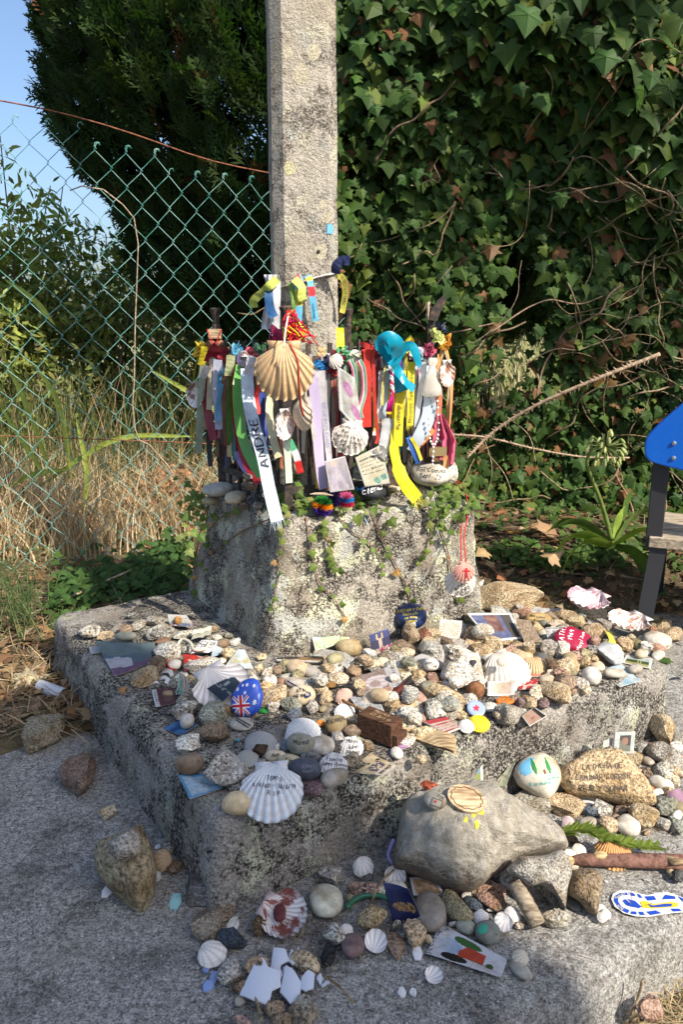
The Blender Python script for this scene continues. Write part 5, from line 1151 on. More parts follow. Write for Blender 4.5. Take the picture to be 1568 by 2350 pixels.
string([aty(665, 790, 1.75), aty(683, 830, 1.74), aty(686, 880, 1.745), aty(690, 925, 1.77), aty(697, 955, 1.78)], 0.003, (0.34, 0.06, 0.04), 'red_braid', 'dark red braided cord running down over the largest shell', cat='cord')
hang(651, 972, 74, (0.48, 0.34, 0.30), y=1.82, ribs=11, tilt=-4, inside=True, yaw=58, label='white and brown scallop seen from its hollow side, under the largest shell')
hang(692, 950, 78, (0.72, 0.60, 0.44), y=1.83, ribs=11, tilt=0, yaw=-58, label='cream scallop hanging edge-on right below the largest shell')
kar = hang(804, 1003, 84, (0.76, 0.72, 0.66), off=0.07, ribs=11, tilt=6, rot=-8, amp=0.012, depth_=0.15, label='white scallop covered in black handwriting hanging on the right side', mark='written white scallop')
write(kar, ['Karina +', 'Ihor', 'for health to us', 'and all our family', 'MORE HEALTH', 'LOVE', 'x M P'], 795, 978, 8.5, -12, lead=0.95)
hang(450, 905, 60, (0.30, 0.17, 0.12), off=0.05, ribs=10, tilt=0, yaw=-40, inside=True, label='dark brown and white scallop on the left corner behind the sage ribbon')
hang(1024, 856, 62, (0.40, 0.22, 0.14), y=2.02, ribs=11, tilt=0, yaw=48, inside=True, label='brown scallop turned sideways at the right corner of the railing')
hang(770, 828, 36, (0.70, 0.64, 0.60), off=0.06, ribs=9, tilt=10, rot=55, ears=False, label='small white cockle tied to the right rail left of the emerald knot')
hang(992, 880, 40, (0.74, 0.56, 0.26), off=0.05, ribs=10, tilt=10, label='yellowish scallop inside the organza bag')
bc = empty('braided_tassel', onrail(897, 850, .07), 'red and white braided cord ending in a magenta tassel under the bow', 'tassel')
for ph in (0, 2.1, 4.2):
	P = [onrail(897 + 3.2 * sin(i * .9 + ph) + 4 * (i / 20), 842 + 62 * i / 20, .07 + .003 * cos(i * .9 + ph)) for i in range(21)]
	tube('strand', P, 0.0034, MT['thread'], bc, 5, [(0.70, 0.68, 0.66), (0.55, 0.05, 0.12), (0.72, 0.66, 0.64)][int(ph / 2)])
for i in range(9):
	tube('tassel_thread', [onrail(901, 904, .072), onrail(895 + i * 0.8 - 3, 925, .075 + .002 * (i % 3)), onrail(889 + i * 1.6 - 2, 944, .072)], 0.0022, MT['thread'], bc, 4, MAG)
def hcard(corners, off, paintf, label, **kw):
	P = [onrail(x, y, off) for x, y in corners]; o = card(corners, 0.6, 80, paintf, label=label, lift=0, **kw); me = o.data
	nu, nv = kw.get('nu', 22), kw.get('nv', 26); n1 = (nu + 1) * (nv + 1); O = sum(P, Vector()) / 4; o.location = O
	for j in range(nv + 1):
		for i in range(nu + 1):
			u, v_ = i / nu, j / nv; q = (P[0] * (1 - u) + P[1] * u) * (1 - v_) + (P[3] * (1 - u) + P[2] * u) * v_ + NR * 0.006 * sin(u * 3.1) - O
			me.vertices[j * (nu + 1) + i].co = q; me.vertices[n1 + j * (nu + 1) + i].co = q - NR * 0.001
	return o
def flowers(u, v):
	if u < .14 or v < .06: return (0.80, 0.80, 0.80)
	for cx, cy in ((.45, .68), (.72, .35)):
		if ((u - cx) / .24) ** 2 + ((v - cy) / .13) ** 2 < 1: return lerp3((0.42, 0.16, 0.40), (0.60, 0.36, 0.55), fnz(u, v, 14) + .5)
	return lerp3((0.42, 0.44, 0.42), (0.62, 0.63, 0.62), fnz(u, v, 5) + .5)
hcard([(779, 940), (838, 1010), (815, 868), (774, 840)], 0.06, flowers, 'clear plastic card with purple flowers slanting among the ribbons', name='flower_card')
def wcross(px, py, s, label):
	p = onrail(px, py, .07); m = depth(p) / FPX * s; X = Vector((.9, .39, 0)); A = radians(40)
	t = empty('wooden_cross', p, label, 'cross')
	for a in (A, A + pi / 2):
		d = X * cos(a) + Vector((0, 0, 1)) * sin(a); M_ = Matrix((d, NR, d.cross(NR))).transposed(); V, F_ = box_geo((0, 0, 0) if a == A else NR * 0.0012, (m, 0.004, m * .3), M_); mesh('arm', V, F_, MT['weathered_wood'], t, False, (0.62, 0.46, 0.22))
wcross(738, 806, 26, 'little wooden cross on the rail right of the large shell')
pl = onrail(1003, 1035, .05); t = empty('padlock', pl, 'tarnished brass padlock hanging below the rosary', 'padlock'); V, F_ = box_geo((0, 0, 0), (0.05, 0.018, 0.024), Matrix.Rotation(.3, 3, 'Z')); mesh('body', V, F_, plain('brass', (0.34, 0.26, 0.13), .45, .5, .6), t)
tube('shackle', [pl + Vector((.014 * cos(a), 0, .012 + .018 * sin(a))) for a in np.linspace(0, pi, 9)], 0.003, MT['iron'], t, 6)
pw = RL + Vector((0, -0.01, .955)); t = empty('carved_figure', pw, 'carved wooden nut bundle tied with red string on the left post', 'charm')
for dx, dz, s in ((-.012, -.02, .015), (.012, -.022, .015), (0, -.045, .015)): V, F_ = ICO[3]; mesh('lobe', [Vector(v) * s + Vector((dx, -.012, dz)) for v in V], F_.tolist(), MT['bark'], t, True, (0.33, 0.15, 0.10))
V, F_ = box_geo((0, -.012, .008), (.035, .03, .026)); mesh('wood_block', V, F_, MT['weathered_wood'], t, False, (0.60, 0.46, 0.30))
string([pw + Vector((-.02, -.03, .02)), pw + Vector((0, -.034, -.02)), pw + Vector((.02, -.03, .02)), pw + Vector((-.01, -.034, -.05))], .0012, RED, 'string', parent=t)
pk = RR + Vector((0, -.01, 1.02)); t = empty('old_key_plate', pk, 'rusty iron plate charm fixed on top of the right post', 'charm')
V, F_ = poly_geo([[(-.008, -.02), (.012, -.022), (.02, .0), (.034, .03), (.03, .045), (.012, .03), (-.004, .005)]]); mesh('plate', [Vector((v[0], -.01, v[1])) for v in V] + [Vector((v[0], -.006, v[1])) for v in V], F_ + [tuple(i + len(V) for i in f[::-1]) for f in F_], MT['iron'], t)
tube('peg', [pk + Vector((-.014, -.012, -.02)), pk + Vector((-.012, -.014, .026))], .004, MT['bark'], t, 6, (0.5, 0.4, 0.3))

# ---- band round the shaft and what is tied to it
def sh(px, py, off=0.012):
	h, n_ = on_shaft(min(772, max(626, px)), py); return h + n_ * off if px <= 772 else aty(px, py, 2.06)
band_pts = []
for px, py in ((628, 665), (660, 655), (690, 648), (720, 637), (750, 629), (772, 622)): band_pts.append(sh(px, py, .004))
GS = 'ribbons tied round the stone shaft'
ribbon(band_pts, 0.016, (0.66, 0.62, 0.62), face=Vector((0.2, -.3, 1)), label='pale band strapped around the stone shaft', mark='pale shaft band', n=26, sway=0, group=GS, cup=0)
LB, RDK, YL2 = (0.14, 0.46, 0.68), (0.55, 0.03, 0.05), (0.75, 0.62, 0.05)
o, fr = ribbon([sh(704, 632, .02), sh(710, 648, .025), sh(714, 680, .03), sh(721, 737, .03)], 0.017, LB, cols=[(0, LB), (.08, YL2), (.30, LB), (.45, RDK), (.68, LB)], label='light blue, yellow and red printed ribbon hanging right on the shaft', n=30, sway=.08, group=GS)
ribbon_text(o, fr, 'camino', 0.78, 0.96, (0.02, 0.06, 0.14), frac=.4)
o, fr = ribbon([sh(690, 634, .02), sh(681, 645, .03), sh(684, 690, .03), sh(682, 745, .03)], 0.017, LB, cols=[(0, LB), (.10, RDK), (.35, LB), (.5, YL2), (.75, LB)], label='light blue, red and yellow ribbon printed BUEN CAMINO on the shaft', n=30, sway=.15, group=GS)
ribbon_text(o, fr, 'BUEN', 0.52, 0.72, (0.05, 0.05, 0.02), frac=.5)
ribbon([sh(672, 640, .03), sh(688, 660, .04), sh(688, 680, .04), sh(692, 690, .04)], 0.021, (0.60, 0.68, 0.16), label='lime-yellow ribbon end curving over the shaft band', group=GS)
ribbon([sh(655, 640, .03), sh(636, 665, .05), sh(625, 690, .05), sh(617, 705, .05)], 0.022, (0.60, 0.70, 0.14), label='lime-yellow ribbon with a dark arrow at the left of the shaft', group=GS)
ribbon([sh(640, 650, .03), sh(644, 680, .045), sh(648, 710, .045), sh(656, 728, .045)], 0.022, (0.02, 0.10, 0.26), label='dark blue printed ribbon hanging left on the shaft', group=GS)
ribbon([sh(665, 650, .02), sh(672, 690, .03), sh(668, 720, .03)], 0.013, (0.16, 0.30, 0.05), label='green ribbon with an arrow on the left of the shaft', group=GS)
ribbon([sh(648, 645, .02), sh(652, 700, .03), sh(650, 770, .03)], 0.02, (0.70, 0.70, 0.72), label='white ribbon hanging behind the blue one on the shaft', group=GS)
rr = random.Random(5); q0 = sh(628, 660, .03)
V = []; nu, nv = 10, 18
for j in range(nv + 1):
	for i in range(nu + 1):
		u, v_ = i / nu, j / nv; V.append(aty(606 + 34 * u + 6 * sin(v_ * 5), 630 + 125 * v_, 2.03 + 0.02 * fnz(u, v_, 6) + .008 * sin(u * 16)) - q0)
o = mesh('plastic_bag', V, [(j * (nu + 1) + i, j * (nu + 1) + i + 1, (j + 1) * (nu + 1) + i + 1, (j + 1) * (nu + 1) + i) for j in range(nv) for i in range(nu)], MT['satin'], None, True, (0.72, 0.73, 0.74)); o.location = q0
note(o, 622, 690, None, 'white plastic bag', 'bag', 'crumpled white plastic tied at the left of the shaft')
o, fr = ribbon([aty(772, 630, 2.03), aty(788, 640, 2.03), aty(793, 670, 2.04), aty(788, 705, 2.05), aty(785, 718, 2.05)], 0.016, (0.62, 0.56, 0.10), label='yellow printed ribbon with dark lettering dangling right of the shaft', group=GS, n=22)
ribbon_text(o, fr, 'THE PRETTIEST SMILE', 0.15, 0.7, (0.05, 0.05, 0.06), frac=.45)
ribbon([aty(771, 628, 2.02), aty(772, 610, 2.01), aty(785, 598, 2.01), aty(803, 598, 2.0)], 0.024, (0.02, 0.035, 0.12), label='navy ribbon with a yellow arrow sticking out right of the shaft', group=GS, sway=.5)
ribbon([onrail(780, 752, .0), onrail(782, 790, .01), onrail(783, 830, .02)], 0.021, (0.55, 0.68, 0.02), label='fluorescent lime strap folded over the rail right of the shaft', group=GS, mat='satin', sway=.05)
rr = random.Random(8)
for nm, c, k0 in (('red', (0.60, 0.02, 0.03), 0), ('yellow', (0.72, 0.56, 0.03), 1), ('crimson', (0.42, 0.02, 0.08), 2)):
	t = empty('wool_strands', aty(672, 735, 1.86), f'tangle of {nm} wool strands above the largest shell', 'wool')
	for i in range(9):
		P = [aty(668 + rr.uniform(-10, 14), 715 + rr.uniform(-5, 10), 1.87)] + [aty(670 + rr.uniform(-24, 28), 740 + rr.uniform(-10, 45), 1.85 + rr.uniform(-.03, .02)) for _ in range(3)] + ([aty(722 + rr.uniform(-8, 14), 782 + rr.uniform(-12, 12), 1.9)] if k0 == 0 and i < 6 else [])
		string(P, .0016, c, 'strand', parent=t)

# ------------------------------------------------------------------ offerings on top of the plinth
BZ = BLOCK_Z
def PZ(px, pyb, off=0.05): return atplane(px, pyb, RF + NR * off, NR).z if px > 640 else atplane(px, pyb, RF + NL * off, NL).z
stone(500, 1122, 74, 36, 'pale grey', 'pebble', PZ(500, 1140, .05), label='pale oval pebble stacked at the left end of the plinth top', mark='left plinth pebble')
stone(541, 1141, 50, 32, 'cream', 'pebble', PZ(541, 1157, .05), label='cream pebble at the front edge of the plinth, left side', mark='cream plinth pebble')
stone(486, 1148, 40, 24, 'tan', 'pebble', PZ(486, 1160, .05)); stone(470, 1160, 22, 14, 'white', 'rough', PZ(470, 1167, .05))
stone(577, 1112, 40, 26, 'brown', 'rough', PZ(577, 1125, .05)); stone(572, 1092, 32, 18, 'grey', 'rough', PZ(572, 1101, .05))
stone(597, 1138, 28, 46, 'dark grey', 'angular', PZ(597, 1161, .05), label='blackish upright stone behind the long pale blue ribbon tail'); stone(562, 1158, 24, 22, 'brown', 'rough', PZ(562, 1169, .05)); stone(592, 1160, 26, 22, 'grey', 'rough', PZ(592, 1171, .05), mat='granite_speckled'); stone(612, 1135, 22, 24, 'white', 'rough', PZ(612, 1147, .05))
shell(527, 1090, 40, (0.68, 0.64, 0.58), 'scallop_shell', 10, BZ, 30, 40, label='whitish scallop among the pebbles on the left of the plinth top')
o = stone(986, 1085, 92, 54, 'pale grey', 'pebble', PZ(986, 1112, .06), label='white oval stone with the words Bon Camino Sept. 25', mark='stone reading Bon Camino', sub=4, flat=.7)
write(o, ['Bon Camino', 'Sept. 25'], 990, 1078, 10, -6)
stone(1026, 1083, 52, 76, 'white', 'pebble', PZ(1026, 1112, .03), label='upright white speckled stone behind the Bon Camino stone', flat=1.0, mat='granite_speckled')
o = stone(851, 1122, 72, 42, (0.03, 0.033, 0.04), 'pebble', PZ(851, 1143, .06), label='black stone with white handwriting and a blue butterfly', mark='black lettered stone', sub=4, words='black stone')
write(o, ['Elena'], 855, 1120, 15, 14, (0.78, 0.78, 0.78), 0.35)
paint(o, [[(0, 0), (-1, .8), (-.9, .1), (-.7, -.5)], [(0, 0), (1, .9), (.8, .1), (.6, -.5)]], 826, 1122, 9, (0.03, 0.28, 0.62), name='butterfly')
def wedding(u, v):
	if ((u - .42) / .16) ** 2 + ((v - .88) / .12) ** 2 < 1: return (0.55, 0.44, 0.40)
	if abs(u - .45) < .12 + (0.9 - v) * .32 and v < .8: return lerp3((0.50, 0.47, 0.52), (0.26, 0.22, 0.36), .35 + .7 * fnz(u * 4, v, 3))
	return lerp3((0.24, 0.22, 0.27), (0.42, 0.39, 0.44), v + .3 * fnz(u, v, 4))
card([(757, 1130), (813, 1123), (791, 1046), (744, 1058)], PZ(785, 1127, .06), 76, border(wedding, .03, (.5, .49, .5)), facing=NR, name='photograph', label='faded photo of a bride in a white dress leaning on the railing', mark='bride photo', cat='photo', curl=.04)
def letter(u, v):
	if u < .05 or u > .95 or v < .04 or v > .96: return (0.50, 0.50, 0.45)
	b = (0.56, 0.54, 0.42)
	if v < .30:
		for s in (-1, 1):
			if ((u - .68 - s * .13) / .13) ** 2 + ((v - .17 - .03 * s) / .085) ** 2 < 1: return lerp3((0.06, 0.20, 0.18), (0.20, 0.42, 0.36), fnz(u, v, 20) + .6)
		return b
	return scribble(b, (0.16, 0.16, 0.14), 9, .6, .08)(u, v)
card([(838, 1117), (896, 1109), (875, 1020), (815, 1050)], PZ(866, 1113, .05), 78, letter, facing=NR, name='letter_card', label='cream handwritten letter with a green butterfly leaning on the railing', mark='butterfly letter', cat='card', nu=34, nv=40)
def pompom(px, py, w_, bands, label, mark):
	p = atplane(px, py, RF + NR * .075, NR); m = depth(p) / FPX; R_ = w_ * m / 2; rr = random.Random(int(px)); V = []; F_ = []; Cc = []
	for i in range(2600):
		d = rdir(rr); L = R_ * rr.uniform(.86, 1.06); t = d.orthogonal().normalized() * R_ * .05; k0 = len(V); e = d + rdir(rr) * .12
		q = Vector((d.x, d.y, d.z)); c = [cc for z, cc in bands if q.z + .15 * q.x > z][0]; c = vary(c, rr, .3, .1)
		V += [d * R_ * .3 - t, d * R_ * .3 + t, e * L + t * .6, e * L - t * .6]; F_.append((k0, k0 + 1, k0 + 2, k0 + 3)); Cc += [c] * 4
	o = npmesh('wool_pompom', np.array([tuple(v) for v in V]), np.array(F_), MT['dry'], None, np.array(Cc)); o.location = p
	note(o, px, py, None, mark, 'pompom', label)
pompom(741, 1160, 46, [(.35, (.03, .22, .04)), (-.25, (.80, .28, .01)), (-2, (.05, .02, .22))], 'green, orange and purple striped wool pompom on the plinth edge', 'orange pompom')
pompom(787, 1150, 50, [(.55, (.75, .16, .35)), (.15, (.02, .20, .50)), (-.35, (.42, .01, .06)), (-2, (.55, .62, .30))], 'pink, blue and crimson striped wool pompom right of the orange one', 'pink pompom')
pompom(768, 1142, 40, [(-2, (.03, .015, .10))], 'dark violet wool pompom behind the striped pair', 'violet pompom')
V, F_ = poly_geo([[(-1, 0), (-.5, .16), (.3, .15), (1, -.12), (.4, -.1), (-.4, -.06)]]); p = atplane(738, 1133, RF + NR * .1, NR); m = .03
o = mesh('driftwood_chip', [Vector((v[0], -.05 + v[1] * .2, v[1] * .8)) * m for v in V] + [Vector((v[0], .05 + v[1] * .2, v[1] * .8 - .05)) * m for v in V], F_ + [tuple(i + len(V) for i in f[::-1]) for f in F_], MT['weathered_wood'], None, False, (.62, .5, .36)); o.location = p; note(o, 738, 1133, None, None, 'driftwood', 'pale sliver of driftwood above the orange pompom')
string([at(822, 1150, BZ), at(828, 1168, BZ), atplane(838, 1190, RF + NR * .09, NR), atplane(845, 1205, RF + NR * .1, NR)], .0014, (.35, .55, .68), 'thread_tuft', 'pale blue and yellow threads hanging over the plinth below the black stone', cat='thread')
stone(858, 1150, 30, 16, 'white', 'rough', PZ(858, 1158)); stone(905, 1120, 30, 18, 'cream', 'rough', PZ(905, 1128))
hk = empty('knotted_cloth', onrail(875, 1050, .06), 'white knotted cloth right of the butterfly letter', 'cloth')
for j in range(6):
	rr = random.Random(j + 50); q = [onrail(868 + rr.uniform(-12, 14), 1030 + rr.uniform(-4, 34), .05 + rr.uniform(0, .02)) for _ in range(4)]
	ribbon(q, .022, (.74, .73, .71), name='fold', parent=hk, n=12, sway=.8, face=rdir(rr), seed=j)

# ------------------------------------------------------------------ ivy trailing on the plinth
rv = random.Random(77)
def on_block(px, py, off=0.006):
	h = BV_BLOCK.ray_cast(CAM, ray(px, py).normalized()); return (h[0] + h[1] * off, h[1]) if h[0] is not None else (None, None)
VINES = [[(650, 1195), (645, 1260), (640, 1330), (625, 1400)], [(700, 1190), (715, 1260), (730, 1330), (760, 1370), (795, 1420)], [(840, 1150), (870, 1220), (900, 1280), (935, 1350), (945, 1400)], [(690, 1165), (640, 1185), (560, 1220), (480, 1275), (440, 1310)], [(1000, 1140), (1010, 1200), (1030, 1290), (1045, 1380)], [(770, 1180), (800, 1215), (860, 1260), (880, 1320)], [(990, 1165), (985, 1230), (960, 1290)], [(480, 1160), (455, 1250), (450, 1350), (440, 1400)], [(740, 1200), (760, 1260), (770, 1310)], [(570, 1165), (520, 1180), (470, 1230)]]
for i, path in enumerate(VINES):
	pts = []
	for x, y in [(p.x, p.y) for p in spline([Vector((a, b, 0)) for a, b in path], 26)]:
		p, n_ = on_block(x + rv.uniform(-2, 2), y);
		if p is not None: pts.append((p, n_))
	if len(pts) < 5: continue
	t = empty('ivy_vine', pts[0][0], ['ivy stem running down the shaded edge of the plinth', 'reddish ivy stem slanting right down the lit face of the plinth', 'ivy stem below the black lettered stone', 'long ivy stem slanting left across the shaded face', 'ivy stem below the Bon Camino stone', 'short ivy stem under the pompoms', 'ivy stem left of the red cords', 'ivy stem at the far left edge of the plinth', 'short ivy stem below the orange pompom', 'thin ivy stem at the left shoulder of the plinth'][i], 'ivy')
	tube('stem', [p for p, _ in pts], .0018, MT['bark'], t, 5, (.30, .19, .12))
	for j in range(3, len(pts), 3):
		p, n_ = pts[j]; c = (.13, .19, .045) if rv.random() < .8 else (.34, .21, .09)
		leaf_object(t, (rv.randrange(4), p + n_ * .008, Vector((rv.uniform(-1, 1), 0, rv.uniform(-1, .2))) + n_ * .4, n_ + rdir(rv) * .5, rv.uniform(.012, .026), vary(c, rv, .25)))
def clump(label, n, cx, cy, sx, sy, z, smin, smax, mark=None):
	p0 = at(cx, cy, z); t = empty('ivy_clump', p0, label, 'ivy')
	for i in range(n):
		x = rv.gauss(cx, sx); y = rv.gauss(cy, sy); p, n_ = on_block(x, y, .012)
		if p is None: p = at(x, y, z); n_ = Vector((0, -.6, 1))
		if depth(p) > 2.7: continue
		c = (.12, .18, .04) if rv.random() < .85 else (.22, .24, .08)
		leaf_object(t, (rv.randrange(4), p + n_ * rv.uniform(.0, .03), Vector((rv.uniform(-1, 1), -.4, rv.uniform(-1, .1))), Vector((rv.uniform(-.4, .5), -1, .8)) + rdir(rv) * .4, rv.uniform(smin, smax), vary(c, rv, .3)))
clump('clump of ivy leaves spilling over the front corner of the plinth', 46, 685, 1150, 34, 34, BZ, .018, .036)
clump('ivy leaves around the black lettered stone', 20, 850, 1155, 45, 16, BZ, .016, .034)
clump('ivy and dry stems at the right end of the plinth top', 60, 1020, 1160, 40, 24, BZ, .014, .03)
clump('ivy leaves at the left shoulder of the plinth', 40, 450, 1180, 22, 50, .45, .016, .034)
gi = empty('ground_ivy', at(330, 1340, .05), 'dark ivy creeping along the foot of the fence', 'ivy'); items = []
for i in range(900):
	x = rv.uniform(120, 440); y = 1385 - (x - 120) * .22 + rv.gauss(0, 26) - 15; p = at(x, y, .06); p.z = terrain_z(p.x, p.y) + rv.uniform(.01, .09)
	items.append((rv.randrange(4), p, Vector((rv.uniform(-1, 1), -.4, rv.uniform(-.8, .3))), Vector((rv.uniform(-.4, .4), -.6, 1)), rv.uniform(.018, .045), vary((.05, .10, .025), rv, .4)))
stuff(scatter('foliage', MT['foliage'], LEAVES, items, gi))

gb = empty('bank_ivy', at(1300, 1250, .15), 'small-leaved ivy creeping over the bank right of the plinth', 'ivy'); items = []
for i in range(1500):
	x = rv.uniform(1060, 1600); y = rv.uniform(1140, 1340); p = at(x, y, .12)
	if fbm(p * 4, 2) < -.05: continue
	p = at(x, y, terrain_z(p.x, p.y)); p.z = terrain_z(p.x, p.y) + rv.uniform(.01, .06)
	if top_of(p.x, p.y) > .03: continue
	items.append((rv.randrange(4), p, Vector((rv.uniform(-1, 1), -.4, rv.uniform(-.6, .3))), Vector((rv.uniform(-.4, .4), -.6, 1)), rv.uniform(.014, .036), vary((.075, .13, .03), rv, .4)))
stuff(scatter('foliage', MT['foliage'], LEAVES, items, gb))
items = []
for i in range(900):
	x = rv.gauss(-.80, .22); y = rv.gauss(3.5, .14); p = Vector((x, max(y, FA.y + (x - FA.x) * .415 + .06), 0)); d = math.exp(-((x + .8) / .28) ** 2 - ((y - 3.5) / .25) ** 2)
	p.z = terrain_z(p.x, p.y) + rv.random() * .26 * d + .01
	items.append((rv.randrange(4), p, rdir(rv), Vector((rv.uniform(-.5, .5), -.6, .8)) + rdir(rv) * .4, rv.uniform(.02, .05), vary(rv.choice([(.42, .24, .12), (.50, .32, .17), (.30, .17, .09)]), rv, .3)))
tag(scatter('leaf_heap', MT['dry'], LEAVES, items), 'heap of dry brown leaves behind the fence beside the plinth', 'leaf litter', None, 'stuff')
for i, (x, y, s) in enumerate(((665, 385, 17), (737, 578, 20), (748, 500, 14), (742, 470, 12), (690, 170, 26), (720, 120, 22), (660, 120, 16))):
	rr = random.Random(i); P = [(cos(a) * rr.uniform(.75, 1.1) * .8, sin(a) * rr.uniform(.8, 1.1)) for a in np.linspace(0, 2 * pi, 15)[:-1]]
	h, n_ = on_shaft(x, y); stuff(lay(shaft, poly_geo([P], .3), view_frame(x, y, s, 0, None, h), (.62, .57, .42) if i else (.66, .62, .36), 'lichen', .0006, 'lichen', BV_SHAFT))

# ------------------------------------------------------------------ offerings on the slab
INK = (0.015, 0.015, 0.02)
# ---- special pieces on the shaded left half
def blue_photo(u, v):
	if v < .55 and u < .55 and v > .2 - .1 * u: return (0.50, 0.52, 0.62) if v < .5 - .25 * abs(u - .25) else (0.10, 0.17, 0.24)
	if v < .25: return lerp3((0.12, 0.10, 0.20), (0.30, 0.14, 0.24), fnz(u, v, 12) + .4)
	return lerp3((0.07, 0.12, 0.17), (0.20, 0.27, 0.29), v + .4 * fnz(u, v, 4))
card([(262, 1553), (344, 1522), (356, 1476), (218, 1471)], None, 6, blue_photo, name='photograph', label='bluish photo in a plastic sleeve at the far left of the slab', mark='photo in plastic', cat='photo', curl=.03)
card([(207, 1500), (232, 1497), (228, 1482), (204, 1484)], None, 5, None, (0.62, 0.62, 0.66), name='paper_scrap', label='scrap of white paper sticking out left of the bluish photo', cat='paper')
stone(288, 1459, 52, 22, 'greenish grey', 'pebble', SLAB_Z + .01, label='flat grey-green pebble weighing down the bluish photo', mark='grey-green pebble')
o = stone(366, 1451, 66, 32, 'pale grey', 'slab', flat=.35, label='flat pale stone lettered INDECISION INSEGURIDAD MIEDO', mark='stone reading INDECISION', sub=4)
write(o, ['INDECISION', 'INSEGURIDAD', 'MIEDO'], 370, 1444, 6.5, 4, shear=0)
def verse(u, v):
	if v < .34: return [(0.12, 0.22, 0.36), (0.30, 0.06, 0.05), (0.55, 0.56, 0.58)][int(abs(fnz(u, v, 6)) * 5) % 3]
	return scribble((0.56, 0.55, 0.52), (0.12, 0.12, 0.13), 10, .5, .1)(u, v)
card([(389, 1437), (450, 1440), (428, 1413), (384, 1411)], SLAB_Z + .012, 22, verse, name='prayer_card', label='prayer card with printed verse against the left foot of the plinth', mark='verse card', curl_v=.05)
V, F_ = ICO[3]; o = mesh('dried_fig', [Vector((v[0] * .011, v[1] * .011, v[2] * .013)) for v in V], F_.tolist(), MT['bark'], None, True, (.42, .22, .08)); o.location = at(408, 1424, SLAB_Z + .03); note(o, 408, 1424, None, None, 'fruit', 'small brown dried fig on the verse card')
stone(424, 1455, 58, 24, 'pale grey', 'rough', rot=12, mat='granite_speckled')
for i, (dy, c) in enumerate(((0, (.60, .58, .52)), (5, (.42, .44, .36)), (-5, (.68, .66, .58)))):
	card([(438, 1462 + dy), (484, 1450 + dy), (486, 1440 + dy), (446, 1448 + dy)], SLAB_Z + .02 + i * .004, 10, None, c, name='folded_paper', label=['folded greyish paper in the bundle behind the rope', 'mossy green paper at the bottom of the bundle behind the rope', 'cream paper on top of the bundle behind the rope'][i], cat='paper', wave=.08)
string([at(412, 1490, .18), at(408, 1478, .19), at(420, 1466, .2), at(436, 1474, .2), at(445, 1490, .2), at(470, 1488, .2), at(482, 1470, .2)], .0045, (.50, .46, .38), 'rope', 'short loop of greyish rope on the left half of the slab', cat='rope', mark='rope loop')
o = card([(436, 1500), (494, 1492), (500, 1470), (462, 1468)], SLAB_Z + .015, 20, scribble((0.66, 0.68, 0.74), (0.05, 0.05, 0.07), 5, .9, .1), name='note', label='white note with thick black handwriting right of the rope loop', mark='handwritten note', cat='note', wave=.1)
card([(484, 1508), (508, 1500), (514, 1488), (490, 1478)], SLAB_Z + .01, 15, lambda u, v: lerp3((.40, .52, .60), (.60, .68, .70), v), name='prayer_card', label='pale blue card corner right of the handwritten note')
card([(424, 1545), (440, 1520), (498, 1508), (418, 1500)], SLAB_Z + .008, 10, lambda u, v: (0.50, 0.05, 0.04) if fnz(u, v, 3) > -.15 else (0.60, 0.50, 0.45), name='leaflet', label='torn red leaflet under the handwritten note', mark='red leaflet', cat='paper', wave=.06)
def church(u, v):
	if .25 < v < .5 + .12 * sin(u * 9) and .1 < u < .95: return (0.50, 0.46, 0.24) if fnz(u, v, 9) > -.1 else (0.62, 0.66, 0.66)
	return (0.58, 0.66, 0.68)
card([(513, 1531), (582, 1535), (562, 1490), (546, 1489)], SLAB_Z + .006, 35, church, name='drawing_card', label='pale blue card with an ochre church drawing at the plinth corner', mark='church drawing', cat='card')
shell(508, 1573, 132, (0.72, 0.68, 0.62), 'scallop_shell', 13, SLAB_Z + .01, 38, 62, label='big flat white scallop under the dark photo on the left half', mark='white scallop under the photo', inside=True, depth_=.16, amp=.012)
def dark_photo(u, v):
	if .42 < u < .55 and .5 < v < .75: return (0.36, 0.44, 0.48)
	if .3 < v < .45 and fnz(u, v, 8) > .1: return (0.30, 0.33, 0.33)
	return lerp3((0.012, 0.03, 0.055), (0.03, 0.06, 0.09), v)
card([(468, 1573), (511, 1610), (556, 1571), (526, 1539)], SLAB_Z + .03, 14, dark_photo, name='photograph', label='dark instant photo lying on the big flat white scallop', mark='dark photo', cat='photo')
uj = poly_stone([(545, 1573), (560, 1560), (580, 1556), (594, 1562), (600, 1580), (604, 1596), (600, 1618), (590, 1634), (570, 1643), (548, 1642), (533, 1630), (530, 1612), (533, 1594)], (0.03, 0.09, 0.48), .011, 52, SLAB_Z, label='stone painted as a blue flag with stars and a Union Jack', mark='flag stone', mat='enamel', rough=.35, lift=.004)
bv = world_bvh(uj)
W_, R_ = (0.78, 0.78, 0.78), (0.50, 0.015, 0.03)
fx, fy, fs = 553, 1619, 20
paint(uj, [[(-1, -.28), (1, -.28), (1, .28), (-1, .28)], [(-.28, -1.2), (.28, -1.2), (.28, 1.2), (-.28, 1.2)], [(-1, .95), (-.75, 1.2), (1, -.95), (.75, -1.2)], [(1, .95), (.75, 1.2), (-1, -.95), (-.75, -1.2)]], fx, fy, fs, W_, 4, .0010, 'flag_cross', .2, bv)
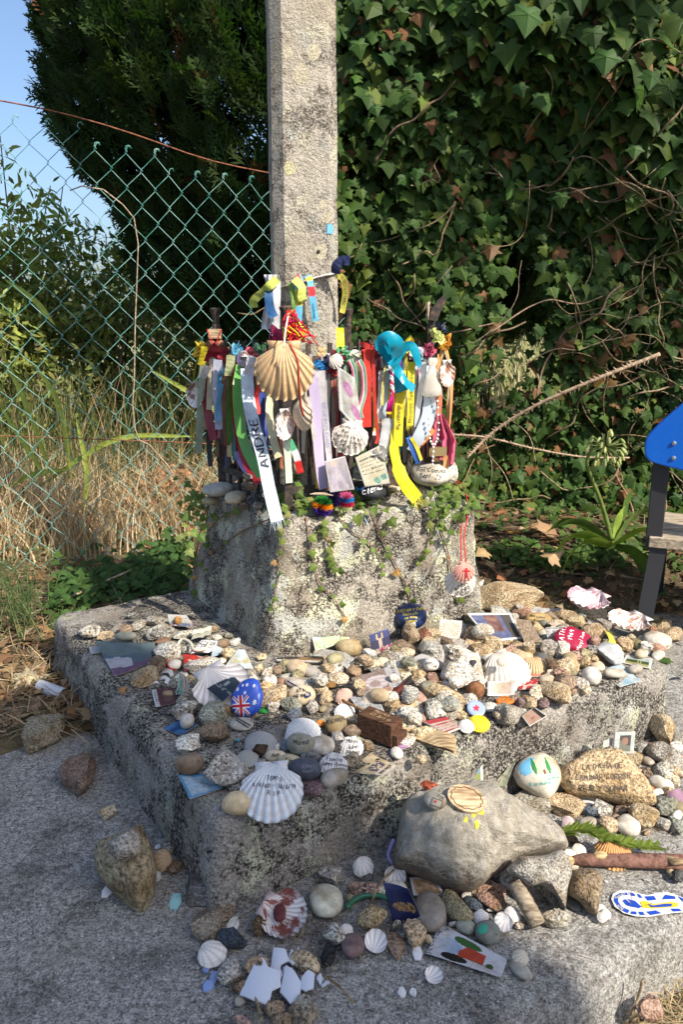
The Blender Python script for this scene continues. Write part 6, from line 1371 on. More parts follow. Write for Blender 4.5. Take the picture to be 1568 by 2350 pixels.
paint(uj, [[(-1, -.15), (1, -.15), (1, .15), (-1, .15)], [(-.15, -1.2), (.15, -1.2), (.15, 1.2), (-.15, 1.2)], [(-.95, 1.08), (-.85, 1.16), (-.25, .5), (-.25, .3)], [(.95, 1.08), (.85, 1.16), (.25, .5), (.25, .3)], [(-.95, -1.08), (-.85, -1.16), (-.25, -.5), (-.25, -.3)], [(.95, -1.08), (.85, -1.16), (.25, -.5), (.25, -.3)]], fx, fy, fs, R_, 4, .0018, 'flag_cross', .2, bv)
for x, y, s in ((545, 1581, 5), (557, 1572, 3.5), (567, 1571, 4.5), (583, 1573, 4.5), (562, 1589, 4.5), (584, 1611, 6.5)): paint(uj, [star(0, 0, 1, 6)], x, y, s, W_, 10, .0012, 'star', .5, bv)
card([(374, 1670), (413, 1687), (455, 1662), (417, 1648)], None, 3, lambda u, v: lerp3((.02, .07, .26), (.10, .26, .50), .5 + .9 * fnz(u, v, 3)), name='prayer_card', label='deep blue card under a round white pebble at the left slab edge', mark='deep blue card')
stone(429, 1654, 34, 34, 'pale grey', 'pebble', SLAB_Z + .004, flat=.8, label='round white pebble on the deep blue card', mark='round white pebble')
o = stone(487, 1637, 76, 46, 'greenish grey', 'slab', flat=.5, rot=14); stone(495, 1681, 78, 54, 'brown', 'rough', flat=.7, label='rounded brown stone left of the ladder stone', mark='rounded brown stone')
o = stone(555, 1661, 58, 30, 'pale grey', 'pebble', flat=.35, label='flat white stone with a small ladder drawn on it', mark='ladder stone')
paint(o, [[(-1, .5), (-.95, .62), (1, -.12), (.95, -.24)], [(-.85, .18), (-.8, .3), (.75, -.42), (.7, -.54)]] + [[(-.9 + i * .3, .5 - i * .12), (-.84 + i * .3, .5 - i * .12), (-.74 + i * .3, .24 - i * .12), (-.8 + i * .3, .24 - i * .12)] for i in range(6)], 557, 1658, 20, INK, -8, .001, 'drawing')
def santiago(u, v):
	if u < .22: return scribble((0.66, 0.66, 0.68), (0.1, 0.1, 0.1), 3, .8, .1)(v, u * 4 % 1)
	if ((u - .65) / .22) ** 2 + ((v - .5) / .35) ** 2 < 1: return (0.16, 0.10, 0.09)
	return (0.12, 0.05, 0.06)
card([(357, 1622), (404, 1612), (398, 1578), (347, 1582)], None, 4, santiago, name='prayer_card', label='brown holy card with a white lettered strip at the left slab edge', mark='brown holy card', back=(.5, .5, .5))
stone(385, 1591, 26, 16, 'brown', 'pebble', SLAB_Z + .006)
th = empty('thread_bundle', at(420, 1569, .18), 'tangled bundle of multicoloured embroidery thread', 'thread'); rr = random.Random(3)
for i in range(16):
	x = 408 + rr.uniform(0, 24); P = [at(412 + rr.uniform(-3, 6), 1545, .2), at(x, 1562, .195), at(x + rr.uniform(-6, 6), 1585, .18), at(x + rr.uniform(-12, 12), 1592, .176), at(x + rr.uniform(-8, 8), 1570, .19)]
	string(P, .0011, rr.choice([(.15, .35, .28), (.50, .12, .12), (.55, .48, .20), (.45, .45, .42), (.20, .25, .35)]), 'strand', parent=th)
def shard(px, py, pts, sc, label, col=(.78, .78, .79), z=None, bend=.35, name='crockery_shard', tilt=0.0, cat='shard', lift=.002):
	p = at(px, py, z if z is not None else surf_at(px, py))
	m = sc * depth(p) / FPX; V, F_ = poly_geo([pts], .35); W = []
	for v in V: W.append(Vector((v[0] * m, v[1] * m / .55, m * (bend * (1 - v[0] ** 2) + tilt * v[1]))))
	W2 = [q - Vector((0, 0, .0025)) for q in W]; n = len(W)
	bm_e = {}
	for f in F_:
		for a, b in zip(f, f[1:] + f[:1]): bm_e[(a, b)] = 1
	rim = [(a, b) for a, b in bm_e if (b, a) not in bm_e]
	o = mesh(name, W + W2, F_ + [tuple(i + n for i in f[::-1]) for f in F_] + [(a, n + a, n + b, b) for a, b in rim], MT['enamel'], None, False, col); o.location = p + Vector((0, 0, lift)); note(o, px, py, None, None, cat, label)
shard(382, 1548, [(-1, .1), (-.3, .6), (.6, .5), (1, -.1), (.7, -.5), (.3, -.1), (-.5, 0)], 17, 'curved white mug shard, upper one of three')
shard(376, 1562, [(-.9, .2), (0, .4), (.8, .1), (.9, -.7), (.4, -.7), (.3, -.1), (-.6, -.1)], 16, 'curved white mug shard, middle one of three')
shard(352, 1570, [(-.8, .1), (.1, .5), (.9, .1), (.2, -.1), (-.4, -.7)], 14, 'curved white mug shard, lower left of three')
string([at(392, 1512, .18), at(384, 1520, .178), at(388, 1532, .178), at(402, 1536, .178)], .002, RED, 'string', 'red string around the white pebble left of the red leaflet')
stone(401, 1524, 36, 24, 'white', 'pebble', mark='white pebble with red string', label='white pebble lying in a red string')
V, F_ = ICO[3]; o = mesh('glass_pebble', [Vector((v[0] * .008, v[1] * .008, v[2] * .014)) for v in V], F_.tolist(), MT['enamel'], None, True, (.22, .13, .05)); o.location = at(521, 1630, SLAB_Z + .014); note(o, 521, 1630, None, None, 'glass', 'small amber glass pebble left of the flag stone')
shard(605, 1634, [(-1, 0), (-.4, .6), (.5, .6), (1, 0), (.3, -.5), (-.5, -.4)], 13, 'bit of bright green plastic right of the flag stone', (.03, .30, .06), cat='plastic', name='plastic_scrap')
o = stone(434, 1709, 70, 52, 'white', 'angular', flat=.5, sub=4, label='craggy white oyster shell at the left edge of the slab', mark='oyster shell', name='oyster_shell', cat='shell', rot=-25)
o = stone(434, 1752, 66, 48, 'brown', 'pebble', flat=.62, label='smooth brown-grey pebble with faint rays at the left slab edge', mark='brown-grey pebble', sub=4)
paint(o, [[(0, 0), (1.2 * cos(a), .8 * sin(a)), (1.2 * cos(a + .1), .8 * sin(a + .1))] for a in np.linspace(.3, 2.9, 8)], 436, 1733, 18, (.10, .085, .07), 0, .0008, 'rays', .4)
stone(520, 1758, 108, 88, 'pale grey', 'angular', flat=.62, sub=4, mat='granite_speckled', label='large speckled grey granite stone above the R.I.P. scallop', mark='large speckled granite')
shell(595, 1705, 84, (0.34, 0.36, 0.37), 'ark_shell', 22, None, 62, 78, label='grey ribbed shell on its side behind the brown pod', ears=False, depth_=.30, amp=.006)
shell(566, 1738, 56, (0.36, 0.38, 0.35), 'mussel_shell', 16, None, 20, 75, label='grey-green mother-of-pearl shell behind the large speckled granite', ears=False, depth_=.18, amp=.002)
o = stone(597, 1719, 38, 40, (.07, .045, .03), 'rough', SLAB_Z + .01, flat=.95, label='dark brown seed pod lying on the ribbed grey shell', mark='brown pod', name='seed_pod', cat='seed pod', mat='bark', words='pod')
for px, py, rd, c, lb in ((546, 1698, .0035, (.05, .38, .52), 'tiny turquoise bead left of the ribbed grey shell'),):
	V, F_ = ICO[3]; o = mesh('bead', (V * rd).tolist(), F_.tolist(), MT['enamel'], None, True, c); o.location = at(px, py, SLAB_Z + rd); note(o, px, py, None, None, 'bead', lb)
rip = shell(623, 1812, 146, (0.70, 0.74, 0.78), 'scallop_shell', 13, SLAB_Z, 4, 58, label='large white scallop inscribed R I P at the near corner of the slab', mark='R.I.P. scallop', depth_=.17, amp=.014, ears=True)
write(rip, ['TOM S', '4/4/60 - 16/6/19', 'R I P'], 630, 1785, 9.5, -3, (.03, .03, .04), 0.05, lead=1.35)
stone(546, 1842, 76, 54, 'yellowish', 'pebble', flat=.62, sub=4, label='smooth ochre pebble at the near corner left of the R.I.P. scallop', mark='ochre pebble')
def plastic_blue(u, v): return (0.12, 0.36, 0.62) if (u < .08 or u > .92 or v < .08 or v > .9) else (lerp3((0.28, 0.50, 0.70), (0.62, 0.72, 0.78), .5 + .9 * fnz(u * 2, v * 3, 4)))
card([(435, 1830), (513, 1806), (470, 1776), (408, 1777)], None, 2, plastic_blue, name='holy_card', label='faded light blue card hanging over the left slab corner', mark='light blue card', wave=.05)
o = stone(633, 1735, 50, 28, 'cream', 'pebble', flat=.6, label='cream pebble with three black letters left of the beige one', mark='cream lettered pebble', sub=4); write(o, ['Ami'], 633, 1731, 10, 14)
o = stone(664, 1748, 56, 36, (.52, .46, .32), 'pebble', flat=.6, label='beige pebble with four black letters left of the navy one', mark='beige lettered pebble', sub=4, words='pebble'); write(o, ['Xini'], 664, 1744, 11, -12)
o = stone(690, 1706, 68, 50, (.36, .39, .36), 'pebble', flat=.6, rot=-14, label='grey-green pebble with the name Mama', mark='Mama pebble', sub=4, words='pebble'); write(o, ['Mama'], 691, 1701, 12, 6)
stone(655, 1710, 26, 40, 'blue-grey', 'pebble', flat=.5)
o = stone(713, 1737, 50, 24, (.22, .24, .26), 'pebble', flat=.6, label='dark lettered pebble behind the navy pebble', sub=4, words='pebble'); write(o, ['Papi'], 714, 1733, 10, 8)
o = stone(700, 1765, 78, 50, (.075, .09, .125), 'pebble', SLAB_Z + .006, flat=.62, label='navy blue oval pebble above the mauve stone', mark='navy pebble', sub=4, words='pebble'); write(o, ['Alley', 'Jamie'], 704, 1757, 8, 6, (.20, .22, .26))
fam = shell(766, 1752, 66, (0.74, 0.74, 0.72), 'scallop_shell', 14, None, -10, 68, label='small white scallop with the family name in black letters', mark='family scallop', depth_=.24, amp=.012); write(fam, ['Familia', 'Jimez-Bueno'], 768, 1741, 8.5, -4, shear=.1)
ali = shell(807, 1713, 56, (0.74, 0.74, 0.72), 'scallop_shell', 11, None, 8, 60, label='small white scallop with three lines of black letters', mark='three-line scallop', depth_=.22, amp=.012); write(ali, ['Mayo', 'Julio', 'Alicia'], 809, 1699, 9, 4, shear=.1, lead=1.05)
stone(739, 1710, 60, 48, 'white', 'pebble', flat=.55, label='white pebble with a small hole right of the Mama pebble', mark='holed white pebble')
shell(693, 1676, 88, (0.70, 0.72, 0.74), 'scallop_shell', 16, None, 50, 75, label='white finely ribbed shell behind the Mama pebble', ears=False, depth_=.28, amp=.008)
def tancard(u, v):
	if u > .72: return scribble((0.62, 0.56, 0.46), (0.16, 0.12, 0.1), 4, .7, .1)(v, u)
	if abs(u - .55) < .16 and abs(v - .5) < .3 and fnz(u, v, 12) > -.1: return (0.12, 0.10, 0.13)
	return lerp3((0.56, 0.44, 0.27), (0.66, 0.58, 0.42), .5 + fnz(u, v, 5))
card([(795, 1772), (880, 1778), (908, 1755), (850, 1726)], None, 2, tancard, name='holy_card', label='tan printed card lying at the front edge of the slab', mark='tan card', wave=.04)
wb = at(872, 1690, SLAB_Z); t = empty('wooden_box', wb, 'dark brown wooden block with carved letters on top', 'wooden block'); THINGS.append(dict(o=t, px=875, py=1690, words=None, mark='wooden block', label=1))
M_ = Matrix.Rotation(radians(-38), 3, 'Z'); V, F_ = box_geo((0, 0, .024), (.085, .042, .048), M_); bx = bevelled(mesh('block', V, F_, MT['weathered_wood'], t, False, (.115, .058, .034)), .0015)
V, F_ = box_geo(M_ @ Vector((.04, 0, .014)), (.03, .036, .026), M_); mesh('base', V, F_, MT['weathered_wood'], t, False, (.12, .06, .036))
for i, tx in enumerate(('Marius', 'Cl Art H')):
	V, F_ = text_geo(tx, .2); s = .014; mesh('lettering', [M_ @ Vector(((v[0] - 1.4) * s, (v[1] - .35 + .75 - i * 1.1) * s, 0)) + Vector((0, 0, .0488)) for v in V], F_, MT['ink'], t, False, (.42, .30, .16))
card([(916, 1722), (941, 1712), (930, 1704), (905, 1712)], None, 3, lambda u, v: lerp3((.42, .16, .46), (.62, .50, .66), .5 + fnz(u, v, 6)), name='card_corner', label='purple card corner under the wooden block', cat='card')
V, F_ = poly_geo([[(-1, .4), (-.45, .5), (.1, .2), (.75, .02), (.95, -.1), (.8, -.75), (.2, -.5), (-.4, -.05), (-.9, .15)]], .3); p = at(985, 1700, SLAB_Z); m = 64 * depth(p) / FPX
W = [Vector((v[0] * m, v[1] * m / .62, .012 + .006 * sin(v[0] * 3))) for v in V]; n = len(W)
o = mesh('bark_strip', W + [q - Vector((0, 0, .006)) for q in W], F_ + [tuple(i + n for i in f[::-1]) for f in F_] , MT['weathered_wood'], None, True, (.56, .42, .24)); o.location = p; note(o, 985, 1700, None, 'wood strip', 'wood', 'flat tan strip of wood right of the wooden block')
string([at(786, 1606, .2), at(830, 1628, .2), at(868, 1648, .2), at(920, 1665, .19)], .0032, (.34, .19, .09), 'twig', 'brown twig slanting across the slab to the wooden block', cat='twig', mat='bark')
o = stone(772, 1662, 58, 40, (.30, .26, .17), 'pebble', flat=.62, rot=18, label='olive-brown pebble with black capitals left of the wooden block', mark='olive-brown lettered pebble', sub=4, words='pebble'); write(o, ['RICARDO'], 772, 1652, 8.5, 14, shear=0)
stone(737, 1660, 26, 20, 'orange', 'rough', flat=.6, label='bit of orange tile left of the olive-brown lettered pebble', cat='tile', name='tile_shard')
stone(809, 1675, 46, 30, 'brown', 'angular', mat='bark', label='knotty bit of driftwood left of the wooden block', name='driftwood', cat='driftwood')
o = stone(694, 1594, 62, 46, 'cream', 'pebble', flat=.55, rot=18, label='cream pebble with the words ATA INFINITI', mark='Infiniti pebble', sub=4); write(o, ['ATA', 'INFINITI'], 690, 1584, 8.5, 14, shear=0)
string([at(660, 1562, .2), at(690, 1580, .205), at(712, 1592, .2), at(704, 1598, .2), at(690, 1586, .2)], .0018, (.02, .04, .16), 'string', 'dark blue string lying over the ATA INFINITI pebble')
o = stone(751, 1561, 46, 24, 'white', 'pebble', flat=.5, label='white pebble lettered ME 2025 in front of the driftwood', sub=4); write(o, ['CL AC', 'ME2025'], 752, 1556, 6, -5, shear=0)
o = stone(620, 1561, 34, 28, 'white', 'pebble', flat=.6, label='small white lettered pebble above the flag stone', sub=4); write(o, ['BOSLE'], 624, 1560, 6.5, -70, shear=0)
V, F_ = tube_geo([Vector((0, 0, 0)), Vector((0, 0, .01))], .015, 18); o = mesh('wood_slice', V, F_, MT['weathered_wood'], None, False, (.46, .26, .10)); o.location = at(760, 1570, SLAB_Z + .012); note(o, 760, 1570, None, None, 'wood slice', 'small round orange-brown wood slice below the ME 2025 pebble')
shell(790, 1596, 44, (0.62, 0.40, 0.32), 'scallop_shell', 12, None, 40, 55, label='pinkish scallop below the statue photo', mark='pink scallop', ears=False, depth_=.32)
shell(791, 1630, 48, (0.74, 0.74, 0.72), 'scallop_shell', 13, None, 10, 65, label='small white scallop below the pinkish one', ears=False, depth_=.26)
stone(812, 1537, 38, 56, (.34, .24, .15), 'angular', flat=.7, mat='bark', label='weathered twisted driftwood left of the statue photo', name='driftwood', cat='driftwood', words='driftwood', mark='driftwood')
def statue(u, v):
	if u > .72: return scribble((0.50, 0.50, 0.52), (0.2, 0.2, 0.2), 5, .6, .08)(v, u)
	if ((u - .5) / .26) ** 2 + ((v - .42) / .34) ** 2 < 1: return lerp3((0.42, 0.36, 0.38), (0.64, 0.58, 0.60), .5 + sin(v * 34 + u * 8) * .4) if ((u - .46) / .12) ** 2 + ((v - .36) / .17) ** 2 > 1 else (0.34, 0.26, 0.26)
	return lerp3((0.16, 0.11, 0.10), (0.40, 0.32, 0.30), .5 + fnz(u, v, 22))
card([(815, 1592), (925, 1574), (908, 1523), (806, 1557)], None, 12, statue, name='photograph', label='photo of a praying statue lying in the middle of the slab', mark='statue photo', cat='photo', nu=30, nv=24, lift=.02, curl=.03)
def greysaint(u, v):
	if abs(u - .5) < .16 and v < .75: return lerp3((0.62, 0.62, 0.62), (0.3, 0.3, 0.31), .5 + fnz(u, v, 10))
	return lerp3((0.24, 0.26, 0.28), (0.50, 0.52, 0.54), .5 + .9 * fnz(u, v, 9))
card([(836, 1646), (884, 1634), (860, 1585), (803, 1600)], None, 8, border(greysaint, .05, (.6, .6, .6)), name='holy_card', label='grey holy card below the statue photo', mark='grey holy card', lift=.012)
card([(882, 1627), (951, 1569), (942, 1550), (875, 1610)], None, 40, lambda u, v: lerp3((.05, .045, .05), (.30, .06, .05), .5 + fnz(u, v, 3) if .3 < u < .7 else 0), name='photograph', label='curled dark red photo right of the statue photo', cat='photo', curl_v=.12, lift=.01)
card([(798, 1535), (814, 1510), (793, 1497), (762, 1504)], None, 10, scribble((.54, .54, .51), (.2, .2, .2), 8, .6, .06), name='page', label='white printed page behind the statue photo', cat='paper', lift=.02)
card([(716, 1504), (795, 1508), (793, 1496), (738, 1488)], None, 8, scribble((.50, .49, .46), (.22, .21, .2), 8, .6, .06), name='page', label='printed page under the landscape card at the plinth foot', cat='paper', lift=.03)
card([(632, 1512), (738, 1516), (740, 1508), (660, 1506)], None, 4, lambda u, v: (.30, .18, .09) if u > .4 else (.06, .055, .05), name='leather_case', label='flat dark and brown case at the foot of the plinth corner', cat='case', lift=.02, thick=.008)
def greenland(u, v):
	if v > .62: return (0.50, 0.66, 0.72)
	if abs(u - .75) < .03: return (0.20, 0.30, 0.16)
	return [(0.48, 0.58, 0.24), (0.22, 0.40, 0.26), (0.62, 0.68, 0.56), (0.66, 0.60, 0.22)][int(abs(fnz(u, v, 7)) * 7) % 4]
card([(725, 1497), (803, 1466), (787, 1415), (715, 1460)], None, 62, border(greenland, .03), facing=NR, name='drawing_card', label='green landscape drawing leaning on the plinth', mark='landscape drawing')
stone(803, 1485, 66, 40, (.46, .38, .24), 'pebble', flat=.6, label='tan oval stone in front of the landscape drawing', mark='tan oval stone', words='pebble')
def purple(u, v):
	if abs(u - .5) < .1 and .35 < v < .72: return (0.52, 0.40, 0.34)
	if v < .35: return [(0.34, 0.02, 0.12), (0.60, 0.55, 0.56), (0.20, 0.30, 0.06)][int(abs(fnz(u, v, 7)) * 6) % 3]
	if abs(abs(u - .5) - .13) < .05 and .7 < v < .92: return (0.58, 0.46, 0.22)
	return (0.03, 0.03, 0.09) if v < .7 else (0.05, 0.06, 0.22)
card([(858, 1513), (900, 1495), (891, 1442), (847, 1456)], None, 70, purple, facing=NR, name='holy_card', label='dark violet holy card standing in front of the plinth', mark='violet holy card')
def madonna(u, v):
	if u > .55 and v > .45: return (0.52, 0.64, 0.70)
	if ((u - .38) / .16) ** 2 + ((v - .68) / .11) ** 2 < 1: return (0.60, 0.42, 0.32)
	if v < .25: return lerp3((.40, .24, .08), (.55, .16, .10), .5 + fnz(u, v, 6))
	return lerp3((.46, .30, .08), (.62, .46, .16), .5 + fnz(u, v, 9))
card([(866, 1432), (905, 1450), (911, 1372), (870, 1377)], None, 74, madonna, facing=NR, name='holy_card', label='golden holy card of a woman standing against the plinth', mark='golden holy card')
nv_ = stone(941, 1413, 76, 62, (.015, .035, .12), 'pebble', flat=.8, lift=.02, sub=5, mat='enamel', label='glossy navy stone with yellow lettering', mark='glossy navy stone', words='stone')
bv = world_bvh(nv_); write(nv_, ['CRISTIAN Y PAPA', 'Dedicado', 'na mina', 'camino'], 942, 1399, 6.5, 6, (.70, .55, .05), 0, .95, bvh=bv); paint(nv_, [[(-1, -.6), (1, -.6), (1, .6), (-1, .6)]], 947, 1433, 8, (.6, .62, .6), 10, .0012, 'flag_patch', .3, bv); paint(nv_, [[(-.8, -.4), (-.3, -.4), (-.3, .4), (-.8, .4)]], 947, 1433, 8, (.03, .25, .14), 10, .0016, 'flag_patch', .3, bv)
card([(990, 1424), (1030, 1385), (1018, 1370), (960, 1386)], None, 60, scribble((.52, .51, .47), (.25, .25, .25), 5, .5, .1), facing=NR, name='note', label='curled white note leaning on the plinth right of the navy stone', cat='note', wave=.12, lift=.02)
o = stone(942, 1455, 44, 62, (.36, .29, .22), 'angular', flat=1.0, label='upright tan-grey brick piece with dark lettering', mark='lettered brick', words='brick'); write(o, ['III', '223'], 936, 1440, 9, -4, (.10, .08, .07), 0, 1.6)
stone(974, 1455, 44, 38, 'reddish', 'angular', flat=.9); stone(985, 1432, 22, 18, 'orange', 'rough')
def doily(u, v):
	d = sqrt(((u - .5) / .46) ** 2 + ((v - .5) / .42) ** 2)
	return (.62, .46, .40) if d < .5 else ((.50, .30, .22) if sin(atan2(v - .5, u - .5) * 16) > 0 and d < 1 else (.62, .60, .55))
card([(1006, 1462), (1058, 1466), (1062, 1424), (1010, 1420)], None, 50, doily, facing=NR, name='photograph', label='faded photo of a pink fan in front of the grey lichened stone', mark='fan photo', cat='photo')
stone(1163, 1370, 168, 74, 'tan', 'rough', flat=.62, sub=4, label='largest tan boulder at the back right of the slab', mark='long tan boulder')
stone(1057, 1388, 82, 58, 'grey', 'rough', flat=.8, sub=4, mat='granite_speckled', label='grey lichened stone at the right foot of the plinth', mark='grey lichened stone')
sw = shell(1057, 1335, 72, (0.74, 0.72, 0.66), 'scallop_shell', 11, None, 0, 8, loc=atplane(1057, 1335, Vector((.34, 1.86, 0)), NR), label='white lettered scallop hanging low on the right of the plinth', mark='low white scallop', depth_=.16, amp=.01)
write(sw, ['A PINA', 'ISIDRO', 'ROSA'], 1058, 1345, 8, 30, shear=.1)
sp = shell(1066, 1312, 50, (0.70, 0.36, 0.30), 'scallop_shell', 11, None, 0, 8, loc=atplane(1066, 1312, Vector((.35, 1.83, 0)), NR), label='pink scallop with a red cross hanging over the low white one', mark='red cross scallop', depth_=.2, amp=.016)
paint(sp, [[(-.16, -1), (.16, -1), (.2, .9), (-.2, .9)], [(-.7, .25), (.7, .15), (.7, .45), (-.7, .5)]], 1071, 1314, 12, (.50, .01, .02), 0, .001, 'cross', .3)
def beach(u, v):
	if .3 < u < .62 and .35 < v < .95: return lerp3((.35, .20, .15), (.12, .06, .08), fnz(u, v, 6) + .5)
	return lerp3((.09, .11, .24), (.20, .22, .36), .5 + .8 * fnz(u, v, 9)) if u < .75 else (.10, .09, .08)
card([(1134, 1474), (1200, 1466), (1172, 1407), (1070, 1408)], None, 24, border(beach, .06), name='photograph', label='large photo of a person on blue ground, curling up at right', mark='large blue photo', cat='photo', lift=.02, curl_v=.04)
card([(1204, 1473), (1246, 1473), (1216, 1422), (1183, 1419)], None, 26, lambda u, v: lerp3((.20, .14, .09), (.50, .40, .30), .5 + fnz(u, v, 12)), name='photograph', label='brown photo of carved stonework right of the large blue photo', cat='photo', lift=.026)
bm_ = poly_stone([(1016, 1478), (1056, 1480), (1088, 1496), (1100, 1500), (1114, 1570), (1104, 1578), (1060, 1581), (1030, 1566), (1012, 1556), (1018, 1528), (1022, 1500)], 'white', .034, 58, SLAB_Z, label='big white angular stone with Bom camino and a black heart', mark='Bom camino stone', rough=.8, crown=.15)
bv = world_bvh(bm_); write(bm_, ['Bom', 'camino', 'Ammo'], 1043, 1488, 10, -18, shear=.15, lead=.9, bvh=bv); paint(bm_, [[(0, -1), (.9, .1), (.8, .7), (.4, .8), (0, .4), (-.4, .8), (-.8, .7), (-.9, .1)]], 1086, 1521, 9, INK, 0, .0012, 'heart', .4, bv)
o = stone(991, 1524, 38, 30, 'white', 'pebble', SLAB_Z + .03, flat=.7, label='white pebble with upside-down black letters in a curled paper', mark='pebble in curled paper', sub=4); write(o, ['Milan'], 991, 1524, 9, 168)
card([(958, 1545), (1030, 1530), (1040, 1480), (950, 1500)], SLAB_Z + .005, 25, lambda u, v: lerp3((.42, .38, .36), (.62, .61, .60), v), name='curled_paper', label='curled grey paper holding a lettered white pebble', cat='paper', curl=-.16)
shell(1162, 1536, 116, (0.74, 0.71, 0.64), 'scallop_shell', 15, None, 22, 62, label='big domed white scallop in the middle of the right half', mark='domed white scallop', ears=True, depth_=.30, amp=.010)
shell(1153, 1518, 26, (0.66, 0.60, 0.50), 'cockle_shell', 10, SLAB_Z + .05, 0, 40, label='tiny cockle lying on the domed white scallop', ears=False, depth_=.3)
shell(1227, 1527, 62, (0.66, 0.48, 0.28), 'cockle_shell', 16, None, 0, 70, label='tan ribbed cockle right of the domed white scallop', mark='tan cockle', ears=False, depth_=.36, amp=.02)
V, F_ = ICO[4]; o = mesh('walnut', (V * .0205).tolist(), F_.tolist(), MT['bark'], None, True, (.26, .12, .06)); o.location = at(1092, 1583, SLAB_Z + .02); note(o, 1092, 1583, None, 'round brown nut', 'nut', 'round brown nut below the Bom camino stone')
def fadedp(u, v): return (.62, .50, .40) if (.12 < u < .88 and .15 < v < .88) else (.72, .71, .69)
card([(1118, 1597), (1180, 1597), (1184, 1560), (1119, 1564)], None, 55, fadedp, name='photograph', label='faded pinkish photo standing below the domed white scallop', cat='photo', curl=.08, mark='faded photo')
card([(1190, 1583), (1228, 1580), (1238, 1558), (1196, 1558)], None, 20, lambda u, v: (.48, .04, .05) if fnz(u, v, 4) > -.1 else (.62, .52, .48), name='leaflet', label='glossy red leaflet right of the faded photo', cat='paper', wave=.06, mark='glossy red leaflet')
card([(1216, 1552), (1248, 1550), (1250, 1536), (1226, 1540)], None, 30, None, (.60, .24, .14), name='tile_shard', label='orange-pink tile shard above the glossy red leaflet', cat='tile', thick=.006)
V, F_ = tube_geo([Vector((0, 0, 0)), Vector((0, 0, .004)), Vector((0, 0, .006))], [.02, .02, .016], 20); o = mesh('bottle_cap', V, F_, MT['enamel'], None, False, (.30, .38, .62)); o.location = at(1093, 1627, SLAB_Z + .012); o.rotation_euler = (.5, .1, 0); note(o, 1093, 1627, None, 'bottle cap', 'bottle cap', 'blue and white bottle cap with a red mark')
paint(o, [star(0, 0, 1, 5, .5)], 1094, 1624, 9, (.55, .04, .06), 0, .001, 'mark')
shell(1101, 1657, 50, (0.80, 0.62, 0.02), 'scallop_shell', 14, None, -20, 68, label='bright yellow painted scallop at the front edge of the slab', mark='yellow scallop', ears=False, depth_=.28, amp=.014)
shell(1072, 1664, 36, (0.74, 0.73, 0.70), 'cockle_shell', 12, None, -30, 60, label='small white cockle left of the yellow scallop', ears=False, depth_=.3)
card([(1023, 1682), (1064, 1666), (1023, 1644), (973, 1654)], None, 5, lambda u, v: scribble((.62, .50, .44), (.40, .06, .06), 6, .7, .05)(u, v) if v < .75 else (.5, .06, .08), name='booklet', label='small red and beige booklet left of the white cockle', mark='red booklet', cat='booklet', thick=.005, lift=.01)
def face(u, v):
	if ((u - .42) / .12) ** 2 + ((v - .42) / .04) ** 2 < 1: return (.40, .08, .08)
	return (.52, .34, .26) if u < .72 else (.05, .045, .05)
card([(1216, 1666), (1257, 1642), (1227, 1621), (1198, 1642)], None, 5, border(face, .03), name='photograph', label='torn photo of a smiling mouth at the front edge of the slab', mark='smile photo', cat='photo')
ca_ = poly_stone([(1270, 1458), (1284, 1443), (1310, 1437), (1326, 1446), (1340, 1449), (1362, 1466), (1378, 1486), (1370, 1496), (1340, 1498), (1312, 1494), (1288, 1482), (1274, 1470)], (.33, .012, .045), .014, 34, SLAB_Z, label='crimson painted stone with white lettering and the dates 1969 and 2025', mark='crimson painted stone', mat='enamel', rough=.3, lift=.012)
bv = world_bvh(ca_);
for tx, x, y, s in (('CATHY', 1291, 1455, 11), ('1969', 1311, 1456, 10), ('May/June', 1334, 1467, 9), ('2025', 1358, 1478, 10)): write(ca_, [tx], x, y, s, 76, (.78, .76, .76), 0, bvh=bv)
card([(1262, 1490), (1300, 1488), (1292, 1437), (1252, 1440)], None, 40, scribble((.52, .51, .48), (.18, .18, .22), 8, .6, .05), name='paper', label='white printed paper behind the crimson painted stone', cat='paper', wave=.06)
cr = stone(1403, 1500, 72, 52, (.42, .43, .43), 'angular', flat=.8, sub=4, mat='card', label='crumpled grey paper right of the crimson painted stone', mark='crumpled paper', name='crumpled_paper', cat='paper', words='paper')
ribbon([at(1392, 1446, .2), at(1402, 1458, .205), at(1410, 1478, .2), at(1424, 1496, .18)], .022, (.78, .64, .06), name='yellow_strip', label='yellow strip of ribbon among the stones right of the crimson stone', mark='yellow strip', face=Vector((0.2, -1, 1)))
def landsc(u, v): return (.50, .60, .62) if v > .6 else ((.05, .10, .05) if abs(v - .45) < .14 and fnz(u, 0, 20) > -.2 else (.42, .40, .16))
card([(1428, 1520), (1494, 1534), (1499, 1511), (1437, 1502)], None, 5, border(landsc, .08), name='postcard', label='small landscape postcard at the right end of the slab', mark='landscape postcard')
card([(1423, 1578), (1473, 1563), (1425, 1522), (1378, 1540)], None, 4, lambda u, v: lerp3((.36, .58, .72), (.70, .76, .78), .5 + fnz(u, v, 3)), name='sky_card', label='pale sky-blue card at the front edge, right end of the slab', mark='sky-blue card', curl_v=.03)
stone(1412, 1544, 54, 22, 'pale grey', 'pebble', SLAB_Z + .008, flat=.5, label='flat speckled pebble lying on the sky-blue card')
o = stone(1358, 1550, 44, 42, 'white', 'pebble', flat=.9, label='rounded white whelk shell left of the sky-blue card', name='whelk_shell', cat='shell', mark='white whelk')
shell(1446, 1424, 96, (0.36, 0.20, 0.13), 'scallop_shell', 13, SLAB_Z + .02, -60, 82, inside=True, depth_=.16, label='hollow brown and white scallop at the right end of the slab', mark='hollow brown scallop', lift=.02)
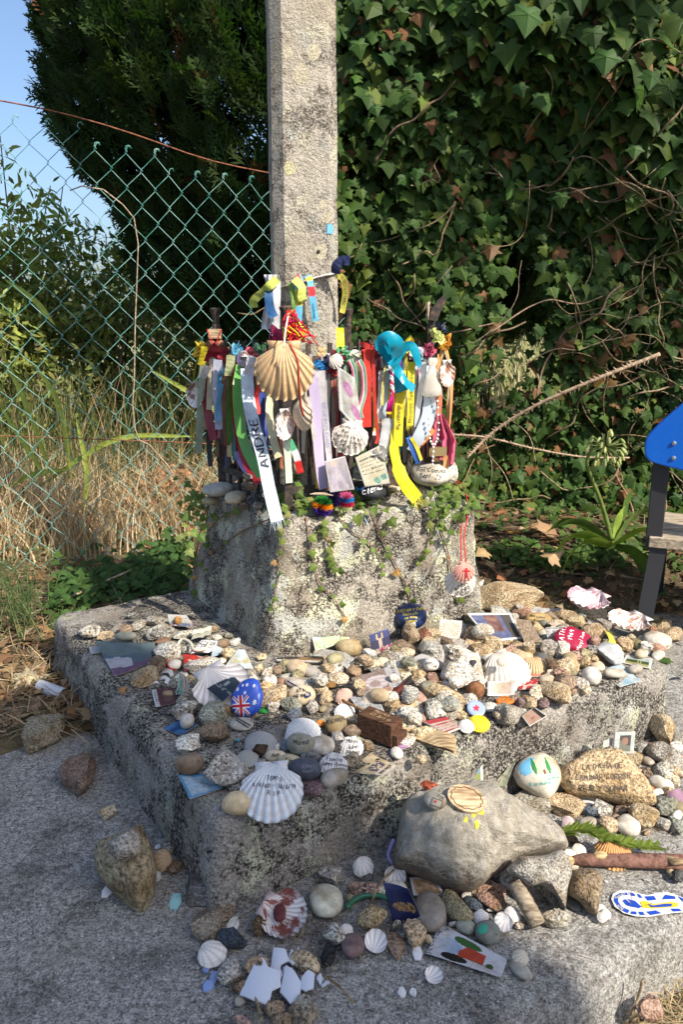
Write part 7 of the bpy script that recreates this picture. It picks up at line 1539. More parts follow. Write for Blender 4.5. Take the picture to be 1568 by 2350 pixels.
shell(1352, 1375, 96, (0.56, 0.30, 0.36), 'scallop_shell', 12, SLAB_Z + .02, -52, 78, inside=True, label='hollow pink and white scallop at the back right of the slab', mark='hollow pink scallop', lift=.02)
shell(1146, 1331, 44, (0.42, 0.16, 0.22), 'cockle_shell', 14, None, 20, 70, label='small purple-red cockle behind the largest tan boulder', ears=False, depth_=.3, lift=.02)
def goldsaint(u, v): return (.46, .62, .62) if u > .6 and v > .4 else lerp3((.50, .34, .08), (.62, .55, .45), .5 + fnz(u, v, 6))
card([(1094, 1340), (1126, 1342), (1132, 1292), (1100, 1296)], None, 66, goldsaint, name='holy_card', label='gold and turquoise card behind the largest tan boulder', lift=.01)
for cs, ln, lb in (([(1240, 1398), (1300, 1396), (1318, 1378), (1250, 1366)], 25, 'grey photo sheet behind the hollow pink scallop'), ([(1196, 1408), (1262, 1412), (1290, 1396), (1228, 1392)], 16, 'wrinkled clear sleeve right of the largest tan boulder'), ([(1350, 1432), (1420, 1440), (1370, 1420), (1346, 1406)], 20, 'curved white card under the hollow brown scallop'), ([(1222, 1366), (1270, 1362), (1262, 1340), (1220, 1342)], 30, 'white folded card at the back right of the slab'), ([(1080, 1374), (1102, 1372), (1112, 1328), (1098, 1336)], 60, 'blank white card leaning right of the low white scallop')):
	card(cs, None, ln, lambda u, v: lerp3((.40, .40, .40), (.66, .66, .65), .5 + fnz(u, v, 3)), name='paper', label=lb, cat='paper', wave=.1, lift=.015)
o = stone(1234, 1419, 62, 30, (.52, .38, .18), 'pebble', flat=.6, label='honey-coloured stone with faint black writing behind the crimson stone', sub=4, words='stone'); write(o, ['Mon camin', 'a ti'], 1234, 1414, 6, -10)
shell(1057, 1441, 36, (0.72, 0.72, 0.70), 'cockle_shell', 14, None, 30, 50, label='white cockle right of the fan photo', ears=False, depth_=.3)
# ---- plain stones on the slab: px, py, w, h, colour, kind
PL = [(207, 1450, 46, 30, 'pale grey', 'rough'), (240, 1457, 36, 18, 'tan', 'slab'), (291, 1441, 32, 20, 'brown', 'rough'), (319, 1434, 24, 22, 'grey', 'rough'), (356, 1423, 42, 26, 'grey', 'rough'), (385, 1496, 56, 44, 'pale grey', 'rough'), (360, 1523, 46, 36, 'brown', 'rough'), (335, 1552, 50, 44, 'tan', 'angular'), (427, 1490, 34, 18, 'pale grey', 'rough'), (499, 1464, 24, 15, 'white', 'rough'), (511, 1476, 30, 20, 'brown', 'pebble'), (529, 1500, 38, 28, 'tan', 'rough'), (467, 1527, 78, 36, 'pale grey', 'rough'), (508, 1516, 18, 14, 'white', 'pebble'), (414, 1552, 22, 20, 'white', 'rough'), (424, 1630, 56, 36, 'pale grey', 'rough'), (429, 1601, 40, 38, 'grey', 'rough'), (392, 1632, 26, 22, 'dark grey', 'rough'), (638, 1713, 17, 17, 'white', 'rough'), (602, 1752, 26, 34, 'grey', 'rough'), (541, 1802, 32, 26, 'grey', 'rough'), (716, 1804, 64, 40, 'mauve', 'slab'), (766, 1782, 62, 34, 'grey', 'pebble'), (804, 1743, 48, 30, 'grey', 'rough'), (773, 1692, 30, 30, 'grey', 'rough'), (772, 1714, 28, 30, 'dark grey', 'rough'), (844, 1708, 23, 34, 'brown', 'rough'), (911, 1727, 26, 24, 'white', 'pebble'), (937, 1699, 26, 30, 'white', 'rough'), (973, 1681, 52, 28, 'yellowish', 'rough'), (1004, 1686, 32, 18, 'grey', 'pebble'), (968, 1743, 25, 18, 'tan', 'rough'), (815, 1652, 34, 28, 'tan', 'rough'), (828, 1665, 20, 16, 'dark grey', 'rough'),
	  (748, 1601, 32, 42, 'yellowish', 'rough'), (717, 1621, 28, 32, 'pale grey', 'rough'), (741, 1626, 15, 15, 'olive', 'pebble'), (737, 1580, 30, 26, 'tan', 'rough'), (670, 1612, 46, 34, 'greenish grey', 'angular'), (672, 1640, 34, 30, 'blue-grey', 'angular'), (714, 1566, 30, 26, 'pale grey', 'rough'), (679, 1566, 46, 20, 'grey', 'pebble'), (664, 1552, 40, 14, 'grey', 'pebble'), (682, 1532, 56, 30, 'tan', 'pebble'), (722, 1541, 58, 24, 'grey', 'pebble'), (768, 1530, 48, 38, 'grey', 'rough'), (631, 1596, 70, 46, 'tan', 'rough'), (627, 1619, 30, 24, 'white', 'rough'), (612, 1575, 40, 22, 'yellowish', 'rough'), (854, 1526, 38, 30, 'cream', 'rough'), (905, 1508, 62, 36, 'pale grey', 'rough'), (868, 1540, 40, 22, 'grey', 'rough'), (950, 1535, 46, 70, 'tan', 'rough'), (965, 1600, 40, 30, 'pinkish', 'pebble'), (1004, 1590, 56, 60, 'tan', 'rough'), (960, 1580, 36, 30, 'tan', 'rough'), (936, 1617, 46, 24, 'yellowish', 'pebble'), (905, 1620, 40, 30, 'tan', 'rough'), (905, 1645, 34, 36, 'grey', 'rough'), (945, 1645, 64, 44, 'pale grey', 'rough'), (1004, 1628, 56, 50, 'pale grey', 'rough'), (965, 1630, 26, 30, 'pale grey', 'rough'), (1036, 1597, 42, 42, 'tan', 'rough'), (1076, 1606, 36, 28, 'pale grey', 'rough'), (1054, 1620, 30, 30, 'tan', 'rough'), (1058, 1641, 28, 20, 'tan', 'rough'), (1032, 1640, 34, 28, 'grey', 'rough'),
	  (1126, 1622, 30, 22, 'pale grey', 'pebble'), (1158, 1608, 48, 18, 'orange', 'slab'), (1167, 1634, 74, 46, 'grey', 'angular'), (1198, 1612, 30, 22, 'mauve', 'rough'), (1216, 1610, 38, 26, 'tan', 'rough'), (1248, 1613, 30, 24, 'mauve', 'rough'), (1237, 1589, 36, 40, 'cream', 'angular'), (1277, 1587, 54, 50, 'tan', 'rough'), (1258, 1562, 34, 26, 'cream', 'pebble'), (1299, 1564, 46, 50, 'brown', 'rough'), (1329, 1567, 34, 30, 'pale grey', 'rough'), (1302, 1528, 80, 40, 'tan', 'angular'), (1288, 1503, 58, 38, 'pale grey', 'rough'), (1245, 1507, 46, 32, 'dark grey', 'pebble'), (1198, 1498, 52, 44, 'yellowish', 'pebble'), (1345, 1517, 46, 36, 'tan', 'rough'), (1371, 1528, 30, 22, 'cream', 'pebble'), (1104, 1500, 62, 48, 'tan', 'rough'), (1095, 1458, 54, 40, 'brown', 'rough'), (1032, 1456, 38, 18, 'yellowish', 'pebble'), (1060, 1478, 60, 20, 'pale grey', 'slab'), (1150, 1488, 60, 22, 'black', 'slab'), (1360, 1449, 48, 38, 'tan', 'rough'), (1302, 1420, 64, 42, 'tan', 'rough'), (1364, 1409, 74, 42, 'tan', 'rough'), (1404, 1370, 80, 48, 'tan', 'rough'), (1435, 1396, 72, 20, 'brown', 'slab'), (1236, 1360, 52, 24, 'grey', 'rough'), (1180, 1320, 42, 32, 'tan', 'rough'), (1228, 1334, 62, 30, 'tan', 'rough'), (1280, 1350, 50, 22, 'tan', 'rough'), (1320, 1350, 40, 20, 'pale grey', 'rough'), (1432, 1477, 38, 46, 'tan', 'rough'), (1450, 1462, 26, 18, 'cream', 'rough'), (1468, 1479, 32, 32, 'olive', 'pebble'), (1509, 1470, 58, 40, 'white', 'pebble'), (1473, 1499, 36, 18, 'cream', 'pebble'), (1511, 1504, 42, 17, 'pale grey', 'pebble'), (1459, 1534, 42, 19, 'grey', 'pebble'), (1490, 1452, 54, 32, 'reddish', 'angular'), (1524, 1434, 36, 30, 'tan', 'rough'), (1547, 1457, 38, 34, 'tan', 'rough'), (1150, 1346, 30, 18, 'grey', 'rough'), (985, 1475, 40, 26, 'tan', 'rough'), (1010, 1495, 30, 24, 'pale grey', 'rough'), (925, 1480, 44, 24, 'brown', 'rough'), (880, 1560, 34, 18, 'grey', 'rough'), (1120, 1530, 26, 20, 'grey', 'rough'), (855, 1600, 52, 30, 'cream', 'pebble')]
for i, (x, y, w_, h_, c, kd) in enumerate(PL): stone(x, y, w_ * 1.14, h_ * 1.16, c, kd, mat='granite_speckled' if (i % 5 == 0 and kd == 'rough' and 'grey' in c) else None, rot=random.Random(i).uniform(-25, 25))
HEAP = [(600, 1545), (820, 1470), (1040, 1420), (1130, 1330), (1300, 1320), (1540, 1430), (1520, 1520), (1250, 1625), (1000, 1680), (740, 1640), (640, 1620)]
def inside(x, y, P):
	c = False
	for (x1, y1), (x2, y2) in zip(P, P[1:] + P[:1]):
		if (y1 > y) != (y2 > y) and x < (x2 - x1) * (y - y1) / (y2 - y1) + x1: c = not c
	return c
def fillers(P, box, n, seed, wmin, wmax, gap, lift=0.0):
	rg = random.Random(seed); got = [(t['px'], t['py'], 2.3 if t['mark'] else 1.0) for t in THINGS]; k_ = 0; tries = 0
	while k_ < n and tries < 6000:
		tries += 1; x = rg.uniform(box[0], box[1]); y = rg.uniform(box[2], box[3])
		if not inside(x, y, P) or min((((x - a) / 1.25) ** 2 + (y - b) ** 2) / c ** 2 for a, b, c in got) < gap ** 2: continue
		got.append((x, y, 1.0)); k_ += 1; w_ = rg.uniform(wmin, wmax)
		stone(x, y, w_, w_ * rg.uniform(.55, .8), rg.choice(['tan', 'tan', 'grey', 'pale grey', 'brown', 'cream', 'olive', 'pinkish', 'yellowish', 'white', 'greenish grey']), rg.choice(['rough', 'rough', 'angular', 'angular', 'pebble', 'slab']), rot=rg.uniform(-40, 40), flat=rg.uniform(.5, .85), lift=lift)
fillers(HEAP, (600, 1545, 1310, 1690), 110, 5, 24, 50, 15)
fillers([(680, 1530), (860, 1480), (1040, 1440), (1180, 1380), (1400, 1400), (1400, 1500), (1200, 1580), (1000, 1640), (800, 1600)], (680, 1400, 1380, 1640), 46, 15, 26, 52, 13, .022)
fillers([(380, 1430), (470, 1430), (600, 1500), (600, 1700), (460, 1690), (400, 1560)], (380, 600, 1430, 1700), 24, 6, 18, 34, 17)
items = []; rg = random.Random(99)
for i in range(1500):
	x = rg.gauss(1000, 260); y = 1560 - (x - 900) * .18 + rg.gauss(0, 50)
	p = at(x, y, SLAB_Z); z = top_of(p.x, p.y)
	if not (.14 < z < .2): continue
	items.append((0, Vector((p.x, p.y, z - .001)), Vector((rg.uniform(-1, 1), rg.uniform(-1, 1), 0)), Vector((0, 0, 1)), rg.uniform(.004, .013), vary(rg.choice([(.42, .36, .26), (.5, .47, .40), (.22, .17, .12), (.3, .24, .16)]), rg, .3, .08)))
tag(scatter('pebble_grit', MT['dry'], chip, items), 'fine grit between the offerings on the slab', 'gravel', None, 'stuff')

# ------------------------------------------------------------------ offerings on the ground
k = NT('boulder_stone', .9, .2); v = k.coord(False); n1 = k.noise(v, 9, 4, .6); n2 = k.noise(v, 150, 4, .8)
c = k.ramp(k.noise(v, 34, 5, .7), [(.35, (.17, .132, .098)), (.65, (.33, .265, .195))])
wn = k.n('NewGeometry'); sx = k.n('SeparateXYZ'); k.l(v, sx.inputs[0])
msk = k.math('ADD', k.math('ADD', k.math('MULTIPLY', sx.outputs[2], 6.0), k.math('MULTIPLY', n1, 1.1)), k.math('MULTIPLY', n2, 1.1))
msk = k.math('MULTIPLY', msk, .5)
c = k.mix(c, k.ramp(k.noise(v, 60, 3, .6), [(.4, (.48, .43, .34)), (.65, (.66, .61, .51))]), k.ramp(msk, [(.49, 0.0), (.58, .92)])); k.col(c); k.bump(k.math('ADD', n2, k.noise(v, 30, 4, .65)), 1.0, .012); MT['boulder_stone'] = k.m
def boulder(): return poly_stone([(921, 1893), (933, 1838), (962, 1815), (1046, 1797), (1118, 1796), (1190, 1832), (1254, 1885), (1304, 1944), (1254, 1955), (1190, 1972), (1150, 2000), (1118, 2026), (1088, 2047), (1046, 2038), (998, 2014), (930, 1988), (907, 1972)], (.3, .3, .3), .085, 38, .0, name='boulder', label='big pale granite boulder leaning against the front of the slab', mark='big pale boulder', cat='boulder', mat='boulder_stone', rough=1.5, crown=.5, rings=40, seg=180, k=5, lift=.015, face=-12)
bo = boulder(); BV_BO = world_bvh(bo)
def on_bo(px, py): h = BV_BO.ray_cast(CAM, ray(px, py).normalized()); return h[0] if h[0] is not None else at(px, py, .2)
paint(bo, [[(-.3, -1), (.3, -.8), (.5, .1), (.1, .8), (-.4, .4)], [(-2.5, .4), (-1.9, .2), (-1.6, .9), (-2, 1.6)], [(-1, 1.3), (-.3, 1.1), (-.2, 1.9), (-.9, 2.1)], [(0, 1.8), (1.2, 1.6), (1.4, 2.6), (.4, 2.9)]], 1095, 1890, 12, (.52, .46, .04), 0, .0008, 'yellow_mark', .3, BV_BO)
def bpos(px, py, up): p = on_bo(px, py); return p + Vector((0, 0, up))
pd = on_bo(1070, 1836); h, n_, *_ = BV_BO.ray_cast(CAM, ray(1070, 1836).normalized()); n_ = Vector((.05, -.42, .9)).normalized(); X = Vector((.92, -.38, 0)); X = (X - n_ * X.dot(n_)).normalized(); Y = n_.cross(X); m = depth(pd) / FPX
disc = empty('wooden_disc', pd + n_ * .006, 'thin wooden disc with a wavy border on the big boulder', 'wooden disc'); THINGS.append(dict(o=disc, px=1070, py=1836, words=None, mark='wooden disc', label=1))
ring = [X * cos(a) * 44 * m + Y * sin(a) * 33 * m for a in np.linspace(0, 2 * pi, 40, endpoint=False)]
mesh('disc', [q + n_ * .002 for q in ring] + [q - n_ * .004 for q in ring], [tuple(range(40)), tuple(range(79, 39, -1))] + [(i, i + 40, (i + 1) % 40 + 40, (i + 1) % 40) for i in range(40)], MT['weathered_wood'], disc, False, (.62, .46, .28))
tube('border_line', [disc.location + X * cos(a) * (36 + 1.6 * sin(a * 11)) * m + Y * sin(a) * (26 + 1.4 * sin(a * 11)) * m + n_ * .0024 for a in np.linspace(0, 2 * pi, 90)], .0008, MT['ink'], disc, 4, (.10, .06, .03))
hp = on_bo(999, 1838); o = stone(999, 1836, 58, 42, 'grey', 'pebble', hp.z - .006, flat=.5, sub=4, label='grey pebble with a small red heart drawing on the big boulder', mark='heart pebble'); bv = world_bvh(o)
paint(o, [[(-1, -.7), (1, -.7), (1, -.6), (-1, -.6)], [(-1, .6), (1, .6), (1, .7), (-1, .7)], [(-1, -.7), (-.9, -.7), (-.9, .7), (-1, .7)], [(.9, -.7), (1, -.7), (1, .7), (.9, .7)]], 1003, 1842, 13, INK, -20, .0008, 'drawing', .3, bv); paint(o, [[(0, -1), (.9, .1), (.5, .8), (0, .4), (-.5, .8), (-.9, .1)]], 1000, 1839, 3.6, (.5, .03, .03), -20, .0012, 'heart', .5, bv); write(o, ['FOX'], 1012, 1829, 7, -25, bvh=bv)
stone(984, 1803, 42, 20, (.36, .09, .05), 'slab', on_bo(984, 1812).z - .002, flat=.4, label='red tile shard on the back of the big boulder', cat='tile', name='tile_shard', words='tile')
def seas(u, v):
	if v > .38 + .0 * u: return lerp3((.18, .34, .40), (.36, .50, .54), v + .3 * fnz(u * 3, v, 3))
	if abs(u - .38) < .04 and v > .28: return (.75, .75, .72)
	return lerp3((.36, .42, .14), (.12, .26, .28), 1 if v > .18 + .3 * u else 0)
card([(992, 1802), (1110, 1800), (1107, 1733), (1000, 1768)], .05, 72, border(seas, .055, (.76, .76, .75)), name='postcard', label='seascape postcard propped behind the big boulder', mark='seascape postcard', cat='postcard')
card([(1128, 1802), (1160, 1806), (1186, 1740), (1158, 1770)], .03, 70, lambda u, v: [(.56, .60, .58), (.42, .50, .22), (.58, .50, .40), (.20, .18, .16)][int(abs(fnz(u, v, 4)) * 8) % 4], name='comic_card', label='colourful bent card left of the house-painted stone', cat='card', curl=.15)
ps = poly_stone([(1180, 1775), (1186, 1755), (1204, 1738), (1232, 1727), (1252, 1728), (1272, 1742), (1286, 1762), (1289, 1786), (1282, 1806), (1270, 1824), (1256, 1830), (1232, 1822), (1206, 1806), (1190, 1794)], (.66, .64, .57), .03, 40, .03, label='white stone painted with a house and two cypress trees', mark='house-painted stone', mat='pebble', rough=.25, crown=.5, k=3); bv = world_bvh(ps)
paint(ps, [[(-1, 0), (-.7, .5), (-.1, .9), (.5, 1.0), (.3, .5), (.1, .1), (.3, -.4), (-.3, -.7), (-.7, -.5)]], 1215, 1762, 25, (.16, .44, .66), 0, .0006, 'sky', .12, bv)
paint(ps, [[(-1, -1), (1, -1), (1, .7), (.4, 1), (-1, .8)]], 1246, 1757, 17, (.70, .62, .36), -16, .0010, 'house', .15, bv)
for x, y in ((1226, 1757), (1258, 1756)): paint(ps, [[(0, 1), (-.16, .4), (-.22, -.3), (0, -1), (.22, -.4), (.16, .4)]], x, y, 21, (.02, .20, .05), 20, .0014, 'cypress', .2, bv)
paint(ps, [[(-.5, -1), (.5, -1), (.5, 1), (-.5, 1)]], 1251, 1770, 5.5, (.16, .05, .03), 20, .0014, 'door', .3, bv); write(ps, ['A la dulce'], 1240, 1797, 8, 8, (.03, .42, .38), .3, bvh=bv); write(ps, ['Gracia'], 1272, 1783, 7, 12, (.03, .42, .38), .3, bvh=bv)
ld = poly_stone([(1290, 1758), (1318, 1742), (1346, 1724), (1392, 1720), (1420, 1720), (1442, 1740), (1466, 1768), (1490, 1796), (1507, 1836), (1492, 1846), (1440, 1842), (1382, 1826), (1330, 1820), (1304, 1812), (1288, 1790)], (.50, .39, .25), .03, 34, .02, label='big tan stone lettered LA DICHA DE CAMINAR, CORRER, REIR Y SONAR', mark='big lettered tan stone', rough=.6, crown=.15); bv = world_bvh(ld)
for tx, x, y, s, q in (('LA DICHA DE', 1384, 1757, 12, 5), ('CAMINAR CORRER', 1386, 1782, 12, 4), ('REIR Y SONAR', 1386, 1808, 13, 2)): write(ld, [tx], x, y, s, q - 2, (.09, .07, .055), 0, bvh=bv)
def portrait(u, v):
	if not (.28 < u < .82 and .12 < v < .85): return (.62, .70, .70) if fnz(u, v, 7) < .1 else (.74, .75, .74)
	if ((u - .55) / .15) ** 2 + ((v - .58) / .17) ** 2 < 1: return (.44, .27, .21)
	return (.12, .11, .10) if v > .62 or v > .4 and u > .6 else (.26, .27, .22)
card([(1408, 1728), (1455, 1730), (1459, 1678), (1412, 1680)], .06, 72, portrait, name='portrait_photo', label='small portrait photo in a pale frame standing behind the lettered stone', mark='portrait photo', cat='photo', thick=.004)
card([(1384, 1716), (1406, 1710), (1408, 1692), (1386, 1700)], .07, 70, scribble((.66, .66, .62), (.35, .35, .35), 8, .6, .1), name='printed_card', label='small printed card left of the portrait photo', cat='card')
spg = empty('conifer_sprig', at(1290, 1912, .03), 'fresh bright green conifer sprig lying on the stones', 'sprig'); THINGS.append(dict(o=spg, px=1400, py=1925, words=None, mark='green sprig', label=1))
P = spline([at(1288, 1912, .035), at(1340, 1905, .045), at(1400, 1925, .045), at(1460, 1940, .035), at(1512, 1944, .025)], 40); tube('stem', P, .002, MT['bark'], spg, 5, (.20, .22, .05)); items = []; rs = random.Random(4)
for i in range(430):
	t = rs.random(); k_ = min(int(t * 39), 38); p = P[k_]; T = (P[k_ + 1] - P[k_]).normalized(); s = Vector((-T.y, T.x, 0)) * rs.choice((-1, 1)); items.append((0, p, T * .8 + s * rs.uniform(.4, 1) + Vector((0, 0, rs.uniform(-.1, .5))), Vector((0, 0, 1)), rs.uniform(.014, .028) * (1.2 - .4 * t), vary((.17, .23, .04), rs, .4)))
ndl = [(np.array([(-.09, 0, 0), (.09, 0, 0), (.1, .5, .05), (-.1, .5, .05), (0, 1, .1)]), np.array([(0, 1, 2), (0, 2, 3), (3, 2, 4)]))]
stuff(scatter('needles', MT['foliage'], ndl, items, spg))
br = empty('broken_branch', at(1295, 1976, .012), 'red-barked broken branch with a splintered pale end at the right', 'branch'); THINGS.append(dict(o=br, px=1440, py=1976, words=None, mark='red branch', label=1))
tube('bark', [at(1298, 1976, .016), at(1340, 1972, .018), at(1440, 1974, .019), at(1520, 1976, .019), at(1570, 1978, .02)], [.006, .0115, .013, .014, .0145], MT['bark'], br, 12, (.24, .13, .10))
for x, y, s in ((1302, 1975, .011), (1378, 1966, .012)):
	V, F_ = ICO[3]; c = at(x, y, .024); mesh('bare_wood', [Vector((v[0] * s * 1.3, v[1] * s * .8, v[2] * s)) + c - br.location for v in V], F_.tolist(), MT['weathered_wood'], br, True, (.58, .42, .22))
for i in range(9): tube('splinter', [at(1530 + i * 2, 1968 + i * 1.6, .03), at(1580 + i * 4, 1962 + i * 2.2, .03)], [.004, .001], MT['weathered_wood'], br, 4, (.60, .45, .25))
ft = empty('footprint_sticker', at(1486, 2073, .001), 'blue, white and yellow shoe-print sticker on the paving', 'sticker'); THINGS.append(dict(o=ft, px=1486, py=2073, words=None, mark='shoe-print sticker', label=1))
def gp(x, y, z): return at(x, y, z) - ft.location
SO = [(1404, 2062), (1408, 2050), (1422, 2043), (1445, 2043), (1470, 2050), (1488, 2054), (1508, 2048), (1535, 2047), (1562, 2056), (1592, 2070), (1598, 2084), (1580, 2092), (1550, 2094), (1520, 2098), (1490, 2103), (1460, 2102), (1432, 2094), (1412, 2080)]
def flatpoly(P, z, name, col):
	V, F_ = poly_geo([P], 8); mesh(name, [gp(x, y, z) for x, y, _ in V], F_, MT['enamel'], ft, False, col)
flatpoly(SO, .0035, 'backing', (.76, .77, .78)); BL_, YE_ = (.02, .07, .42), (.75, .52, .03)
def band(P0, P1, n0): return P0 + P1[::-1]
flatpoly([(1410, 2066), (1412, 2055), (1424, 2048), (1440, 2047), (1442, 2053), (1428, 2054), (1420, 2060), (1420, 2068), (1428, 2080), (1446, 2088), (1442, 2095), (1424, 2086)], .0045, 'toe_band', BL_)
for q in ([(1446, 2047), (1456, 2049), (1460, 2056), (1450, 2055)], [(1462, 2050), (1470, 2052), (1476, 2060), (1468, 2059)], [(1480, 2056), (1502, 2055), (1508, 2064), (1488, 2066)], [(1450, 2090), (1462, 2091), (1462, 2098), (1448, 2096)], [(1466, 2091), (1476, 2091), (1482, 2099), (1470, 2099)], [(1484, 2091), (1506, 2088), (1520, 2095), (1494, 2099)], [(1528, 2052), (1550, 2056), (1552, 2062), (1520, 2063)], [(1540, 2084), (1560, 2084), (1566, 2090), (1546, 2091)], [(1556, 2055), (1585, 2068), (1590, 2080), (1572, 2086), (1580, 2076), (1566, 2066)], [(1430, 2066), (1436, 2062), (1446, 2070), (1462, 2082), (1450, 2080), (1438, 2076)], [(1442, 2062), (1458, 2066), (1474, 2080), (1466, 2084), (1452, 2074)]): flatpoly(q, .0045, 'tread_block', BL_)
flatpoly([(1470, 2068), (1480, 2066), (1500, 2074), (1540, 2068), (1558, 2072), (1556, 2080), (1530, 2082), (1500, 2084), (1476, 2082)], .0045, 'centre_panel', YE_); flatpoly([(1488, 2074), (1500, 2077), (1526, 2073), (1544, 2073), (1542, 2079), (1510, 2081), (1496, 2081)], .0055, 'centre_panel', BL_)
for tx, x, y, q, s in (('TEME', 1424, 2082, -42, 6.5), ('RARIAS', 1424, 2054, 32, 6.0), ('2025', 1577, 2070, -50, 7)):
	V, F_ = text_geo(tx, 0); V = V.copy(); V[:, 0] -= V[:, 0].max() / 2; V[:, 1] -= .35; a = radians(q); s_ = s / .7
	mesh('lettering', [gp(x + (v[0] * cos(a) - v[1] * sin(a)) * s_, y - (v[0] * sin(a) + v[1] * cos(a)) * s_ * .8, .0056) for v in V], F_, MT['enamel'], ft, False, (.75, .70, .40))
def deco(u, v):
	x, y = u, v
	if ((x - .40) / .06) ** 2 < 0: return (0, 0, 0)
	if .38 < x < .74 and .30 < y < .30 + .42 * min(1, (x - .3) * 6): return (.52, .07, .03)
	if ((x - .46) / .2) ** 2 + ((y - .82) / .12) ** 2 < 1: return (.05, .14, .03)
	if ((x - .36) / .18) ** 2 + ((y - .17) / .14) ** 2 < 1: return (.012, .012, .012)
	if ((x - .24) / .17) ** 2 + ((y - .52) / .24) ** 2 < 1: return lerp3((.60, .64, .70), (.26, .42, .64), (u - .1) * 3)
	if ((x - .82) / .05) ** 2 + ((y - .36) / .12) ** 2 < 1: return (.04, .11, .03)
	return (.66, .67, .72)
dc = card([(977, 2190), (1150, 2246), (1164, 2204), (1010, 2120)], 0, 3, deco, name='leaflet', label='white leaflet lettered DECOLONIZE with red, green and black shapes', mark='Decolonize leaflet', cat='leaflet', nu=60, nv=44, curl_v=.03, lift=.004)
bv = world_bvh(dc);
for i, ch in enumerate('DECOLONIZE'):
	t = i / 9; write(dc, [ch], 984 + 46 * t ** 1.5, 2186 - 58 * sin(t * pi / 2), 10, 85 - 55 * t, (.03, .03, .035), 0, bvh=bv)
def starry(u, v):
	if ((u - .78) / .14) ** 2 + ((v - .45) / .13) ** 2 < 1: return (.42, .26, .10) if ((u - .78) / .07) ** 2 + ((v - .45) / .06) ** 2 > 1 else (.10, .05, .04)
	if ((u - .45) / .33) ** 2 + ((v - .42) / .11) ** 2 < 1: return lerp3((.14, .06, .04), (.40, .25, .12), .5 + fnz(u, v, 12))
	return (.010, .016, .085) if v < .85 else (.02, .035, .14)
card([(904, 2114), (977, 2122), (939, 2037), (880, 2021)], 0, 72, starry, name='holy_card', label='dark blue curved card with a small brown figure, standing on the ground', mark='dark blue card', cat='card', curl=.12, lift=.004)
card([(949, 2054), (1021, 2053), (1000, 2013), (940, 2012)], 0, 14, border(lambda u, v: lerp3((.34, .20, .10), (.60, .42, .30), .5 + fnz(u, v, 6)), .09, (.66, .66, .66)), name='photograph', label='small photo of figures half under the big boulder', mark='photo under boulder', cat='photo')
si = shell(649, 2096, 112, (0.26, 0.08, 0.06), 'scallop_shell', 17, None, 62, 66, inside=True, label='hollow white and dark red scallop holding a pebble, front left', mark='hollow red-brown scallop', depth_=.24, amp=.02)
stone(642, 2094, 30, 38, (.16, .045, .055), 'pebble', .012, flat=.7, label='dark red pebble lying in the hollow scallop', words='pebble', cat='pebble')
def clam(px, py, w_, label, col=(.76, .74, .70), rot=0, tilt=70, inside=True, mark=None, surf=None): return shell(px, py, w_, col, 'clam_shell', 8, surf, rot, tilt, inside=inside, label=label, ears=False, depth_=.26, amp=.002, fan=76, mark=mark)
clam(486, 2185, 68, 'largest white clam shell lying hollow side up at the front left', rot=70, mark='largest white clam', tilt=80, inside=False); clam(372, 1973, 48, 'tan banded clam leaning on the heart-shaped stone', (.56, .40, .25), -70, 40, False, 'tan clam')
clam(834, 1988, 48, 'white clam against the foot of the slab left of the big boulder', rot=20, tilt=45, inside=False, mark='slab foot clam'); clam(907, 2010, 50, 'hollow white clam left below the big boulder', tilt=40, mark='hollow clam'); clam(863, 2160, 52, 'hollow white clam between the purple pebble and the brown stone', rot=160, tilt=60, mark='front white clam')
clam(912, 2040, 48, 'white clam behind the dark blue card', tilt=70, inside=False); clam(996, 2238, 42, 'broken half clam lying in front of the leaflet', rot=110, tilt=75); clam(1196, 2197, 38, 'cream clam with a grey stone right of the leaflet', (.66, .60, .48), -60, 60, False, 'cream clam')
clam(1156, 2115, 42, 'hollow white clam with a hole right of the green-painted stone', rot=-40, tilt=50); clam(1176, 2098, 40, 'white whelk-like clam left of the wooden stick', rot=60, tilt=60, inside=False); clam(795, 2134, 32, 'small white clam behind the purple pebble', tilt=60, inside=False); clam(1306, 1962, 34, 'white clam under the tip of the red branch', tilt=60, inside=False)
shell(1105, 2103, 36, (0.74, 0.74, 0.74), 'cockle_shell', 12, None, 0, 45, label='small white cockle in front of the pink flat stone', ears=False, depth_=.3, amp=.02); shell(1410, 1952, 84, (0.66, 0.36, 0.14), 'scallop_shell', 18, None, 0, 55, label='orange ribbed scallop under the green sprig', ears=False, depth_=.3, amp=.016, mark='orange scallop')
shell(1329, 1950, 36, (0.74, 0.72, 0.66), 'cockle_shell', 14, None, 10, 60, label='white cockle left of the orange scallop', ears=False, depth_=.3); shell(1304, 1886, 34, (0.52, 0.42, 0.44), 'cockle_shell', 14, None, 40, 60, label='lilac-grey cockle at the left end of the green sprig', ears=False, depth_=.3); shell(1558, 1830, 46, (0.42, 0.26, 0.36), 'cockle_shell', 16, None, -20, 50, label='purple cockle at the right edge of the picture', ears=False, depth_=.3)
for i, (x, y) in enumerate(((1380, 2084), (1392, 2096), (1384, 2104))): shell(x, y, 24, (0.72, 0.70, 0.66), 'cockle_shell', 10, None, i * 120, 60, label=['upper broken white cockle left of the shoe-print sticker', 'middle broken white cockle left of the shoe-print sticker', 'lowest broken white cockle left of the shoe-print sticker'][i], ears=False, depth_=.3, amp=.02)
WB = (.60, .63, .70)
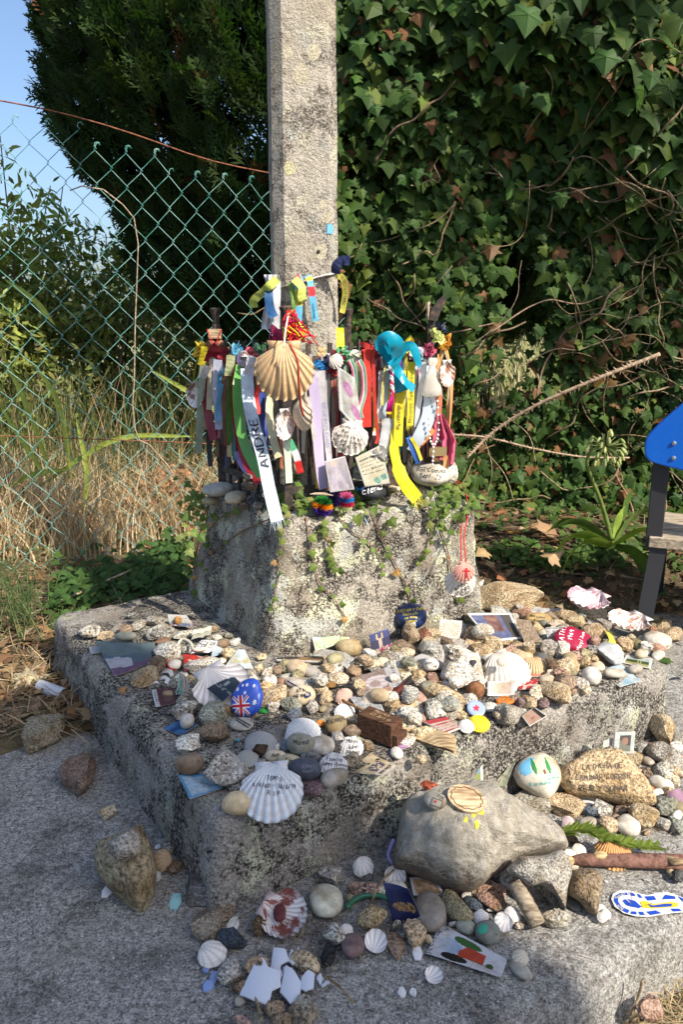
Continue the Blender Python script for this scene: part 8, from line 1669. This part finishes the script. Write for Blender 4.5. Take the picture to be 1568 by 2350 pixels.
for x, y, sc_, pts, lb in ((600, 2272, 46, [(-1, -.35), (-.2, .75), (.1, .55), (.3, .35), (.9, .3), (1, -.1), (.6, -.3), (.5, -.75), (-.3, -.6)], 'largest white plate shard in the front heap'), (668, 2274, 30, [(-.5, .9), (.2, .6), (.8, .1), (.7, -.7), (.1, -.9), (-.8, -.3)], 'white plate shard right of the largest one'), (706, 2266, 18, [(-.8, .3), (0, .8), (.9, .6), (.8, -.5), (-.2, -.8), (-.9, -.5)], 'rounded white plate shard near the long tan stone'), (642, 2222, 24, [(-.7, .8), (.5, .7), (.9, .1), (.2, -.2), (-.1, -.9), (-.8, -.4)], 'upper white plate shard behind the largest one'), (673, 2207, 16, [(-.8, -.3), (-.3, .6), (.3, .3), (.8, .9), (.8, -.4), (0, -.8)], 'notched white plate shard left of the long tan stone'), (632, 2248, 20, [(-.9, .5), (.2, .8), (.9, 0), (.2, -.8), (-.7, -.5)], 'white plate shard lying behind the largest one'), (660, 2246, 18, [(-.6, .7), (.6, .6), (.9, -.3), (0, -.8), (-.9, -.1)], 'small square white plate shard in the front heap'), (645, 2195, 10, [(-1, -.4), (0, .6), (1, .5), (.3, -.5)], 'tiny white shard at the top of the front heap'), (735, 2258, 9, [(-1, .2), (0, .9), (.9, .3), (.1, -.9)], 'tiny white shard right of the rounded plate shard'), (747, 2264, 10, [(-1, -.3), (.9, .4), (1, .1), (-.6, -.6)], 'thin white sliver right of the rounded plate shard')):
	shard(x, y, pts, sc_, lb, WB, 0, .24, 'plate_shard', .2, lift=.004 + random.Random(x).random() * .012)
for x, y, sc_, lb, c in ((474, 2225, 11, 'uppermost blue mussel fragment at the front left', (.20, .27, .48)), (491, 2245, 13, 'middle blue mussel fragment at the front left', (.24, .32, .54)), (478, 2264, 15, 'lowest blue mussel fragment at the front left', (.24, .34, .60)), (403, 2071, 17, 'pale aqua piece of sea glass on the paving', (.30, .58, .58)), (535, 2125, 19, 'white shell fragment beside the dark blue stone', (.72, .70, .64)), (246, 2047, 15, 'broken white shell left of the heart-shaped stone', (.70, .68, .66)), (365, 1999, 9, 'white chip right of the heart-shaped stone', (.7, .7, .7)), (362, 2014, 8, 'lower white chip right of the heart-shaped stone', (.7, .7, .7)), (958, 2190, 16, 'white shell shard at the left tip of the leaflet', (.74, .74, .74)), (923, 2279, 10, 'white chip in front of the half clam', (.7, .69, .66)), (949, 2279, 10, 'notched white chip in front of the half clam', (.7, .69, .68)), (362, 1944, 7, 'tiny white chip above the tan clam', (.7, .7, .7)), (1347, 1836, 22, 'crumbled white shell bits under the lettered tan stone', (.74, .73, .70))):
	rr = random.Random(x); shard(x, y, [(cos(a) * rr.uniform(.7, 1.05), sin(a) * rr.uniform(.5, .9)) for a in np.linspace(0, 2 * pi, 7)[:-1]], sc_, lb, c, None, .22, 'shell_fragment' if 'glass' not in lb else 'sea_glass', .1, cat='shell fragment' if 'glass' not in lb else 'sea glass')
tube_o = tube('wooden_stick', [at(1180, 2024, .055), at(1205, 2066, .035), at(1236, 2122, .014)], [.013, .0145, .0135], MT['weathered_wood'], None, 8, (.36, .30, .22)); note(tube_o, 1210, 2075, None, 'wooden stick', 'stick', 'weathered grey stick propped against the arch-shaped stone')
V = []; nu, nv = 18, 4; pr = at(120, 1585, .03);
for j in range(nv + 1):
	for i in range(nu + 1):
		a = i / nu * 5.4 + .7; c = Vector((-.045, .03, 0)).lerp(Vector((.042, -.028, 0)), j / nv); rr_ = .017 + .003 * j / nv; V.append(c + Vector((.5, .82, 0)) * cos(a) * rr_ + Vector((0, 0, 1)) * sin(a) * rr_)
o = mesh('rolled_paper', V, [(j * (nu + 1) + i, j * (nu + 1) + i + 1, (j + 1) * (nu + 1) + i + 1, (j + 1) * (nu + 1) + i) for j in range(nv) for i in range(nu)], MT['card'], None, True, (.56, .57, .60)); o.location = pr; note(o, 120, 1585, None, 'rolled paper', 'paper', 'rolled sheet of white paper on the soil at the left')
for i, (x, y, w_, c, lb) in enumerate(((30, 1565, 80, (.50, .44, .30), 'large pale dry leaf at the left edge of the picture'), (88, 1625, 34, (.26, .17, .11), 'curled brown dry leaf below the rolled paper'), (40, 1450, 34, (.40, .34, .22), 'pale dry leaf at the base of the fennel'), (288, 1583, 20, (.40, .20, .08), 'small orange-brown leaf on the left face of the slab'), (392, 1466, 40, (.20, .12, .08), 'brown curled leaf below the INDECISION stone'), (1246, 1225, 60, (.40, .25, .14), 'wide brown plane leaf on the bank left of the agapanthus'), (1255, 1280, 50, (.44, .30, .17), 'second brown plane leaf on the bank, nearer the slab'), (1120, 1265, 40, (.42, .30, .16), 'tan plane leaf right of the plinth'), (1530, 1395, 46, (.48, .28, .12), 'orange dry leaf under the bench'), (1180, 1225, 36, (.34, .18, .09), 'reddish brown leaf on the bank'))):
	p = at(x, y, .05); z = max(top_of(p.x, p.y), terrain_z(p.x, p.y)); p = at(x, y, z + .015); rr = random.Random(i)
	o = leaf_object(None, (i % 4, p, Vector((rr.uniform(-1, 1), rr.uniform(-.5, .5), .1)), Vector((rr.uniform(-.5, .5), -.5, 1)), w_ * depth(p) / FPX, c), 'dry_leaf'); note(o, x, y, None, None, 'leaf', lb)
pcn = at(595, 2124, .009); pco = empty('pine_cone', pcn, 'small brown cone left below the hollow scallop', 'cone'); rr = random.Random(6)
for i in range(46):
	t = i / 46; a = i * 2.4; R_ = .010 * sin(pi * (t * .85 + .1)); V, F_ = box_geo((0, 0, 0), (.006, .003, .006), Matrix.Rotation(a, 3, 'Y')); mesh('scale', [v + Vector((R_ * cos(a), -.016 + .034 * t, R_ * sin(a))) for v in V], F_, MT['bark'], pco, False, (.22, .15, .09))
string([at(905, 1925, .06), at(898, 1940, .05), at(892, 1965, .03), at(905, 1985, .02)], .004, (.34, .30, .52), 'plastic_strap', 'lilac plastic strap in the shadow left of the big boulder', cat='strap')
gl = at(852, 2112, .01); V, F_ = tube_geo([gl + Vector((.045 * cos(a), .04 * sin(a), 0)) for a in np.linspace(.2, pi - .2, 16)], .005, 8); o = mesh('glass_ring', [v - gl for v in V], F_, MT['enamel'], None, True, (.03, .14, .07)); o.location = gl + Vector((.004, .02, 0)); note(o, 852, 2080, None, None, 'glass', 'broken green glass rim behind the golden speckled stone')
# ---- labelled ground stones
hs = poly_stone([(214, 1956), (230, 1942), (262, 1934), (300, 1920), (322, 1904), (334, 1910), (338, 1934), (350, 1946), (357, 1990), (352, 2024), (340, 2052), (322, 2070), (304, 2066), (270, 2038), (238, 2008), (220, 1985)], (.34, .29, .20), .045, 12, .0, label='large heart-shaped brown stone on the paving at the left', mark='heart-shaped stone', rough=.7, crown=.35, lift=.03)
stone(284, 1942, 84, 82, 'grey', 'rough', .085, flat=.8, sub=4, label='grey stone stacked on the heart-shaped stone', mark='stacked grey stone')
o = stone(838, 2040, 42, 78, 'pinkish', 'slab', flat=.6, rot=70, label='narrow pinkish stone with black handwriting left of the dark blue card', sub=4); write(o, ['PHILIPS', 'T 24'], 836, 2040, 9, 74)
o = stone(1119, 2139, 60, 50, (.22, .24, .22), 'pebble', flat=.55, sub=4, label='dark pebble with a green painted patch behind the leaflet', mark='green-painted pebble', words='pebble'); paint(o, [[(-1, -.3), (-.6, .6), (.2, .9), (.7, .4), (.5, -.5), (-.3, -.8)]], 1110, 2131, 15, (.05, .34, .22), 0, .0008, 'paint_patch', .2)
o = stone(595, 2222, 70, 54, (.36, .25, .17), 'angular', flat=.6, sub=4, label='tan stone with black scribbled signs behind the plate shards', words='stone'); write(o, ['AMA', 'C ET'], 598, 2212, 10, 20, (.04, .03, .03), 0)
stone(702, 2207, 46, 100, 'tan', 'rough', flat=.7, rot=50, label='long tan stone slanting beside the plate shards', mark='long tan stone'); stone(462, 2032, 72, 102, (.17, .185, .21), 'slab', flat=.55, sub=4, label='blue-grey oval stone leaning at the left foot of the slab', mark='blue-grey oval stone', words='stone')
stone(748, 2065, 80, 74, (.56, .54, .47), 'pebble', flat=.5, sub=4, label='large round cream pebble on the paving in front of the slab', mark='large round cream pebble', words='pebble')
stone(989, 2090, 74, 80, (.30, .285, .26), 'pebble', flat=.5, sub=4, label='large flat grey pebble behind the dark blue card', words='pebble', mark='large flat grey pebble'); stone(853, 2102, 74, 64, (.40, .33, .20), 'angular', .006, flat=.7, mat='granite_speckled', label='golden speckled stone in front of the broken green glass rim', mark='golden speckled stone', words='stone')
ar = poly_stone([(1165, 1992), (1180, 1978), (1196, 1966), (1246, 1962), (1290, 1950), (1308, 1975), (1312, 1998), (1304, 2036), (1298, 2090), (1288, 2060), (1262, 2040), (1240, 2028), (1212, 2034), (1190, 2016), (1170, 2004)], 'grey', .03, 48, .0, label='grey slab-like stone bridging the gap right of the big boulder', mark='arch-shaped stone', rough=1.1, crown=.2, lift=.02); stone(1266, 2050, 46, 110, 'grey', 'angular', .0, flat=.8, label='narrow upright grey stone under the bridging stone'); poly_stone([(1318, 1998), (1346, 1992), (1374, 1998), (1380, 2030), (1372, 2070), (1364, 2098), (1352, 2094), (1332, 2070), (1308, 2052), (1302, 2034), (1308, 2010)], (.30, .245, .18), .034, 55, .0, label='upright brown-grey stone below the red branch', mark='upright brown stone', rough=1.1, crown=.2)
stone(811, 2168, 56, 52, 'mauve', 'pebble', flat=.55, sub=4, label='smooth purple pebble on the paving', mark='purple pebble'); stone(183, 1774, 102, 88, (.25, .19, .155), 'angular', flat=.6, sub=4, label='reddish-brown stone alone on the paving at the far left', mark='lone reddish stone', words='stone'); stone(95, 1680, 96, 82, (.32, .285, .225), 'slab', flat=.5, sub=4, label='flat greyish stone on the edge of the soil at the far left', mark='flat soil-edge stone', words='stone')
stone(1521, 1672, 54, 78, 'tan', 'rough', flat=1.1, label='upright tan stone at the right end of the slab front', mark='upright tan stone'); stone(1487, 2312, 66, 62, 'pinkish', 'angular', -.08, flat=.7, sub=4, label='pinkish stone on the lower ground at the bottom right', mark='bottom right stone')
stone(471, 2118, 76, 74, (.27, .24, .20), 'angular', flat=.6, sub=4, label='rough brown-grey stone below the blue-grey oval one', words='stone', mark='rough brown-grey stone'); stone(533, 2151, 70, 46, (.055, .07, .095), 'angular', flat=.6, label='dark blue-black stone right of the largest white clam', words='stone', mark='dark blue stone')
GR = [(247, 1865, 44, 32, 'cream', 'angular'), (390, 1946, 28, 26, 'pale grey', 'rough'), (401, 1988, 38, 40, 'brown', 'rough'), (31, 1650, 24, 18, 'pale grey', 'rough'), (514, 2087, 46, 54, 'brown', 'slab'), (531, 2230, 60, 62, 'pale grey', 'rough'), (553, 2262, 44, 38, 'brown', 'angular'), (551, 2295, 28, 24, 'grey', 'pebble'), (756, 2190, 40, 54, 'black', 'rough'), (631, 2314, 46, 42, 'brown', 'rough'), (647, 2342, 50, 30, 'brown', 'rough'), (696, 2320, 78, 64, 'grey', 'slab'), (760, 2007, 58, 46, 'grey', 'angular'), (768, 2142, 64, 46, 'pale grey', 'angular'), (909, 2168, 48, 84, 'brown', 'slab'), (950, 2138, 60, 62, 'tan', 'angular'), (1048, 2078, 62, 78, 'olive', 'rough'), (1088, 2073, 36, 54, 'blue-grey', 'rough'), (1130, 2056, 76, 64, 'pinkish', 'slab'), (1147, 2040, 30, 28, 'pinkish', 'pebble'), (1161, 2024, 44, 32, 'pale grey', 'slab'), (1069, 2125, 44, 32, 'greenish grey', 'pebble'), (873, 2042, 32, 38, 'pale grey', 'rough'), (1196, 2226, 36, 54, 'grey', 'pebble'), (1277, 2106, 68, 46, 'pale grey', 'angular'), (1316, 2073, 30, 34, 'dark grey', 'pebble'), (1376, 1711, 32, 28, 'yellowish', 'rough'), (1299, 1743, 32, 24, 'grey', 'pebble'), (1459, 1740, 46, 36, 'tan', 'rough'), (1488, 1745, 28, 22, 'grey', 'pebble'), (1475, 1720, 38, 28, 'grey', 'rough'), (1529, 1733, 66, 60, 'grey', 'angular'), (1524, 1774, 56, 60, 'pale grey', 'rough'), (1556, 1693, 30, 40, 'grey', 'rough'), (1486, 1773, 38, 38, 'brown', 'rough'), (1519, 1798, 60, 34, 'white', 'pebble'), (1499, 1806, 24, 14, 'orange', 'pebble'), (1511, 1818, 42, 18, 'white', 'pebble'), (1532, 1846, 58, 52, 'greenish grey', 'rough'), (1480, 1868, 70, 66, 'tan', 'angular'), (1222, 1838, 96, 64, 'grey', 'slab'), (1298, 1848, 92, 54, 'tan', 'slab'), (1356, 1863, 40, 28, 'blue-grey', 'rough'), (1386, 1855, 56, 42, 'pale grey', 'rough'), (1351, 1888, 48, 26, 'grey', 'pebble'), (1398, 1889, 50, 42, 'tan', 'rough'), (1428, 1858, 28, 32, 'brown', 'rough'), (1443, 1893, 56, 46, 'pale grey', 'pebble'), (1486, 1910, 22, 13, 'tan', 'rough'), (1313, 1982, 36, 26, 'white', 'pebble'), (1558, 2008, 40, 34, 'dark grey', 'rough'), (1541, 2001, 24, 22, 'tan', 'rough'), (1316, 1925, 34, 24, 'brown', 'rough'), (1354, 2012, 40, 30, 'tan', 'rough'), (1555, 1895, 40, 44, 'greenish grey', 'rough'), (560, 2344, 60, 22, 'pinkish', 'rough'), (845, 2015, 30, 22, 'dark grey', 'rough'), (1010, 2118, 30, 18, 'pale grey', 'slab'), (1555, 1770, 30, 30, 'tan', 'rough'), (1258, 1812, 40, 20, 'pale grey', 'rough'), (1420, 1838, 34, 22, 'brown', 'slab')]
for i, (x, y, w_, h_, c, kd) in enumerate(GR): stone(x, y, w_, h_, c, kd, rot=random.Random(i + 500).uniform(-30, 30) if kd != 'slab' else 0, mat='granite_speckled' if (i in (5, 13, 32)) else None, surf=(None if y < 2300 or x < 1400 else -.08))
fillers([(1170, 1810), (1300, 1740), (1568, 1690), (1568, 1900), (1440, 1920), (1300, 1900)], (1170, 1568, 1690, 1920), 26, 8, 20, 44, 18)
fillers([(790, 2010), (900, 1990), (1000, 2060), (1180, 2040), (1200, 2130), (960, 2160), (800, 2180)], (790, 1200, 1990, 2180), 16, 9, 18, 36, 20)
for i, (a, b, c, lb) in enumerate((((565, 2235), (590, 2300), (600, 2340), 'long dry stem below the granite stone at the front left'), ((720, 2225), (775, 2260), (810, 2300), 'dry twig right of the plate shards'), ((880, 2000), (905, 1995), (935, 1985), 'dry grass stem under the big boulder'), ((850, 2080), (870, 2030), (905, 1995), 'bent grass stem across the clams'), ((1450, 2330), (1465, 2290), (1475, 2250), 'dry stem beside the bottom right stone'))):
	string([at(*a, .004 if i < 4 else -.07), at(*b, .02 if i < 4 else -.05), at(*c, .03 if i < 4 else -.02)], .0022, (.36, .27, .15), 'dry_grass_stalk', lb, cat='grass', mat='bark')

# ------------------------------------------------------------------ bench seen from behind at the right edge
BL, BN = Vector((0.914, -0.406, 0)), Vector((-0.406, -0.914, 0))
P0 = aty(1514, 1240, 2.32); P0.z = 0.0
bench = empty('park_bench', Vector((P0.x, P0.y, 0.02)), 'park bench with blue shaped backrest, dark iron legs and wooden seat', 'bench')
def bpl(px, py, off): return atplane(px, py, P0 + BN * off, BN)
out = spline([Vector((*q, 0)) for q in ((1480, 1022), (1487, 1000), (1520, 966), (1568, 925), (1640, 868))], 14) + [Vector((1760, 790, 0)), Vector((2100, 760, 0)), Vector((2100, 1240, 0)), Vector((1760, 1140, 0))] + spline([Vector((*q, 0)) for q in ((1640, 1100), (1568, 1080), (1505, 1064), (1486, 1053), (1480, 1038))], 12)
n = len(out); Fv = [bpl(p.x, p.y, .05) - bench.location for p in out]
o = mesh('backrest', Fv + [v - BN * .03 for v in Fv], [tuple(range(n))[::-1], tuple(range(n, 2 * n))] + [(i, (i + 1) % n, (i + 1) % n + n, i + n) for i in range(n)], MT['bench_blue'], bench)
bm = bmesh.new(); bm.from_mesh(o.data); bmesh.ops.recalc_face_normals(bm, faces=bm.faces[:]); es = [e for e in bm.edges if len(e.link_faces) == 2 and any(len(f.verts) > 4 for f in e.link_faces)]
bmesh.ops.bevel(bm, geom=es, offset=.005, segments=3, profile=.5, affect='EDGES'); bm.to_mesh(o.data); bm.free(); o['label'] = 'bright blue rounded backrest board'
for x, y in ((1548, 1017), (1547, 1063 - 12)):
	c = bpl(x, y, .052); V, F_ = tube_geo([c - BN * .002, c + BN * .002, c + BN * .0035], [.007, .006, .003], 12); mesh('bolt', [v - bench.location for v in V], F_, MT['galvanised'], o)
Mb = Matrix((BL, BN, Vector((0, 0, 1)))).transposed()
def bbox(name, c, s, mat, col=None, M_=Mb):
	V, F_ = box_geo((0, 0, 0), s, M_); return bevelled(mesh(name, [v + c - bench.location for v in V], F_, MT[mat], bench, False, col), .003)
zs = bpl(1494, 1252, .0).z; zt = bpl(1512, 980, 0).z
for k_, dx in enumerate((0.0, 1.15)):
	b0 = bpl(1513, 1230, .0) + BL * dx; up = bpl(1515, 1000, 0.0) + BL * dx
	bbox('post', (b0 + up) / 2 + Vector((0, 0, -.01)), (.048, .04, abs(up.z - b0.z) + .06), 'bench_iron')
	f0 = bpl(1513, 1262, .0) + BL * dx; f1 = bpl(1476, 1425, .03) + BL * dx; f1.z = min(f1.z, .05)
	V = []
	for c in (f0 + Vector((0, 0, .03)), f1 - Vector((0, 0, .03))):
		for a, b in ((-.024, -.02), (.024, -.02), (.024, .02), (-.024, .02)): V.append(c + BL * a + BN * b - bench.location)
	mesh('leg', V, [(0, 1, 5, 4), (1, 2, 6, 5), (2, 3, 7, 6), (3, 0, 4, 7), (0, 3, 2, 1), (4, 5, 6, 7)], MT['bench_iron'], bench)
	g0 = f0 - BN * .34; V = []
	for c in (g0 + Vector((0, 0, .0)), g0 - BN * .06 + Vector((0, 0, -g0.z))):
		for a, b in ((-.024, -.02), (.024, -.02), (.024, .02), (-.024, .02)): V.append(c + BL * a + BN * b - bench.location)
	mesh('leg', V, [(0, 1, 5, 4), (1, 2, 6, 5), (2, 3, 7, 6), (3, 0, 4, 7), (0, 3, 2, 1), (4, 5, 6, 7)], MT['bench_iron'], bench)
for j in range(3):
	c = bpl(1490, 1243, .03 - j * .135); c = bpl(1490, 1243, .03) + BL * .7 - BN * (.055 + j * .125); bbox('seat_plank', c, (1.4, .115, .034), 'weathered_wood', (.52, .44, .33))

# ------------------------------------------------------------------ agapanthus gone to seed
AY = 2.72
ag = empty('agapanthus', aty(1409, 1250, AY), 'agapanthus with strap leaves and a nodding seed head on the bank', 'plant')
def strap(pp, w_, col, ys=None):
	pts = spline([aty(x, y, AY + (ys[i] if ys else 0)) for i, (x, y) in enumerate(pp)], 16); V = []
	for i, p in enumerate(pts):
		t = i / 15; ww = w_ * 1.35 * (0.55 + 0.9 * t * (1 - t) * 1.6) * (1 if t < .8 else max(.08, (1 - t) / .2)) * depth(p) / FPX / 2; T = (pts[min(i + 1, 15)] - pts[max(i - 1, 0)]).normalized(); s = T.cross(Vector((.15, -.75, -.75))).normalized() * ww
		q = p - ag.location; V += [q - s, q + Vector((0, .1, -1)).normalized() * ww * .35, q + s]
	o = mesh('leaf', V, [f for i in range(15) for f in ((3 * i, 3 * i + 1, 3 * i + 4, 3 * i + 3), (3 * i + 1, 3 * i + 2, 3 * i + 5, 3 * i + 4))], MT['leaf_big'], ag, True, col)
	ca = o.data.color_attributes.new('Col', 'FLOAT_COLOR', 'POINT'); ca.data.foreach_set('color', [0., 0, 0, 1] * len(V)); return o
LG, DG = (.30, .42, .07), (.10, .17, .035)
strap([(1402, 1252), (1350, 1240), (1310, 1270), (1287, 1326)], 26, LG, (0, -.06, -.14, -.2)); strap([(1400, 1250), (1340, 1226), (1300, 1238), (1268, 1280)], 28, LG, (0, -.04, -.1, -.14)); strap([(1395, 1240), (1350, 1205), (1310, 1196), (1262, 1216)], 22, (.13, .20, .05), (0, 0, -.02, -.05)); strap([(1400, 1240), (1330, 1200), (1290, 1196), (1255, 1222)], 18, DG, (.05, .08, .08, .08))
strap([(1410, 1250), (1450, 1225), (1480, 1215), (1510, 1240)], 24, LG, (0, -.02, -.05, -.08)); strap([(1412, 1252), (1450, 1262), (1475, 1290), (1490, 1330)], 26, DG, (0, 0, -.02, -.03)); strap([(1410, 1248), (1440, 1200), (1470, 1175), (1500, 1170)], 20, (.16, .22, .06), (.03, .05, .06, .06)); strap([(1412, 1250), (1430, 1190), (1440, 1150), (1455, 1120)], 18, DG, (.05, .08, .1, .1)); strap([(1408, 1250), (1415, 1215), (1425, 1180), (1436, 1160)], 16, LG, (.02, .04, .04, .05)); strap([(1530, 1230), (1550, 1190), (1580, 1160), (1620, 1150)], 22, DG, (.1, .1, .1, .1)); strap([(1530, 1260), (1555, 1210), (1575, 1190), (1600, 1200)], 18, LG, (.1, .1, .1, .1))
P = spline([aty(1405, 1240, AY), aty(1392, 1190, AY), aty(1376, 1140, AY - .02), aty(1356, 1090, AY - .04), aty(1348, 1062, AY - .05), aty(1356, 1038, AY - .06), aty(1376, 1026, AY - .06)], 30); tube('stalk', P, [.0085 - .0028 * i / 29 for i in range(30)], MT['leaf_big'], ag, 8, (.20, .28, .07))
o = COL.objects[-1]; ca = o.data.color_attributes.new('Col', 'FLOAT_COLOR', 'POINT'); ca.data.foreach_set('color', [0., 0, 0, 1] * len(o.data.vertices))
hc_ = aty(1390, 1024, AY - .06); ra = random.Random(9); PV, PF = ICO[3]
for i in range(64):
	d = rdir(ra); L = ra.uniform(.045, .068); e = hc_ + d * L; tube('flower_stalk', [hc_, hc_ + d * L * .6, e], .0012, MT['leaf_big'], ag, 4, (.24, .30, .10))
	o = COL.objects[-1]; ca = o.data.color_attributes.new('Col', 'FLOAT_COLOR', 'POINT'); ca.data.foreach_set('color', [0., 0, 0, 1] * len(o.data.vertices))
	if i % 5 < 3:
		a = (d * .6 + Vector((0, 0, -.8))).normalized(); Mr = a.to_track_quat('Z', 'Y').to_matrix(); s = ra.uniform(.8, 1.15)
		o = mesh('seed_pod', [Mr @ Vector((v[0] * .0055 * s, v[1] * .0055 * s, (v[2] + .9) * .014 * s)) + e - ag.location for v in PV], PF.tolist(), MT['leaf_big'], ag, True, vary((.44, .48, .20), ra, .2)); ca = o.data.color_attributes.new('Col', 'FLOAT_COLOR', 'POINT'); ca.data.foreach_set('color', [0., 0, 0, 1] * len(PV))
def bramble(pp, y, r0, r1, label):
	P = spline([aty(a, b, y + c) for a, b, c in pp], 60); t = empty('bramble', P[0], label, 'bramble'); n = len(P)
	tube('stem', P, [r0 + (r1 - r0) * i / (n - 1) for i in range(n)], MT['bark'], t, 7, (.50, .38, .26)); rr = random.Random(int(pp[0][0]))
	for i in range(2, n - 1, 1):
		T = (P[i + 1] - P[i]).normalized(); s = T.cross(Vector((rr.uniform(-.3, .3), -1, rr.uniform(-.3, .3)))).normalized() * rr.choice((-1, 1)); b = P[i] - t.location; R_ = r0 + (r1 - r0) * i / (n - 1)
		mesh('thorn', [b + T * R_ * 1.2, b - T * R_ * 1.2, b + s * R_ * 2.8 - T * R_ * .8, b + Vector((0, -R_, 0))], [(0, 1, 2), (0, 2, 3), (1, 3, 2)], MT['bark'], t, False, (.42, .30, .20))
bramble([(1070, 1052, 0), (1140, 985, 0), (1240, 925, -.05), (1380, 865, -.1), (1515, 812, -.1)], 2.75, .005, .007, 'thick thorny bramble stem slanting up to the right over the ivy')
bramble([(1030, 996, 0), (1120, 1004, 0), (1230, 1030, 0), (1340, 1048, 0), (1445, 1050, 0)], 2.8, .0042, .003, 'thinner thorny bramble stem running level below the thick one')
fn = empty('fennel', at(55, 1440, .02), 'feathery green fennel tuft at the left edge in front of the fence', 'plant'); items = []; rf = random.Random(14)
for i in range(24):
	b = at(rf.uniform(-20, 110), rf.uniform(1410, 1490), .02); tip = b + Vector((rf.uniform(-.14, .16), rf.uniform(-.05, .08), rf.uniform(.12, .30)))
	P = spline([b, b.lerp(tip, .5) + Vector((0, 0, .02)), tip], 8); tube('stalk', P, [.003 - .0025 * j / 7 for j in range(8)], MT['bark'], fn, 4, (.14, .19, .07))
	for j in range(46):
		q = P[rf.randrange(2, 8)]; items.append((0, q, Vector((rf.uniform(-1, 1), rf.uniform(-1, 1), rf.uniform(.0, 1))), rdir(rf), rf.uniform(.03, .075), vary((.075, .13, .045), rf, .4)))
thin = [(np.array([(-.012, 0, 0), (.012, 0, 0), (.010, .5, .05), (-.010, .5, .05), (0, 1, .02)]), np.array([(0, 1, 2), (0, 2, 3), (3, 2, 4)]))]
stuff(scatter('fronds', MT['foliage'], thin, items, fn))
o = tube('long_stick', [at(70, 1408, .06), at(170, 1365, .09), at(300, 1308, .12)], [.004, .005, .004], MT['bark'], None, 6, (.50, .42, .30)); tag(o, 'long pale stick lying on the ivy at the foot of the fence', 'stick')
o = tube('grey_log', [aty(228, 1222, 3.35), aty(270, 1180, 3.4), aty(324, 1130, 3.5)], [.018, .02, .016], MT['bark'], None, 8, (.42, .39, .34)); tag(o, 'grey dead branch lying in the dry grass behind the fence', 'branch')
for i, (a, b, c, lb) in enumerate((((1105, 1180), (1130, 1080), (1110, 1000), 'dry bent stem left of the agapanthus'), ((1180, 1150), (1160, 1090), (1120, 1040), 'thin dry stem between the bramble and the bank'), ((1230, 1060), (1215, 1000), (1170, 960), 'thin stem crossing under the thick bramble'))):
	o = tube('dry_grass_stalk', spline([aty(*a, 2.75), aty(*b, 2.75), aty(*c, 2.78)], 14), .0018, MT['bark'], None, 5, (.42, .34, .20)); tag(o, lb, 'grass')

# ------------------------------------------------------------------ labels for the plain stones: what they look like and what they lie beside
MARKS = [t for t in THINGS if t['mark']]
used = {o.get('label') for o in COL.objects if o.get('label')}
def relation(t, m):
	dx, dy = t['px'] - m['px'], (t['py'] - m['py']) * 1.7
	if abs(dx) > abs(dy): return 'right of' if dx > 0 else 'left of'
	return 'in front of' if dy > 0 else 'behind'
for t in THINGS:
	if t['label']: continue
	near = sorted((m for m in MARKS if m is not t), key=lambda m: (t['px'] - m['px']) ** 2 + ((t['py'] - m['py']) * 1.7) ** 2)
	cands = [f"{t['words']} just {relation(t, near[0])} the {near[0]['mark']}"] + [f"{t['words']} {relation(t, m)} the {m['mark']}" for m in near[1:4]]
	cands += [f"{t['words']} {relation(t, near[0])} the {near[0]['mark']} and {relation(t, m)} the {m['mark']}" for m in near[1:5]]
	lab = next((c for c in cands if c not in used and len(c.split()) <= 16), cands[0]); used.add(lab); t['o']['label'] = lab; t['label'] = lab
for t in THINGS:
	o = t['o']
	if not o.get('category'): o['category'] = 'stone'
